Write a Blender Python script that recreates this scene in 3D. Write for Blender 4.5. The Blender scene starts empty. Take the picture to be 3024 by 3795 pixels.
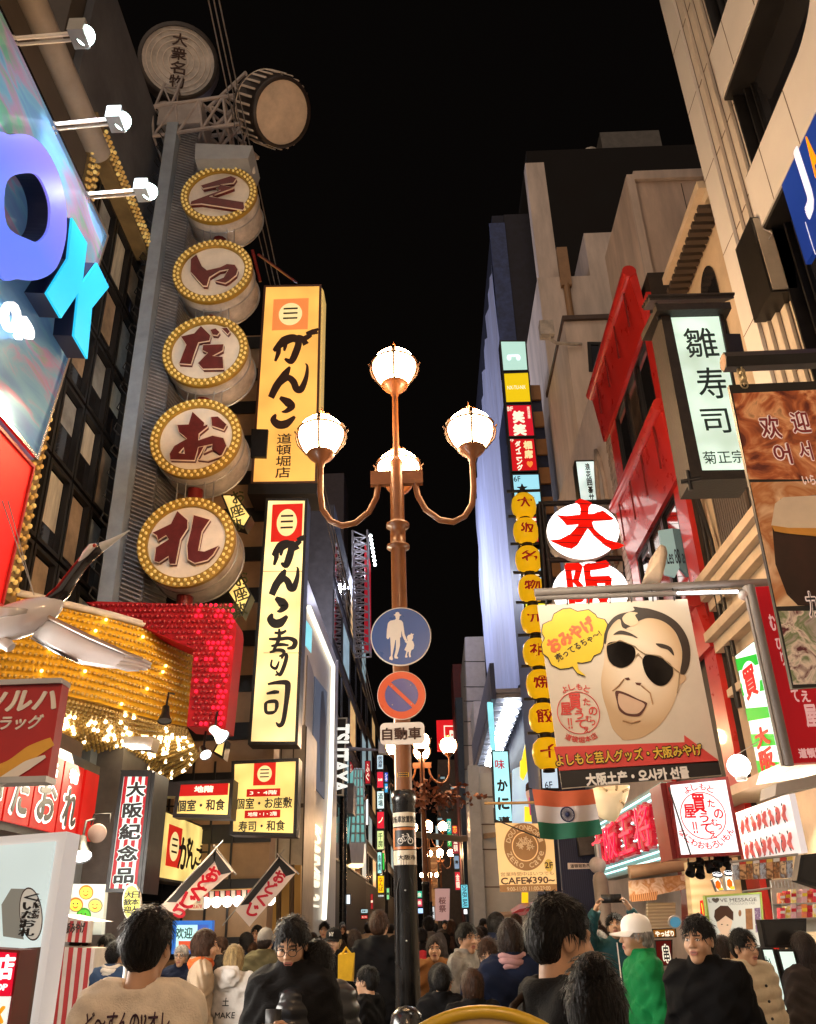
import bpy,math,random
import numpy as np
from mathutils import Vector,Matrix
random.seed(7);RNG=np.random.default_rng(7)
scene=bpy.context.scene
COL=scene.collection
# frame of the photograph: 3024 x 3795, focal length 3112 px, street runs along +Y
W_,H_,F_=3024.0,3795.0,3112.0
CX,CY=1512.0,1897.5
def _n(v):
 v=np.array(v,float);return v/np.linalg.norm(v)
_up=_n((1334-CX,-(-4430-CY),-F_))
_yd=np.array((1605-CX,-(3425-CY),-F_));_yd=_n(_yd-_up*np.dot(_yd,_up))
_xd=np.cross(_yd,_up)
RM=np.array([_xd,_yd,_up])
CAMP=np.array((0.0,0.0,1.65))
cd=bpy.data.cameras.new('camera');cam=bpy.data.objects.new('camera',cd);COL.objects.link(cam)
cd.sensor_fit='HORIZONTAL';cd.sensor_width=36.0;cd.lens=F_/W_*36.0
cd.clip_start=0.05;cd.clip_end=2000
mw=Matrix([list(RM[i])+[CAMP[i]]for i in range(3)]+[[0,0,0,1]]);cam.matrix_world=mw
scene.camera=cam
world=bpy.data.worlds.new('World');scene.world=world;world.use_nodes=True
nt=world.node_tree;bg=nt.nodes['Background']
bg.inputs['Color'].default_value=(0.55,0.42,0.36,1);bg.inputs['Strength'].default_value=0.004
scene.view_settings.view_transform='Standard';scene.view_settings.look='None'
scene.view_settings.exposure=0.0;scene.view_settings.gamma=1.0
try:
 scene.cycles.max_bounces=5;scene.cycles.diffuse_bounces=3;scene.cycles.glossy_bounces=3
 scene.cycles.transmission_bounces=4;scene.cycles.sample_clamp_indirect=4.0
 scene.cycles.use_denoising=True
except Exception:pass
def sun_lamp():
 l=bpy.data.lights.new('city_glow_fill','SUN');l.energy=1.25;l.angle=1.6;l.color=(1,.76,.58)  # broad sun lamp added as warm fill for the city's glow
 o=bpy.data.objects.new('city_glow_fill',l);COL.objects.link(o);o.rotation_euler=Vector((.42,1,-.5)).to_track_quat('-Z','Y').to_euler()
sun_lamp()
LSC=1.0
def area(name,loc,to,sx,sy,watts,color):
 l=bpy.data.lights.new(name,'AREA');l.shape='RECTANGLE';l.size=sx;l.size_y=sy
 l.energy=watts*LSC;l.color=color
 o=bpy.data.objects.new(name,l);COL.objects.link(o);o.location=loc
 d=Vector(to)-Vector(loc);o.rotation_euler=d.to_track_quat('-Z','Y').to_euler();return o
def point(name,loc,watts,color,r=0.1):
 l=bpy.data.lights.new(name,'POINT');l.energy=watts*LSC;l.color=color;l.shadow_soft_size=r
 o=bpy.data.objects.new(name,l);COL.objects.link(o);o.location=loc;return o
def spot(name,loc,to,watts,color,ang=80,r=0.05):
 l=bpy.data.lights.new(name,'SPOT');l.energy=watts*LSC;l.color=color;l.shadow_soft_size=r
 l.spot_size=math.radians(ang);l.spot_blend=0.6
 o=bpy.data.objects.new(name,l);COL.objects.link(o);o.location=loc
 d=Vector(to)-Vector(loc);o.rotation_euler=d.to_track_quat('-Z','Y').to_euler();return o
def area_lamps():
 area('canopy_light',(-3.6,10.6,3.85),(-1.5,8,0.8),2.5,1.2,420,(1,.82,.55))
 area('shop_front_left',(-3.9,5.6,2.3),(0,6.0,1.3),3.0,1.0,300,(1,.93,.84))
 area('poster_bar_light',(1.35,5.75,4.2),(1.45,6.4,3.2),1.3,.06,15,(1,.9,.72))
 area('tarp_fill_light',(-4.2,50,21.4),(4.1,43,21),8,.6,2500,(.74,.78,1))  # this and the next: added lamps, unseen, to light the tarpaulin evenly
 area('tarp_fill_light',(-3.9,34,13.2),(4.1,40,27),4,.6,1150,(.74,.78,1))
area_lamps()
def ray(px,py):return RM@np.array((px-CX,CY-py,-F_))
def at_y(p,Y):d=ray(*p);return CAMP+d*(Y/d[1])
def at_x(p,X):d=ray(*p);return CAMP+d*(X/d[0])
def at_z(p,Z):d=ray(*p);return CAMP+d*((Z-CAMP[2])/d[2])
_k=1.7044;_q=2.1554
def Dd(x,y):return(x*1.7602,y*1.7602)
def A1(x,y):return(x/_k,y/_k)
def A2(x,y):return(x/_k,900+y/_k)
def A3(x,y):return(x/_k,1850+y/_k)
def A4(x,y):return(x/_k,2795+y/_k)
def A5(x,y):return(900+x/_k,950+y/_k)
def A6(x,y):return(1000+x/_k,1900+y/_k)
def A7(x,y):return(1000+x/_k,2795+y/_k)
def B1(x,y):return(2016+x/_k,y/_k)
def B2(x,y):return(1716+x/_q,900+y/_q)
def B3(x,y):return(2316+x/_q,900+y/_q)
def B4(x,y):return(1750+x/_q,1850+y/_q)
def B5(x,y):return(2316+x/_q,1850+y/_q)
def B6(x,y):return(1716+x/_q,2795+y/_q)
def B7(x,y):return(2316+x/_q,2795+y/_q)
def lin(h):
 if not isinstance(h,str):return tuple(h)
 h=h.lstrip('#');o=[]
 for i in(0,2,4):
  v=int(h[i:i+2],16)/255.0
  o.append(v/12.92 if v<=0.04045 else((v+0.055)/1.055)**2.4)
 return tuple(o)
MATS={}
def mat(name,color,rough=0.55,metal=0.0,var=0.12,vscale=3.0,bump=0.0,bscale=40.0,spec=0.4,coat=0.0,stretch=None):
 if name in MATS:return MATS[name]
 c=lin(color)
 m=bpy.data.materials.new(name);m.use_nodes=True;t=m.node_tree;b=t.nodes['Principled BSDF']
 b.inputs['Base Color'].default_value=(*c,1);b.inputs['Roughness'].default_value=rough
 b.inputs['Metallic'].default_value=metal;b.inputs['Specular IOR Level'].default_value=spec
 b.inputs['Coat Weight'].default_value=coat
 tc=t.nodes.new('ShaderNodeTexCoord');src=tc.outputs['Object']
 if stretch:
  mp=t.nodes.new('ShaderNodeMapping');mp.inputs['Scale'].default_value=stretch
  t.links.new(src,mp.inputs['Vector']);src=mp.outputs['Vector']
 if var:
  n=t.nodes.new('ShaderNodeTexNoise');n.inputs['Scale'].default_value=vscale
  n.inputs['Detail'].default_value=6;n.inputs['Roughness'].default_value=0.65
  t.links.new(src,n.inputs['Vector'])
  r=t.nodes.new('ShaderNodeValToRGB')
  r.color_ramp.elements[0].position=0.3;r.color_ramp.elements[1].position=0.75
  r.color_ramp.elements[0].color=(*[max(0,x*(1-var*1.6))for x in c],1)
  r.color_ramp.elements[1].color=(*[min(1,x*(1+var))for x in c],1)
  t.links.new(n.outputs['Fac'],r.inputs['Fac']);t.links.new(r.outputs['Color'],b.inputs['Base Color'])
  mr=t.nodes.new('ShaderNodeMapRange');mr.inputs['To Min'].default_value=max(0.03,rough-0.12)
  mr.inputs['To Max'].default_value=min(1,rough+0.12)
  t.links.new(n.outputs['Fac'],mr.inputs['Value']);t.links.new(mr.outputs['Result'],b.inputs['Roughness'])
 if bump:
  n2=t.nodes.new('ShaderNodeTexNoise');n2.inputs['Scale'].default_value=bscale;n2.inputs['Detail'].default_value=5
  t.links.new(src,n2.inputs['Vector'])
  bp=t.nodes.new('ShaderNodeBump');bp.inputs['Strength'].default_value=bump;bp.inputs['Distance'].default_value=0.02
  t.links.new(n2.outputs['Fac'],bp.inputs['Height']);t.links.new(bp.outputs['Normal'],b.inputs['Normal'])
 MATS[name]=m;return m
def glow(name,color,strength=1.0,base=None,var=0.0,vscale=2.0,rough=0.35):
 if name in MATS:return MATS[name]
 c=lin(color);m=bpy.data.materials.new(name);m.use_nodes=True;t=m.node_tree;b=t.nodes['Principled BSDF']
 bc=lin(base)if base else tuple(x*0.5 for x in c)
 b.inputs['Base Color'].default_value=(*bc,1);b.inputs['Roughness'].default_value=rough;b.inputs['Specular IOR Level'].default_value=.15
 b.inputs['Emission Color'].default_value=(*c,1);b.inputs['Emission Strength'].default_value=strength
 if var:
  tc=t.nodes.new('ShaderNodeTexCoord')
  n=t.nodes.new('ShaderNodeTexNoise');n.inputs['Scale'].default_value=vscale;n.inputs['Detail'].default_value=1.5
  mr=t.nodes.new('ShaderNodeMapRange');mr.inputs['From Min'].default_value=0.3;mr.inputs['From Max'].default_value=0.7
  mr.inputs['To Min'].default_value=strength*(1-var);mr.inputs['To Max'].default_value=strength*(1+var)
  t.links.new(tc.outputs['Object'],n.inputs['Vector']);t.links.new(n.outputs['Fac'],mr.inputs['Value'])
  t.links.new(mr.outputs['Result'],b.inputs['Emission Strength'])
 MATS[name]=m;return m
def wave_mat(name,c1,c2,scale,direction='Z',rough=0.5,emit=0.0,dist=0.0,bands=True,bump=0.0):
 """two-tone printed stripes"""
 if name in MATS:return MATS[name]
 m=mat(name,c1,rough,var=0);t=m.node_tree;b=t.nodes['Principled BSDF']
 tc=t.nodes.new('ShaderNodeTexCoord');w=t.nodes.new('ShaderNodeTexWave');w.bands_direction=direction
 w.inputs['Scale'].default_value=scale;w.inputs['Distortion'].default_value=dist;w.inputs['Detail'].default_value=1
 t.links.new(tc.outputs['Object'],w.inputs['Vector'])
 r=t.nodes.new('ShaderNodeValToRGB');r.color_ramp.interpolation='CONSTANT' if bands else 'LINEAR'
 r.color_ramp.elements[0].color=(*lin(c1),1);r.color_ramp.elements[1].color=(*lin(c2),1)
 r.color_ramp.elements[1].position=0.5 if bands else 1.0
 t.links.new(w.outputs['Fac'],r.inputs['Fac']);t.links.new(r.outputs['Color'],b.inputs['Base Color'])
 if emit:
  t.links.new(r.outputs['Color'],b.inputs['Emission Color']);b.inputs['Emission Strength'].default_value=emit
 if bump:
  bp=t.nodes.new('ShaderNodeBump');bp.inputs['Strength'].default_value=bump;bp.inputs['Distance'].default_value=0.02
  t.links.new(w.outputs['Fac'],bp.inputs['Height']);t.links.new(bp.outputs['Normal'],b.inputs['Normal'])
 return m
class MB:
 def __init__(s):s.v=[];s.f=[];s.mi=[];s.sm=[]
 def add(s,vs,fs,mi=0,smooth=False):
  o=len(s.v);s.v+=[tuple(map(float,p))for p in vs]
  s.f+=[tuple(o+i for i in f)for f in fs];s.mi+=[mi]*len(fs);s.sm+=[smooth]*len(fs);return s
 def box(s,x0,x1,y0,y1,z0,z1,mi=0):
  v=[(x,y,z)for z in(z0,z1)for y in(y0,y1)for x in(x0,x1)]
  return s.add(v,[(0,2,3,1),(4,5,7,6),(0,1,5,4),(2,6,7,3),(0,4,6,2),(1,3,7,5)],mi)
 def hexa(s,a,b,mi=0):
  """prism between two point loops of equal length"""
  n=len(a);fs=[tuple(range(n))[::-1],tuple(range(n,2*n))]
  fs+=[(i,(i+1)%n,n+(i+1)%n,n+i)for i in range(n)]
  return s.add(list(a)+list(b),fs,mi)
 def tube(s,pts,r,n=8,mi=0,caps=True,smooth=True):
  pts=[np.array(p,float)for p in pts]
  rs=[r]*len(pts)if np.isscalar(r)else list(r)
  vs=[];prev=None
  for i,p in enumerate(pts):
   d=pts[min(i+1,len(pts)-1)]-pts[max(i-1,0)];L=np.linalg.norm(d);d=d/L if L>1e-9 else np.array((0,0,1.))
   if prev is None:
    a=np.cross(d,(0,0,1.0))if abs(d[2])<0.9 else np.cross(d,(1.0,0,0))
   else:a=prev-d*np.dot(prev,d)
   a=a/np.linalg.norm(a);prev=a;b=np.cross(d,a)
   for k in range(n):
    t=2*math.pi*k/n;vs.append(p+rs[i]*(a*math.cos(t)+b*math.sin(t)))
  fs=[(i*n+k,i*n+(k+1)%n,(i+1)*n+(k+1)%n,(i+1)*n+k)for i in range(len(pts)-1)for k in range(n)]
  s.add(vs,fs,mi,smooth)
  if caps:
   m=len(pts)-1;s.add([vs[k]for k in range(n)],[tuple(range(n))[::-1]],mi);s.add([vs[m*n+k]for k in range(n)],[tuple(range(n))],mi)
  return s
 def lathe(s,c,prof,n=24,mi=0,axis=(0,0,1),smooth=True):
  ax=_n(axis);a=_n(np.cross(ax,(0.3,0.9,0.1)if abs(ax[1])<0.9 else(1,0,0.1)));b=np.cross(ax,a);c=np.array(c,float)
  vs=[]
  for(r,h)in prof:
   for k in range(n):
    t=2*math.pi*k/n;vs.append(c+ax*h+r*(a*math.cos(t)+b*math.sin(t)))
  fs=[(i*n+k,i*n+(k+1)%n,(i+1)*n+(k+1)%n,(i+1)*n+k)for i in range(len(prof)-1)for k in range(n)]
  return s.add(vs,fs,mi,smooth)
 def ball(s,c,r,n=12,mi=0,sz=None):
  sz=sz or(1,1,1);m=max(4,n//2);vs=[];c=np.array(c,float)
  for i in range(m+1):
   ph=math.pi*i/m
   for k in range(n):
    t=2*math.pi*k/n
    vs.append(c+r*np.array((sz[0]*math.sin(ph)*math.cos(t),sz[1]*math.sin(ph)*math.sin(t),sz[2]*math.cos(ph))))
  fs=[(i*n+k,(i+1)*n+k,(i+1)*n+(k+1)%n,i*n+(k+1)%n)for i in range(m)for k in range(n)]
  return s.add(vs,fs,mi,True)
LOC={}
def wl(o):return LOC.get(o.name,np.zeros(3))if o is not None else np.zeros(3)
def obj(name,mb,m,parent=None,origin=None):
 me=bpy.data.meshes.new(name)
 off=wl(parent)if parent is not None else np.array(origin if origin is not None else(0,0,0),float)
 V=np.array(mb.v,float).reshape(-1,3)-off
 me.from_pydata(V.tolist(),[],mb.f)
 ms=m if isinstance(m,(list,tuple))else[m]
 for x in ms:me.materials.append(x)
 me.polygons.foreach_set('material_index',mb.mi);me.polygons.foreach_set('use_smooth',mb.sm);me.update()
 o=bpy.data.objects.new(name,me);COL.objects.link(o)
 if parent is not None:o.parent=parent;LOC[o.name]=off
 else:o.location=off;LOC[o.name]=off
 return o
def tag(o,label,cat,group=None,kind=None):
 if label:o['label']=label
 if cat:o['category']=cat
 if group:o['group']=group
 if kind:o['kind']=kind
 return o
def thing(name,label,cat,loc,group=None):
 o=bpy.data.objects.new(name,None);COL.objects.link(o);o.location=[float(x)for x in loc]
 LOC[o.name]=np.array(loc,float);o.empty_display_size=0.2
 return tag(o,label,cat,group)
def struct(name,mb,m):
 o=obj(name,mb,m);o['kind']='structure';return o
class Fr:
 """plane with origin o, right u, up v, outward normal n"""
 def __init__(s,o,yaw=0.0,tilt=0.0):
  s.o=np.array(o,float);s.u=np.array((math.cos(yaw),math.sin(yaw),0.0));s.v=np.array((0,0,1.0))
  s.n=np.cross(s.u,s.v)
  if tilt:
   c,q=math.cos(tilt),math.sin(tilt);v=s.v*c+s.n*q;s.n=s.n*c-s.v*q;s.v=v
 def uv(s,p):
  d=ray(*p);t=np.dot(s.o-CAMP,s.n)/np.dot(d,s.n);w=CAMP+d*t-s.o
  return(float(np.dot(w,s.u)),float(np.dot(w,s.v)))
 def w(s,a,b,d=0.0):return s.o+s.u*a+s.v*b+s.n*d
def FY(p,Y,yaw=0.0,tilt=0.0):return Fr(at_y(p,Y),yaw,tilt)
def FL(p,X):return Fr(at_x(p,X),math.pi/2)
def FRt(p,X):return Fr(at_x(p,X),-math.pi/2)
def area2(P):return 0.5*sum(P[i][0]*P[(i+1)%len(P)][1]-P[(i+1)%len(P)][0]*P[i][1]for i in range(len(P)))
def slab(fr,pts,d0,d1,mb=None,mi=0):
 """pts in the plane's own metres, from depth d0 to d1 along the normal"""
 mb=mb or MB();P=list(pts)
 if area2(P)<0:P=P[::-1]
 return mb.hexa([fr.w(a,b,d0)for a,b in P],[fr.w(a,b,d1)for a,b in P],mi)
def panel(fr,t,name,px,m,d0,d1):return obj(name,slab(fr,[fr.uv(p)for p in px],d0,d1),m,t)
def inset(P,k):
 """shrink a convex quad by k metres"""
 if area2(P)<0:P=P[::-1]
 n=len(P);out=[]
 for i in range(n):
  a=np.array(P[i-1]);b=np.array(P[i]);c=np.array(P[(i+1)%n])
  e1=(b-a)/(np.linalg.norm(b-a)+1e-9);e2=(c-b)/(np.linalg.norm(c-b)+1e-9)
  n1=np.array((-e1[1],e1[0]));n2=np.array((-e2[1],e2[0]));s=n1+n2;s=s/max(0.2,np.dot(s,n1))
  out.append(tuple(b+s*k))
 return out
def ring(fr,P,Q,d0,d1,mb=None,mi=0):
 """frame between outer loop P and inner loop Q"""
 mb=mb or MB()
 if area2(P)<0:P=P[::-1]
 if area2(Q)<0:Q=Q[::-1]
 n=len(P)
 V=[fr.w(*p,d0)for p in P]+[fr.w(*p,d1)for p in P]+[fr.w(*p,d0)for p in Q]+[fr.w(*p,d1)for p in Q]
 f=[]
 for i in range(n):
  j=(i+1)%n
  f+=[(i,j,n+j,n+i),(n+i,n+j,3*n+j,3*n+i),(3*n+i,3*n+j,2*n+j,2*n+i),(j,i,2*n+i,2*n+j)]
 return mb.add(V,f,mi)
# curve-filled shapes: loops (holes allowed) and lettering
def fill_mesh(loops,ext):
 cu=bpy.data.curves.new('shape','CURVE');cu.dimensions='2D';cu.fill_mode='BOTH';cu.extrude=ext/2
 for L in loops:
  sp=cu.splines.new('POLY');sp.points.add(len(L)-1)
  for q,(a,b)in zip(sp.points,L):q.co=(a,b,0,1)
  sp.use_cyclic_u=True
 o=bpy.data.objects.new('shape',cu);me=bpy.data.meshes.new_from_object(o)
 V=[tuple(v.co)for v in me.vertices];Fc=[tuple(p.vertices)for p in me.polygons]
 bpy.data.objects.remove(o);bpy.data.curves.remove(cu);bpy.data.meshes.remove(me);return V,Fc
def shape(fr,t,name,loops,m,d,ext=0.006,px=True,label=None):
 """flat cut-out standing d proud of the plane; loops given as picture points or in metres"""
 LL=[[fr.uv(p)for p in L]if px else L for L in loops]
 V,Fc=fill_mesh(LL,ext);mb=MB();mb.add([fr.w(a,b,d+c)for a,b,c in V],Fc)
 return obj(name,mb,m,t)
GLY={}
def glyphs(s,bold=0.0,shear=0.0):
 k=(s,bold,shear)
 if k in GLY:return GLY[k]
 cu=bpy.data.curves.new('text','FONT');cu.body=s;cu.size=1;cu.offset=bold;cu.extrude=0.5;cu.shear=shear
 cu.resolution_u=3;cu.space_line=1.05
 o=bpy.data.objects.new('text',cu);me=bpy.data.meshes.new_from_object(o)
 V=np.array([tuple(v.co)for v in me.vertices]);Fc=[tuple(p.vertices)for p in me.polygons]
 bpy.data.objects.remove(o);bpy.data.curves.remove(cu);bpy.data.meshes.remove(me)
 GLY[k]=(V,Fc);return GLY[k]
def textmb(fr,s,box,d,bold=0.0,ext=0.006,shear=0.0,vert=False,rot=0.0,mb=None,keep=False,gap=0.08):
 """lettering filling the box (a0, b0, a1, b1) in the plane's metres; vert stacks the characters"""
 mb=mb or MB();a0,b0,a1,b1=box
 if a0>a1:a0,a1=a1,a0
 if b0>b1:b0,b1=b1,b0
 if vert:
  n=len(s);h=(b1-b0)/n
  for i,ch in enumerate(s):
   if ch==' ':continue
   textmb(fr,ch,(a0,b1-(i+1)*h+gap*h/2,a1,b1-i*h-gap*h/2),d,bold,ext,shear,False,rot,mb,keep)
  return mb
 if bold>.004:
  for k in((0,2,4,6,8)if bold<.035 else range(9)):
   w_,h_=(a1-a0),(b1-b0);n_=max(1,len(s));fx,fy=bold*w_/n_,bold*h_
   cr,sr=math.cos(rot),math.sin(rot);dx,dy=fx*(0 if k==8 else math.cos(k*.7854)),fy*(0 if k==8 else math.sin(k*.7854));dx,dy=dx*cr-dy*sr,dx*sr+dy*cr
   textmb(fr,s,(a0+fx+dx,b0+fy+dy,a1-fx+dx,b1-fy+dy),d+k*.0002,0.0,ext,shear,False,rot,mb,keep)
  return mb
 V,Fc=glyphs(s,bold,shear)
 if len(V)==0:return mb
 lo=V.min(0);hi=V.max(0);sx=(a1-a0)/max(1e-6,hi[0]-lo[0]);sy=(b1-b0)/max(1e-6,hi[1]-lo[1])
 if keep:sx=sy=min(sx,sy)
 ca,cb=(a0+a1)/2,(b0+b1)/2
 X=(V[:,0]-(lo[0]+hi[0])/2)*sx;Y=(V[:,1]-(lo[1]+hi[1])/2)*sy
 if rot:
  c,q=math.cos(rot),math.sin(rot);X,Y=X*c-Y*q,X*q+Y*c
 mb.add([fr.w(ca+x,cb+y,d+z*ext)for x,y,z in zip(X,Y,V[:,2])],Fc);return mb
def text(fr,t,s,p0,p1,m,d,bold=0.0,name='lettering',**k):
 """lettering between two picture corners"""
 a,b=fr.uv(p0),fr.uv(p1)
 return obj(name,textmb(fr,s,(a[0],a[1],b[0],b[1]),d,bold,**k),m,t)
def stroke(pts,widths,n=6):
 """outline of one brush stroke through pts with widths"""
 P=[np.array(p,float)for p in pts];q=[];wv=[]
 for i in range(len(P)-1):
  p0=P[max(i-1,0)];p1=P[i];p2=P[i+1];p3=P[min(i+2,len(P)-1)]
  for k in range(n):
   t=k/n;q.append(0.5*((2*p1)+(-p0+p2)*t+(2*p0-5*p1+4*p2-p3)*t*t+(-p0+3*p1-3*p2+p3)*t**3))
   wv.append(widths[i]*(1-t)+widths[i+1]*t)
 q.append(P[-1]);wv.append(widths[-1]);L=[];Rr=[]
 for i in range(len(q)):
  d=q[min(i+1,len(q)-1)]-q[max(i-1,0)];d=d/(np.linalg.norm(d)+1e-9);nn=np.array((-d[1],d[0]))
  L.append(q[i]+nn*wv[i]/2);Rr.append(q[i]-nn*wv[i]/2)
 return L,Rr
def brush(fr,t,name,strokes,m,d,ext=0.006,conv=None):
 """strokes = list of (points, widths) in picture pixels"""
 mb=MB();e=0
 for pts,wd in strokes:
  if conv:pts=[conv(*p)for p in pts]
  L,Rr=stroke(pts,wd);L=[fr.uv(tuple(p))for p in L];Rr=[fr.uv(tuple(p))for p in Rr];n=len(L)
  z0,z1=d+e,d+ext+e;e+=0.0007
  V=[fr.w(*p,z1)for p in L]+[fr.w(*p,z1)for p in Rr]+[fr.w(*p,z0)for p in L]+[fr.w(*p,z0)for p in Rr]
  f=[]
  for i in range(n-1):
   f+=[(i,i+1,n+i+1,n+i),(i+1,i,2*n+i,2*n+i+1),(n+i,n+i+1,3*n+i+1,3*n+i)]
  f+=[(0,n,3*n,2*n),(n-1,2*n-1-0,4*n-1,3*n-1)]
  mb.add(V,f)
 return obj(name,mb,m,t)
def circ(c,r,n=40,ry=None,a0=0,a1=2*math.pi):
 ry=ry or r;full=abs(a1-a0-2*math.pi)<1e-6
 return[(c[0]+r*math.cos(a0+(a1-a0)*k/(n if full else n-1)),c[1]+ry*math.sin(a0+(a1-a0)*k/(n if full else n-1)))for k in range(n)]
def boxsign(name,label,cat,px,Y,face,frame,depth=0.25,border=0.05,yaw=0.0,fr=None,group=None,proud=0.012,tilt=0.0):
 """lit or printed sign box with a rim; returns the thing, its plane and the inner quad"""
 c=(sum(p[0]for p in px)/len(px),sum(p[1]for p in px)/len(px))
 fr=fr or FY(c,Y,yaw,tilt);P=[fr.uv(p)for p in px]
 base=fr.w(sum(p[0]for p in P)/len(P),min(p[1]for p in P),-depth/2)
 t=thing(name,label,cat,base,group)
 Q=inset(P,border);
 obj('casing',slab(fr,P,-depth,0),frame,t)
 obj('rim',ring(fr,P,Q,0.001,proud+0.012),frame,t)
 obj('sign_face',slab(fr,Q,0.001,proud),face,t)
 return t,fr,Q,proud
def copy_tree(o,parent=None):
 c=o.copy();COL.objects.link(c)
 if parent is not None:c.parent=parent
 for ch in list(o.children):copy_tree(ch,c)
 return c
# ================================================================== MATERIALS
asphalt=mat('asphalt',(0.05,0.048,0.046),0.6,var=0.35,vscale=6,bump=0.3,bscale=120)
paving=mat('street_paving',(0.16,0.15,0.14),0.5,var=0.3,vscale=4,bump=0.2,bscale=60)
black_metal=mat('black_metal',(0.012,0.011,0.011),0.4,var=0.3,vscale=8)
dark_frame=mat('dark_frame',(0.02,0.017,0.015),0.45,var=0.3)
steel=mat('steel',(0.45,0.44,0.42),0.35,metal=0.8,var=0.15)
white_paint=mat('white_paint',(0.72,0.69,0.64),0.5,var=0.12,bump=0.05)
grime_white=mat('grimy_white',(0.62,0.56,0.5),0.6,var=0.3,vscale=2.5,bump=0.1)
grey_wall=mat('grey_wall',(0.11,0.115,0.13),0.75,var=0.25,vscale=1.2,bump=0.15)
brown_wall=mat('brown_wall',(0.075,0.062,0.052),0.7,var=0.2,vscale=1.5,bump=0.1)
beige_wall=mat('beige_wall',(0.68,0.54,0.45),0.75,var=0.22,vscale=1.6,bump=0.12,stretch=(1,1,.18))
cream_wall=mat('cream_wall',(0.7,0.59,0.52),0.7,var=0.2,vscale=1.5,bump=0.1,stretch=(1,1,.18))
pale_tile=mat('pale_tile_cladding',(0.7,0.67,0.62),0.35,var=0.06,vscale=0.8)
dark_glass=mat('dark_glass',(0.012,0.012,0.014),0.06,var=0.0,spec=0.8,coat=0.3)
red_paint=mat('red_paint',(0.5,0.022,0.018),0.3,var=0.12,vscale=2,coat=0.3)
dark_red=mat('dark_red',(0.16,0.012,0.01),0.4,var=0.2)
yellow_paint=mat('yellow_paint',(0.85,0.5,0.03),0.45,var=0.15,vscale=4)
gold_paint=mat('gold_rim_paint',(0.36,0.21,0.025),0.4,var=0.15)
maroon=mat('maroon_letter',(0.12,0.014,0.012),0.35,var=0.25,vscale=6)
ink=mat('black_ink',(0.012,0.01,0.01),0.5,var=0)
ink_brown=mat('brown_ink',(0.05,0.02,0.012),0.5,var=0)
glow_cream=glow('lit_cream','#ffe7a0',1.08,var=0.36,vscale=1.7)
glow_cream2=glow('lit_cream_box','#fbdc80',0.95,var=0.3,vscale=2.5)
glow_orange=glow('lit_amber','#ffbe5c',0.92,var=0.2,vscale=1.2)
glow_white=glow('lit_white','#f2fff8',1.35,var=0.12,vscale=2)
glow_cool=glow('lit_cool_white','#dff4ef',0.9,var=0.3,vscale=2.2)
glow_cyan=glow('lit_cyan','#8fe3f2',1.0,var=0.12,vscale=2)
glow_aqua=glow('lit_aqua','#b6e8dc',0.8,var=0.1)
glow_red=glow('lit_red','#e8151a',0.9,var=0.12,vscale=3)
glow_yellow=glow('lit_yellow','#f4d31c',0.9,var=0.1)
glow_green=glow('lit_green','#3fd456',0.9)
glow_blue=glow('lit_blue','#2c57d8',0.9)
glow_purple=glow('lit_lavender','#8f8fe8',0.5)
hot_white=glow('lamp_white','#ffffff',9.0)
bulb_off=mat('unlit_bulb',(0.72,0.5,0.16),0.2,var=0,spec=0.7)
bulb_gold=glow('gold_bulb','#f4d880',0.2,base='#e8cc80')
bulb_lit=glow('lit_bulb','#ffd878',6.0)
bulb_red=mat('red_bulb',(0.35,0.02,0.03),0.2,var=0,spec=0.7)
bulb_red_lit=glow('lit_red_bulb','#ff2240',1.5)
bulb_white_lit=glow('lit_white_bulb','#ffe4b0',8.0)
skin=None
def win_rows(parent,fr,a0,a1,b0,b1,nx,ny,frame_m,glass_m,bw=0.08,d=0.0):
 """windows of a facade: each a frame with its pane"""
 for i in range(nx):
  for j in range(ny):
   x0=a0+(a1-a0)*i/nx+0.12;x1=a0+(a1-a0)*(i+1)/nx-0.12
   y0=b0+(b1-b0)*j/ny+0.35;y1=b0+(b1-b0)*(j+1)/ny-0.35
   P=[(x0,y0),(x1,y0),(x1,y1),(x0,y1)]
   w=obj('window',ring(fr,P,inset(P,bw),d,d+0.06),frame_m,parent)
   g=glass_m[(i*7+j*3)%len(glass_m)]if isinstance(glass_m,list)else glass_m
   obj('pane',slab(fr,inset(P,bw),d+0.004,d+0.02),g,w)
def block(name,label,x0,x1,y0,y1,z1,m,cat='building',z0=0.0,part='wall'):
 t=thing(name,label,cat,((x0+x1)/2,(y0+y1)/2,z0))
 obj(part,MB().box(x0,x1,y0,y1,z0,z1),m,t);return t
def bulbs(parent,spots,r,m_off,m_lit=None,lit=0.0,cap=100,name='bulb',lits=None):
 """bulbs as separate parts (first 100), the remainder as one part"""
 spots=list(spots);idx=list(range(len(spots)));RNG.shuffle(idx)
 litset=set(i for i in idx if(lits[i]if lits is not None else RNG.random()<lit))
 me={}
 for j,k in enumerate(idx[:cap]):
  c=np.array(spots[k],float);m=m_lit if k in litset else m_off
  if m.name not in me:
   b=MB();b.ball(wl(parent),r,8);o=obj(name,b,m,parent);me[m.name]=o.data
  else:
   o=bpy.data.objects.new(name,me[m.name]);COL.objects.link(o);o.parent=parent
  o.location=c-wl(parent)
 rest=idx[cap:]
 if rest:
  b=MB()
  for k in rest:b.ball(spots[k],r,6,1 if k in litset else 0)
  o=obj(name+'_grid',b,[m_off,m_lit or m_off],parent);o['kind']='stuff'
# ================================================================== GROUND
struct('ground',MB().box(-400,400,-300,600,-0.6,0),asphalt)
g=MB();
for j in range(0,60):
 g.add([(-4.2,-6+j*1.5,0.004),(4.0,-6+j*1.5,0.004),(4.0,-6+j*1.5+1.48,0.004),(-4.2,-6+j*1.5+1.48,0.004)],[(0,1,2,3)])
struct('street_pavement',g,paving)
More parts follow.
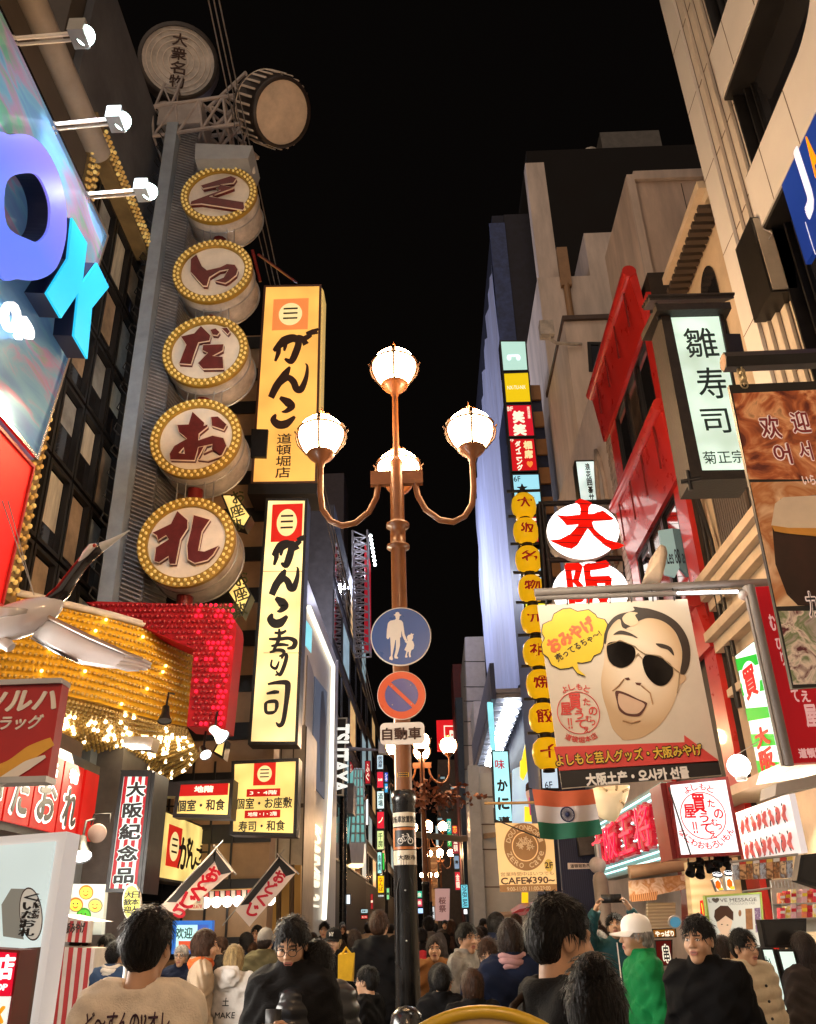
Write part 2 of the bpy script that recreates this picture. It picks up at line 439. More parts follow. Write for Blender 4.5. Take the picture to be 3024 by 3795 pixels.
# ================================================================== LEFT ROW
t=thing('glass_front_building','grey building with a wall of dark framed windows edged by gold bulbs','building',(-8,9,0))
b=MB();b.box(-12,-5.45,3,13.2,0,13.0);b.box(-12,-5.46,8.6,13.2,13.02,17.6);b.box(-12,-5.05,3,9.42,4.6,12.7)
obj('wall',b,brown_wall,t)
obj('upper_wall',MB().box(-5.44,-5.3,9.0,12.9,13.75,17.3),grey_wall,t)
obj('roof_pipe',MB().tube([(-4.98,3,12.95),(-4.98,9.5,12.95)],0.2,16),mat('pipe_paint',(0.3,0.27,0.24),0.4,var=0.1),t)
fr=Fr((-5.4,0,0),math.pi/2)
blind=[mat('pale_blind',(0.5,0.48,0.4),0.6,var=0.3,vscale=2,stretch=(1,4,0.6)),mat('brown_blind',(0.34,0.26,0.18),0.6,var=0.35,vscale=2),mat('grey_blind',(0.3,0.32,0.32),0.5,var=0.4,vscale=1.5),dark_glass]
for i in range(4):
 for j in range(6):
  y0=9.62+i*0.8;z0=5.2+j*1.36
  P=[(y0,z0),(y0+0.76,z0),(y0+0.76,z0+1.3),(y0,z0+1.3)]
  w=obj('window',ring(fr,P,inset(P,0.06),0,0.12),black_metal,t)
  obj('pane',slab(fr,inset(P,0.061),0.01,0.03),dark_glass,w)
  hh=random.uniform(0.5,1.12)
  obj('blind',slab(fr,[(y0+0.1,z0+1.2),(y0+0.66,z0+1.2),(y0+0.66,z0+1.2-hh),(y0+0.1,z0+1.2-hh)],0.032,0.036),blind[(i+2*j)%3],w)
sp=[]
for k in range(110):sp+=[(-4.98,9.5+0.09*(k%2),5.4+k*0.073),(-4.98,9.5-0.1-0.09*(k%2),5.4+k*0.073)]
for k in range(78):sp+=[(-4.98,9.55+k*0.035,13.38+0.12*(k%3))]
obj('bulb_trim',MB().box(-5.3,-5.02,9.3,9.68,5.3,13.7).box(-5.3,-5.02,9.69,12.3,13.32,13.74),mat('trim_brown_gold',(.2,.14,.06),.5,var=.2),t)
bulbs(t,sp,0.036,bulb_off,bulb_gold,0.3)
t=thing('sign_tower','tall bluish grey sign tower with ribbed tubes and a lattice top','tower',(-4.7,12.6,0))
b=MB();b.box(-4.97,-4.74,12.0,13.4,0,16.8);obj('front_strip',b,mat('tower_blue_grey',(0.27,0.32,0.38),0.5,var=0.15),t)
obj('shaft',MB().box(-4.735,-4.36,12.25,13.4,0,16.8),mat('tower_grey',(0.15,0.14,0.145),0.6,var=0.2),t)
b=MB()
for k in range(150):
 z=5.6+k*0.075
 b.tube([(-4.72,12.2,z+0.16),(-4.37,12.2,z)],0.014,5,caps=False);b.tube([(-4.345,12.22,z),(-4.345,13.35,z+0.25)],0.014,5,caps=False)
o=obj('neon_tube_rib',b,mat('tube_glass',(0.3,0.28,0.28),0.25,var=0.1),t);o['kind']='stuff'
for k in range(26):
 z=5.8+k*0.42;obj('cable_loop',MB().tube([(-4.99,11.98,z),(-5.07,11.9,z+0.08),(-5.03,11.9,z+0.2),(-4.98,11.98,z+0.16)],0.012,5),black_metal,t)
# lattice crown and slabs on the tower
b=MB()
def truss(b,p0,p1,w,r=0.03,n=5):
 p0=np.array(p0,float);p1=np.array(p1,float);d=p1-p0;d/=np.linalg.norm(d);a=np.cross(d,(0,1,0));a/=np.linalg.norm(a);a*=w;c=np.array((0,w,0.))
 C=[a*s1+c*s2 for s1,s2 in((-.5,-.5),(.5,-.5),(.5,.5),(-.5,.5))]
 for q in C:b.tube([p0+q,p1+q],r,6)
 for k in range(n):
  u0=p0+(p1-p0)*k/n;u1=p0+(p1-p0)*(k+1)/n
  for i in range(4):b.tube([u0+C[i],u1+C[(i+1)%4]],r*.7,5);b.tube([u0+C[i],u0+C[(i+1)%4]],r*.7,5)
truss(b,(-5.3,12.5,16.9),(-3.3,12.5,17.2),0.9,0.045,4)
truss(b,(-4.7,12.7,14.6),(-3.6,12.7,16.8),0.4,0.03,5)
truss(b,(-5.6,12.9,17.2),(-5.2,12.9,19.4),0.35,0.03,4)
truss(b,(-4.25,12.6,17.2),(-3.3,12.6,18.6),0.5,0.04,4)
obj('lattice',b,mat('lattice_paint',(0.42,0.36,0.33),0.5,var=0.2),t)
obj('crown_slab',MB().box(-5.2,-4.3,12.05,13.3,16.8,17.5),mat('crown_grey',(0.36,0.32,0.3),0.6,var=0.15),t)
obj('ledge',slab(FY(A1(1400,950),11.6),[FY(A1(1400,950),11.6).uv(A1(*p))for p in((1235,905),(1595,920),(1565,1000),(1230,1005))],-0.8,0),mat('ledge_grey',(0.33,0.35,0.37),0.6,var=0.1),t)
b=MB()
for x in(1260,1360,1470,1590):
 b.tube([at_y(A1(x,990),12.0),at_y(A1(x+12,1090),12.0)],0.04,6)
obj('ledge_strut',b,white_paint,t)
def big_drum(label,c,r,depth,yaw,tilt,face_m,side_m,prongs=False,rings=True,txt=None):
 t=thing('display_drum',label,'drum',c,'big drums on the tower top')
 ax=np.array((math.sin(yaw)*math.cos(tilt),-math.cos(yaw)*math.cos(tilt),math.sin(tilt)))
 c=np.array(c,float)
 obj('shell',MB().lathe(c,[(r,-depth),(r*1.06,-depth/2),(r,0),(r*1.04,0.0),(r*1.04,0.1),(r*0.93,0.1)],40,axis=ax),side_m,t)
 obj('skin',MB().lathe(c,[(0.001,0.06),(r*0.94,0.06)],40,axis=ax,smooth=False),face_m,t)
 obj('back_skin',MB().lathe(c,[(0.001,-depth),(r,-depth)],40,axis=ax,smooth=False),face_m,t)
 a=_n(np.cross(ax,(0,0,1)));bb=np.cross(a,ax)
 if rings:
  b=MB()
  for rr in(0.25,0.4,0.55,0.7,0.83):b.tube([c+ax*0.075+r*rr*(a*math.cos(k*.1963)+bb*math.sin(k*.1963))for k in range(33)],0.012,5,caps=False)
  obj('neon_ring',b,mat('ring_tube',(0.75,0.66,0.58),0.3,var=0),t)
 if prongs:
  b=MB()
  for k in range(28):
   q=2*math.pi*k/28;e=a*math.cos(q)+bb*math.sin(q);f2=np.cross(e,ax)*0.07
   b.tube([c+e*r*1.1+f2+ax*0.0,c+e*r*1.1+f2-ax*depth*.7,c+e*r*1.1-f2-ax*depth*.7,c+e*r*1.1-f2],0.012,5)
  obj('lacing',b,mat('lacing_paint',(0.7,0.6,0.5),0.4,var=0),t)
 if txt:
  f2=Fr(c+ax*0.09);f2.u=-a if np.dot(a,(1,0,0))<0 else a;f2.n=ax;f2.v=np.cross(f2.n,f2.u)
  obj('lettering',textmb(f2,txt,(-0.17,-r*.75,0.17,r*.75),0,0.02,vert=True),ink_brown,t)
 return t
cdl=at_y(Dd(376,132),12.6);cdr=at_y(A1(1690,700),11.9)
big_drum('round drum with pale ringed skin and dark vertical characters, left of the pair',cdl,.86,0.4,0.25,-0.45,grime_white,mat('drum_black',(0.05,0.04,0.035),0.5,var=0.3),txt='大衆名物')
big_drum('dark laced drum tilted down with a plain pale skin, right of the pair',at_y(Dd(590,236),11.9),0.66,.8,1.05,-0.8,mat('drum_skin',(0.62,0.5,0.38),0.55,var=0.15),mat('drum_dark',(0.035,0.025,0.022),0.4,var=0.3),prongs=True,rings=False)
def round_sign(ch,label,px,wpx,polys,Y=11.9):
 fr=FY(px,Y);e=ray(*px);e=e/np.linalg.norm(e);
 r=abs(fr.uv((px[0]+wpx/2,px[1]))[0]);c=fr.w(0,0)
 t=thing('round_sign',label,'sign',c,'round character signs stacked down the tower')
 obj('drum_body',MB().lathe(c,[(0.01,-0.78),(r*.93,-0.78),(r*.97,-0.74),(r*.97,-0.06)],56,axis=(0,-1,0)),grime_white,t)
 o=obj('hoop',MB().tube([c+np.array((r*0.985*math.cos(k*.1309),0.7,r*.985*math.sin(k*.1309)))for k in range(49)],0.016,5,caps=False).tube([c+np.array((r*0.985*math.cos(k*.1309),0.25,r*.985*math.sin(k*.1309)))for k in range(49)],0.012,5,caps=False),steel,t)
 obj('rim',MB().lathe(c,[(r*.975,-0.06),(r*1.0,-0.03),(r*1.0,0.05),(r*.8,0.05),(r*.79,-0.02)],56,axis=(0,-1,0),smooth=False),gold_paint,t)
 obj('face',MB().lathe(c,[(0.001,0.0),(r*.8,0.0)],56,axis=(0,-1,0),smooth=False),mat('face_cream',(0.78,0.68,0.55),0.45,var=0.1),t)
 loops=[[fr.uv(p)for p in L]for L in polys]
 V,Fc=fill_mesh(loops,0.09);b=MB();b.add([fr.w(x,y,0.05+z)for x,y,z in V],Fc);obj('character',b,maroon,t)
 cc=np.mean([p for p in loops[0]],0)
 V,Fc=fill_mesh([[(x,y)for x,y in L]for L in loops],0.06);
 for L in loops:
  b=MB();L=list(L);b.tube([fr.w(x,y,0.085)for x,y in L+L[:1]],0.014,5,caps=False);obj('outline',b,mat('outline_cream',(0.7,0.55,0.42),0.4,var=0),t)
 sp=[]
 for rr,n,o2 in((.95,44,0),(.86,40,.5)):
  for k in range(n):
   q=2*math.pi*(k+o2)/n;sp.append(c+np.array((r*rr*math.cos(q),-0.065,r*rr*math.sin(q))))
 bulbs(t,sp,0.027,bulb_gold,bulb_gold,0,cap=104)
 return c,r
rs=[]
R1p=lambda L:[A1(*p)for p in L];R2p=lambda L:[A2(*p)for p in L];R3p=lambda L:[A3(*p)for p in L]
rs.append(round_sign('く','topmost round sign of the tower, cream face with a slanted maroon zigzag character',A1(1385,1235),282,[R1p([(1275,1195),(1465,1135),(1500,1150),(1480,1180),(1400,1190),(1485,1210),(1400,1240),(1330,1265),(1545,1300),(1550,1335),(1540,1350),(1280,1310),(1210,1315),(1215,1295),(1400,1225),(1375,1215),(1395,1195),(1290,1215)])]))
rs.append(round_sign('い','second round sign from the top of the tower, maroon character of two sweeping strokes',A2(1346,185),295,[R2p([(1212,125),(1250,96),(1285,170),(1315,195),(1400,175),(1440,155),(1490,160),(1510,190),(1500,225),(1455,262),(1430,277),(1365,262),(1420,240),(1450,190),(1395,200),(1330,240),(1315,295),(1290,293),(1210,205)])]))
rs.append(round_sign('だ','middle round sign of the five on the tower, maroon character with two small dashes',A2(1300,688),316,[R2p([(1150,612),(1235,592),(1278,545),(1338,605),(1330,640),(1262,650),(1230,740),(1215,788),(1140,783),(1165,715),(1185,665)]),R2p([(1335,570),(1370,560),(1395,585),(1380,605),(1350,602)]),R2p([(1405,560),(1440,555),(1460,580),(1445,600)]),R2p([(1290,665),(1420,660),(1415,700),(1350,735),(1415,740),(1420,815),(1290,817),(1258,780),(1320,715),(1285,700)])]))
rs.append(round_sign('お','fourth round sign down the tower, cream face with a looping maroon character',A2(1240,1238),336,[R2p([(1128,1168),(1200,1165),(1225,1085),(1300,1155),(1295,1175),(1320,1165),(1320,1180),(1265,1225),(1262,1265),(1350,1235),(1420,1250),(1440,1300),(1410,1360),(1320,1392),(1255,1385),(1300,1300),(1310,1300),(1290,1345),(1345,1320),(1350,1290),(1262,1310),(1238,1392),(1085,1388),(1080,1350),(1110,1300),(1190,1255),(1140,1215)]),R2p([(1340,1118),(1385,1115),(1440,1165),(1420,1200),(1345,1175)]),R2p([(1140,1345),(1170,1310),(1175,1350)])]))
rs.append(round_sign('れ','lowest and largest round sign on the tower, above the red bulb marquee',A3(1180,272),361,[R3p([(970,228),(1090,170),(1130,90),(1195,148),(1195,200),(1150,270),(1120,425),(1080,425),(1075,375),(1015,415),(985,405),(995,320),(1075,268),(1060,245),(1010,275),(1000,245)]),R3p([(1232,115),(1335,145),(1285,220),(1262,340),(1300,345),(1390,308),(1355,365),(1320,400),(1240,420),(1195,395),(1190,310),(1215,210)])]))
t=thing('sign_post','dark red post with thin rods carrying the round tower signs','post',(-3.6,12.5,0))
b=MB();b.tube([(-3.72,12.35,5.2),(-3.72,12.35,15.9)],0.13,10);obj('post',b,dark_red,t)
b=MB()
for i in range(4):
 for dx in(-0.3,-0.16,0.16,0.3):
  b.tube([rs[i][0]+np.array((dx,0.2,-rs[i][1]*.93)),rs[i+1][0]+np.array((dx,0.2,rs[i+1][1]*.93))],0.013,5)
obj('rod',b,steel,t)
# cable bundle crossing the sky
wires=[((1315,-20),(960,'e')),]
for k,(a,e2,z2)in enumerate((((1310,0),(1000,0),0),((1345,0),(1015,0),0),((1380,0),(1030,0),0))):
 p0=at_y(A1(1310+33*k,-30),9.0);p1=at_y(A1(1600+35*k,1350),14.0);p2=at_y(A5(375+20*k,1020),19.0);p3=at_y(A6(640+14*k,1250),40.0)
 o=obj('overhead_cable',MB().tube([p0+(p1-p0)*u for u in(0,.5,1)]+[p2,p3],0.014,5),mat('cable_grey',(.16,.15,.15),.5),None)
 tag(o,'thin dark cable running down across the sky past the round signs','cable','parallel overhead cables')
t=thing('bulb_marquee','curved yellow and red marquee studded with light bulbs over the shop','marquee',(-3.9,11,4.0))
def resample(P,n):
 P=np.array(P,float);s=np.r_[0,np.cumsum(np.linalg.norm(np.diff(P,axis=0),axis=1))];u=np.linspace(0,s[-1],n)
 return np.stack([np.interp(u,s,P[:,i])for i in range(P.shape[1])],1)
NT=40
top=resample([at_z(A3(*p),5.5)for p in((-60,575),(0,590),(200,630),(400,680),(700,750),(980,830),(1120,890),(1225,950))],NT)
bot=resample([at_z(A3(*p),4.2)for p in((-60,1195),(0,1200),(380,1232),(640,1290),(900,1370),(1050,1410),(1180,1435))],NT)
b=MB();vs=[p for p in top]+[p for p in bot]+[p+np.array((-.3,.5,0))for p in top]+[p+np.array((-.3,.5,0))for p in bot]
fs=[]
for i in range(NT-1):fs+=[(NT+i,NT+i+1,i+1,i),(i,i+1,2*NT+i+1,2*NT+i)]
b.add(vs,fs);obj('yellow_wall',b,yellow_paint,t)
obj('top_trim',MB().tube([p+np.array((0.02,-0.02,0.03))for p in top],0.05,6),white_paint,t)
sp=[]
for j in range(12):
 for i in range(46):
  u=(i+0.5*(j%2))/46*(NT-1);k=int(u);f=u-k;k2=min(k+1,NT-1)
  p=(top[k]*(1-f)+top[k2]*f);q=(bot[k]*(1-f)+bot[k2]*f);v=(j+.6)/12.2
  sp.append(p*(1-v)+q*v+np.array((0.02,-0.035,0)))
bulbs(t,sp,0.023,bulb_off,bulb_lit,0.02)
inner=resample([at_z(A3(*p),4.02)for p in((330,1475),(600,1590),(900,1690),(1080,1760),(1180,1700),(1260,1600))],NT)
inner[:,2]=4.0;b=MB();vs=[p for p in bot]+[p for p in inner]
b.add(vs,[(i,i+1,NT+i+1,NT+i)for i in range(NT-1)]);obj('soffit',b,mat('soffit_gold',(0.55,0.33,0.06),0.3,metal=0.4,var=0.2),t)
sp=[];lits=[]
for j in range(15):
 for i in range(52):
  u=(i+0.5*(j%2))/52*(NT-1.01);k=int(u);f=u-k;v=(j+.5)/15
  p=(bot[k]*(1-f)+bot[k+1]*f)*(1-v)+(inner[k]*(1-f)+inner[k+1]*f)*v
  sp.append(p+np.array((0,0,-0.025)));q=abs(v-0.42);lits.append(RNG.random()<(0.45 if q<0.16 else 0.06))
bulbs(t,sp,0.026,bulb_off,bulb_white_lit,0,name='soffit_bulb',lits=lits)
# red end of the marquee
frm=FY(A3(1300,1000),11.15)
P=[frm.uv(A3(*p))for p in((540,652),(600,645),(1100,660),(1380,690),(1450,715),(1488,770),(1494,820),(1425,1450),(1180,1435),(1225,950))]
obj('red_end',slab(frm,P,-.5,0.0),mat('marquee_red',(0.42,0.012,0.02),0.6,var=0.15,spec=.15),t)
sp=[];lits=[]
for i in range(30):
 for j in range(23):
  x=590+i*31+15*(j%2);y=672+j*34
  if x>1475-max(0,(y-800))*0.1 or(x<1215 and y>700+(x-600)*0.4-20)or y>1425:continue
  pz=frm.uv(A3(x,y));sp.append(frm.w(*pz,0.02));lits.append(RNG.random()<(0.7 if x>1370 else 0.2 if x>1225 else 0.03))
bulbs(t,sp,0.027,bulb_red,bulb_red_lit,0,name='red_bulb',lits=lits)
# square downlight under the soffit and small spotlights
t2=thing('square_downlight','square white downlight fixed under the bulb covered soffit','lamp',at_z(A3(870,1530),3.95))
frq=FY(A3(870,1560),11.6)
obj('housing',slab(frq,[frq.uv(A3(*p))for p in((770,1495),(975,1500),(950,1582),(785,1555))],-0.3,0.0),grime_white,t2)
obj('diffuser',slab(frq,[frq.uv(A3(*p))for p in((782,1550),(905,1552),(955,1578),(830,1582))],0.004,0.02),hot_white,t2)
def spotlight(label,c,d,r,lit=True,m=black_metal,grp='spotlights on the left shops'):
 t=thing('spotlight',label,'lamp',c,grp);c=np.array(c,float);d=_n(d)
 obj('lamp_housing',MB().lathe(c,[(0.01,-r*2.4),(r*.5,-r*2.3),(r*.6,-r),(r,0),(r*1.02,0.01)],18,axis=d),m,t)
 obj('lens',MB().lathe(c,[(0.001,-0.01),(r*.95,-0.01)],18,axis=d,smooth=False),hot_white if lit else steel,t)
 obj('bracket',MB().tube([c-d*r*1.6,c-d*r*1.6+np.array((0,0.05,0.25)),c-d*r*1.6+np.array((0,0.3,0.3))],0.015,6),m,t)
 return t
spotlight('black cone spotlight, lamp hidden, fixed to the yellow marquee',at_y(A3(1040,1400),10.9),(0.1,-0.3,-1),0.09,False)
spotlight('white lit spotlight at the lower right corner of the red marquee end',at_y(A3(1405,1505),11.0),(0.8,-0.3,-0.7),0.1,True)
spotlight('small white spotlight hanging just below the red marquee end',at_y(A3(1300,1615),11.3),(0.5,-0.6,-0.7),0.075,True)
# ================================================================== LEFT SHOPS AND SIGNS
fr=Fr(at_y((393,874),6.0),math.pi/2,0.105)
t=thing('reflective_sign_board','iridescent mirror sign board with huge blue and violet block letters','sign',fr.w(-1,-2.6,-0.3))
m=mat('iridescent_film_glow',(0.35,0.42,0.55),0.13,metal=0.62,var=0)
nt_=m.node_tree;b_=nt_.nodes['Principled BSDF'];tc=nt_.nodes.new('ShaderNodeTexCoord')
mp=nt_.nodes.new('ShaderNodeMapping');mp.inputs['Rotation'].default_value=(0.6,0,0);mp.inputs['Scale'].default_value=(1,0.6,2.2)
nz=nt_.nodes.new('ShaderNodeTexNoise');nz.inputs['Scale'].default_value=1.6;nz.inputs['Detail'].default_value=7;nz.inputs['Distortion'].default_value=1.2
rp=nt_.nodes.new('ShaderNodeValToRGB');els=rp.color_ramp.elements  # film's own rainbow hues, with mirrored sign colours painted in
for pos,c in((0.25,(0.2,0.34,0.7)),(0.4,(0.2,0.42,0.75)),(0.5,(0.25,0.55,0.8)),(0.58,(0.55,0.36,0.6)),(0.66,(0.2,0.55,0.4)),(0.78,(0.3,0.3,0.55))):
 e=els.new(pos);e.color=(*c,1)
nt_.links.new(tc.outputs['Object'],mp.inputs['Vector']);nt_.links.new(mp.outputs['Vector'],nz.inputs['Vector']);nt_.links.new(nz.outputs['Fac'],rp.inputs['Fac']);nt_.links.new(rp.outputs['Color'],b_.inputs['Base Color']);nt_.links.new(rp.outputs['Color'],b_.inputs['Emission Color']);b_.inputs['Emission Strength'].default_value=.12  # faint emission stands in for street light mirrored in the film
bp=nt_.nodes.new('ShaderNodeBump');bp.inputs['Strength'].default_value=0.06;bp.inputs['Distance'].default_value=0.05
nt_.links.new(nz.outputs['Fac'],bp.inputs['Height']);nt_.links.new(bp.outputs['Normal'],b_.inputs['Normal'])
tr=fr.uv((393,874));br=fr.uv((129,1704));P=[(-2.7,tr[1]),tr,br,(-2.7,br[1])]
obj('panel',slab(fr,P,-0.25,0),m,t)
obj('edge_trim',ring(fr,P,inset(P,0.03),-0.002,0.03),mat('chrome_trim',(0.8,0.8,0.82),0.15,metal=1,var=0),t)
def grad_glow(name,cA,cB,s,axis_scale):
 m=glow(name,cA,s);n=m.node_tree;b=n.nodes['Principled BSDF'];tc=n.nodes.new('ShaderNodeTexCoord');sx=n.nodes.new('ShaderNodeSeparateXYZ')
 mr=n.nodes.new('ShaderNodeMapRange');mr.inputs['From Min'].default_value=axis_scale[0];mr.inputs['From Max'].default_value=axis_scale[1]
 r=n.nodes.new('ShaderNodeValToRGB');r.color_ramp.elements[0].color=(*lin(cA),1);r.color_ramp.elements[1].color=(*lin(cB),1)
 n.links.new(tc.outputs['Object'],sx.inputs[0]);n.links.new(sx.outputs['Z'],mr.inputs['Value']);n.links.new(mr.outputs['Result'],r.inputs['Fac']);n.links.new(r.outputs['Color'],b.inputs['Emission Color']);return m
navy=mat('letter_side_navy',(0.015,0.02,0.06),0.3,var=0)
Xp=[(290,-164),(390,-5),(360,245),(458,120),(538,272),(425,405),(395,725),(305,580),(335,305),(218,468),(120,312),(262,95)]
def spl(P):n=len(P);return[tuple(stroke([P[(i-1)%n],P[i],P[(i+1)%n],P[(i+2)%n]],[0]*4,5)[0][5+k])for i in range(n)for k in range(5)]
def block_letter(nm,loops,m):
 LL=[[(a+0.0,b)for a,b in(fr.uv(p)for p in L)]for L in loops]
 V,Fc=fill_mesh(LL,0.16);b=MB();b.add([fr.w(x,y,0.12+z)for x,y,z in V],Fc);obj(nm+'_return',b,navy,t)
 V,Fc=fill_mesh(LL,0.02);b=MB();b.add([fr.w(x,y,0.215+z)for x,y,z in V],Fc);obj(nm,b,m,t)
block_letter('letter',[[A2(*p)for p in Xp]],grad_glow('letter_blue','#1fd8f4','#3f7cf0',0.95,(0.5,2.3)))
block_letter('letter',[[Dd(*p)for p in spl(((-80,300),(-40,282),(0,283),(35,310),(66,365),(82,430),(82,500),(62,560),(25,585),(-20,585),(-70,560)))],[Dd(*p)for p in spl(((-50,380),(0,362),(26,376),(46,425),(44,478),(24,505),(0,502),(-50,470)))]],grad_glow('letter_violet','#5a78f0','#c583ee',0.95,(1.2,2.6)))
ow=glow('small_letter_white','#ffffff',1.4)
for ch,xa,xb,yt,yb,xm in(('O',-45,76,362,560,15),('P',62,158,478,636,100)):
 a0_,a1_=fr.uv(A2(xa,(yt+yb)/2))[0],fr.uv(A2(xb,(yt+yb)/2+20))[0];vt,vb=fr.uv(A2(xm+12,yt))[1],fr.uv(A2(xm-12,yb))[1];obj('small_letter',textmb(fr,ch,(a0_,vb,a1_,vt),0.06,0.04,0.05),ow,t)
for k,(pa,pb,lab)in enumerate((((92,243),(455,212),'topmost white arm floodlight reaching out over the mirror sign'),((342,785),(690,752),'middle white arm floodlight of the mirror sign'),((552,1225),(862,1200),'lowest white arm floodlight near the mirror sign corner'))):
 a=fr.uv(A1(*pa));base=fr.w(a[0],a[1],0.0);Yb=base[1];e=at_y(A1(*pb),Yb);h=at_y(A1(pb[0]+85,pb[1]+12),Yb)
 l=thing('arm_floodlight',lab,'lamp',base,'arm floodlights over the mirror sign')
 obj('arm',MB().tube([base+np.array((0,0,-0.05)),base,e],0.016,8).tube([base+np.array((0,0.05,-0.05)),base+np.array((0,.05,0)),e+np.array((0,.05,0))],0.012,8),white_paint,l)
 dd=_n((0.55,-0.35,-0.75));
 obj('lamp_housing',MB().box(e[0],e[0]+0.12,Yb-0.08,Yb+0.08,e[2]-0.07,e[2]+0.06),mat('lamp_grey',(.22,.23,.23),.45),l)
 obj('hood',MB().lathe(h,[(0.001,-0.1),(0.05,-0.09),(0.075,-0.02),(0.075,0.0)],20,axis=dd),mat('lamp_grey',(.22,.23,.23),.45),l)
 obj('lens',MB().lathe(h,[(0.001,0.0),(0.045,0.006),(0.07,0.001)],20,axis=dd),glow('floodlight_lens','#e4fff6',22.0),l)
 spot('floodlight_beam',h+np.array((0.1,-0.05,-0.1)),fr.w(-1.2,-1.2,0),14,(0.85,1.0,0.98),130);spot('floodlight_beam',h+np.array((0.12,0,-0.05)),(-4.7,12,7+3*k),330,(.72,.88,1),70)
# red board under it
fr2=Fr(at_y((129,1704),6.02),math.pi/2,0.06)
t=thing('red_sign_board','plain bright red board under the mirror sign with two thin wires in front','sign',fr2.w(-1,-3,-0.2))
P=[fr2.uv(A2(-900,500)),fr2.uv(A2(222,1372)),fr2.uv(A3(152,0)),fr2.uv(A3(5,690))];P=[(-2.7,P[1][1]-0.06),(P[1][0],P[1][1]-0.06),(P[3][0],P[3][1]),(-2.7,P[3][1])]
obj('board',slab(fr2,P,-0.2,0),glow('red_board_lit','#e0201c',0.55,base='#d8201c',var=0.1),t)
obj('edge_trim',ring(fr2,P,inset(P,0.025),0.001,0.02),red_paint,t)
for dx in(0,0.12):
 p0=at_y(A2(15+dx*300,1630),4.4);p1=at_y(A3(215,605),4.4)
 tag(obj('support_wire',MB().tube([p0,p1],0.003,5),steel),'thin steel wire holding the crane sculpture in the air','wire','crane wires')
Yc=4.5;cz=lambda x,y,dy=0.0:at_y(A3(x,y),Yc+dy)
zu=0.00094
t=thing('crane_sculpture','glossy white crane sculpture in flight with black neck and long pale beak','sculpture',cz(200,880))
pw=mat('crane_white',(0.72,0.7,0.7),0.18,var=0.06,coat=0.5);pb=mat('crane_black',(0.014,0.01,0.01),0.15,var=0,coat=0.5)
obj('body',MB().tube([cz(-330,830),cz(-200,825),cz(-60,810),cz(80,775),cz(200,735),cz(300,695),cz(370,660),cz(395,645)],[zu*r for r in(8,60,95,112,108,85,45,12)],24),pw,t)
obj('neck',MB().tube([cz(250,665),cz(330,635),cz(395,585),cz(450,500),cz(520,405),cz(580,345),cz(625,305),cz(655,292)],[zu*r for r in(8,48,50,42,38,40,38,20)],18),pb,t)
obj('nape',MB().tube([cz(500,395,-.03),cz(540,345,-.035),cz(580,300,-.035),cz(610,285,-.03)],[zu*r for r in(6,22,24,10)],12),pw,t)
obj('beak',MB().tube([cz(635,305),cz(700,270),cz(820,196)],[zu*32,zu*20,zu*2],12),mat('beak_horn',(0.6,0.62,0.6),0.3,var=0.05),t)
obj('eye',MB().ball(cz(597,292,-.05),0.011,10),mat('eye_red',(0.5,0.05,0.02),0.3,var=0),t)
def wing(nm,lead,trail,dy,m,th=0.03):
 n=len(lead);b=MB();vs=[];K=8
 for i in range(n):
  a=cz(*lead[i],dy[i]);c=cz(*trail[i],dy[i]+0.02)
  for k in range(K):
   q=2*math.pi*k/K;u=0.5-0.5*math.cos(q);off=math.sin(q)*th*(1-u*.8)*(1-.6*i/n)
   vs.append(a*(1-u)+c*u+np.array((0,off,off*.3)))
 fs=[(i*K+k,i*K+(k+1)%K,(i+1)*K+(k+1)%K,(i+1)*K+k)for i in range(n-1)for k in range(K)]+[tuple(range(K))[::-1],tuple((n-1)*K+k for k in range(K))]
 b.add(vs,fs,0,True);return obj(nm,b,m,t)
wing('wing',[(300,740),(420,790),(560,870),(700,935),(820,985),(890,1005)],[(200,870),(330,950),(520,1045),(680,1068),(760,1072),(830,1060)],[0,-.05,-.1,-.15,-.2,-.22],pw)
for k,(pa,pe)in enumerate((((800,990),(955,1042)),((780,1010),(950,1062)),((760,1035),(930,1074)),((740,1055),(880,1078)))):
 obj('wing_feather',MB().tube([cz(*pa,-.2),cz((pa[0]+pe[0])/2,(pa[1]+pe[1])/2,-.215),cz(*pe,-.22)],[zu*14,zu*20,zu*8],8),pw,t)
obj('wing_edge',MB().tube([cz(310,745,-.04),cz(560,868,-.13),cz(820,982,-.23),cz(900,1006,-.25)],[zu*14,zu*14,zu*11,zu*6],8),mat('crane_bronze',(0.35,0.25,0.17),0.2,var=0.1,coat=.5),t)
wing('dark_feathers',[(185,866),(300,930),(430,1000)],[(200,885),(330,965),(530,1052)],[.02,-.02,-.08],pb,0.015)
wing('wing',[(165,690),(60,682),(-120,668)],[(165,722),(60,740),(-120,760)],[-.12,-.3,-.6],pw)
obj('tail',MB().tube([cz(-40,890),cz(30,905),cz(70,940)],[zu*20,zu*40,zu*30],12),pw,t)
fr=FY(A3(200,1400),3.75)
P=[fr.uv(A3(*p))for p in((-420,1160),(398,1136),(325,1612),(-420,1640))];P[2]=fr.uv(A4(297,168));P[3]=fr.uv(A4(-420,190))
t=thing('pharmacy_sign','red pharmacy board with white katakana and yellow brush stroke','sign',fr.w(P[0][0],P[2][1],0))
obj('board',slab(fr,P,-0.08,0),mat('board_red',(0.42,0.02,0.02),0.4,var=0.08),t)
Q=[fr.uv(A3(-420,1160)),fr.uv(A3(400,1134)),fr.uv(A3(395,1166)),fr.uv(A3(-420,1195))]
obj('top_rail',slab(fr,Q,-0.09,0.02),steel,t)
Q=[fr.uv(A4(-420,160)),fr.uv(A4(305,140)),fr.uv(A4(298,178)),fr.uv(A4(-420,200))];obj('bottom_rail',slab(fr,Q,-0.09,0.02),steel,t)
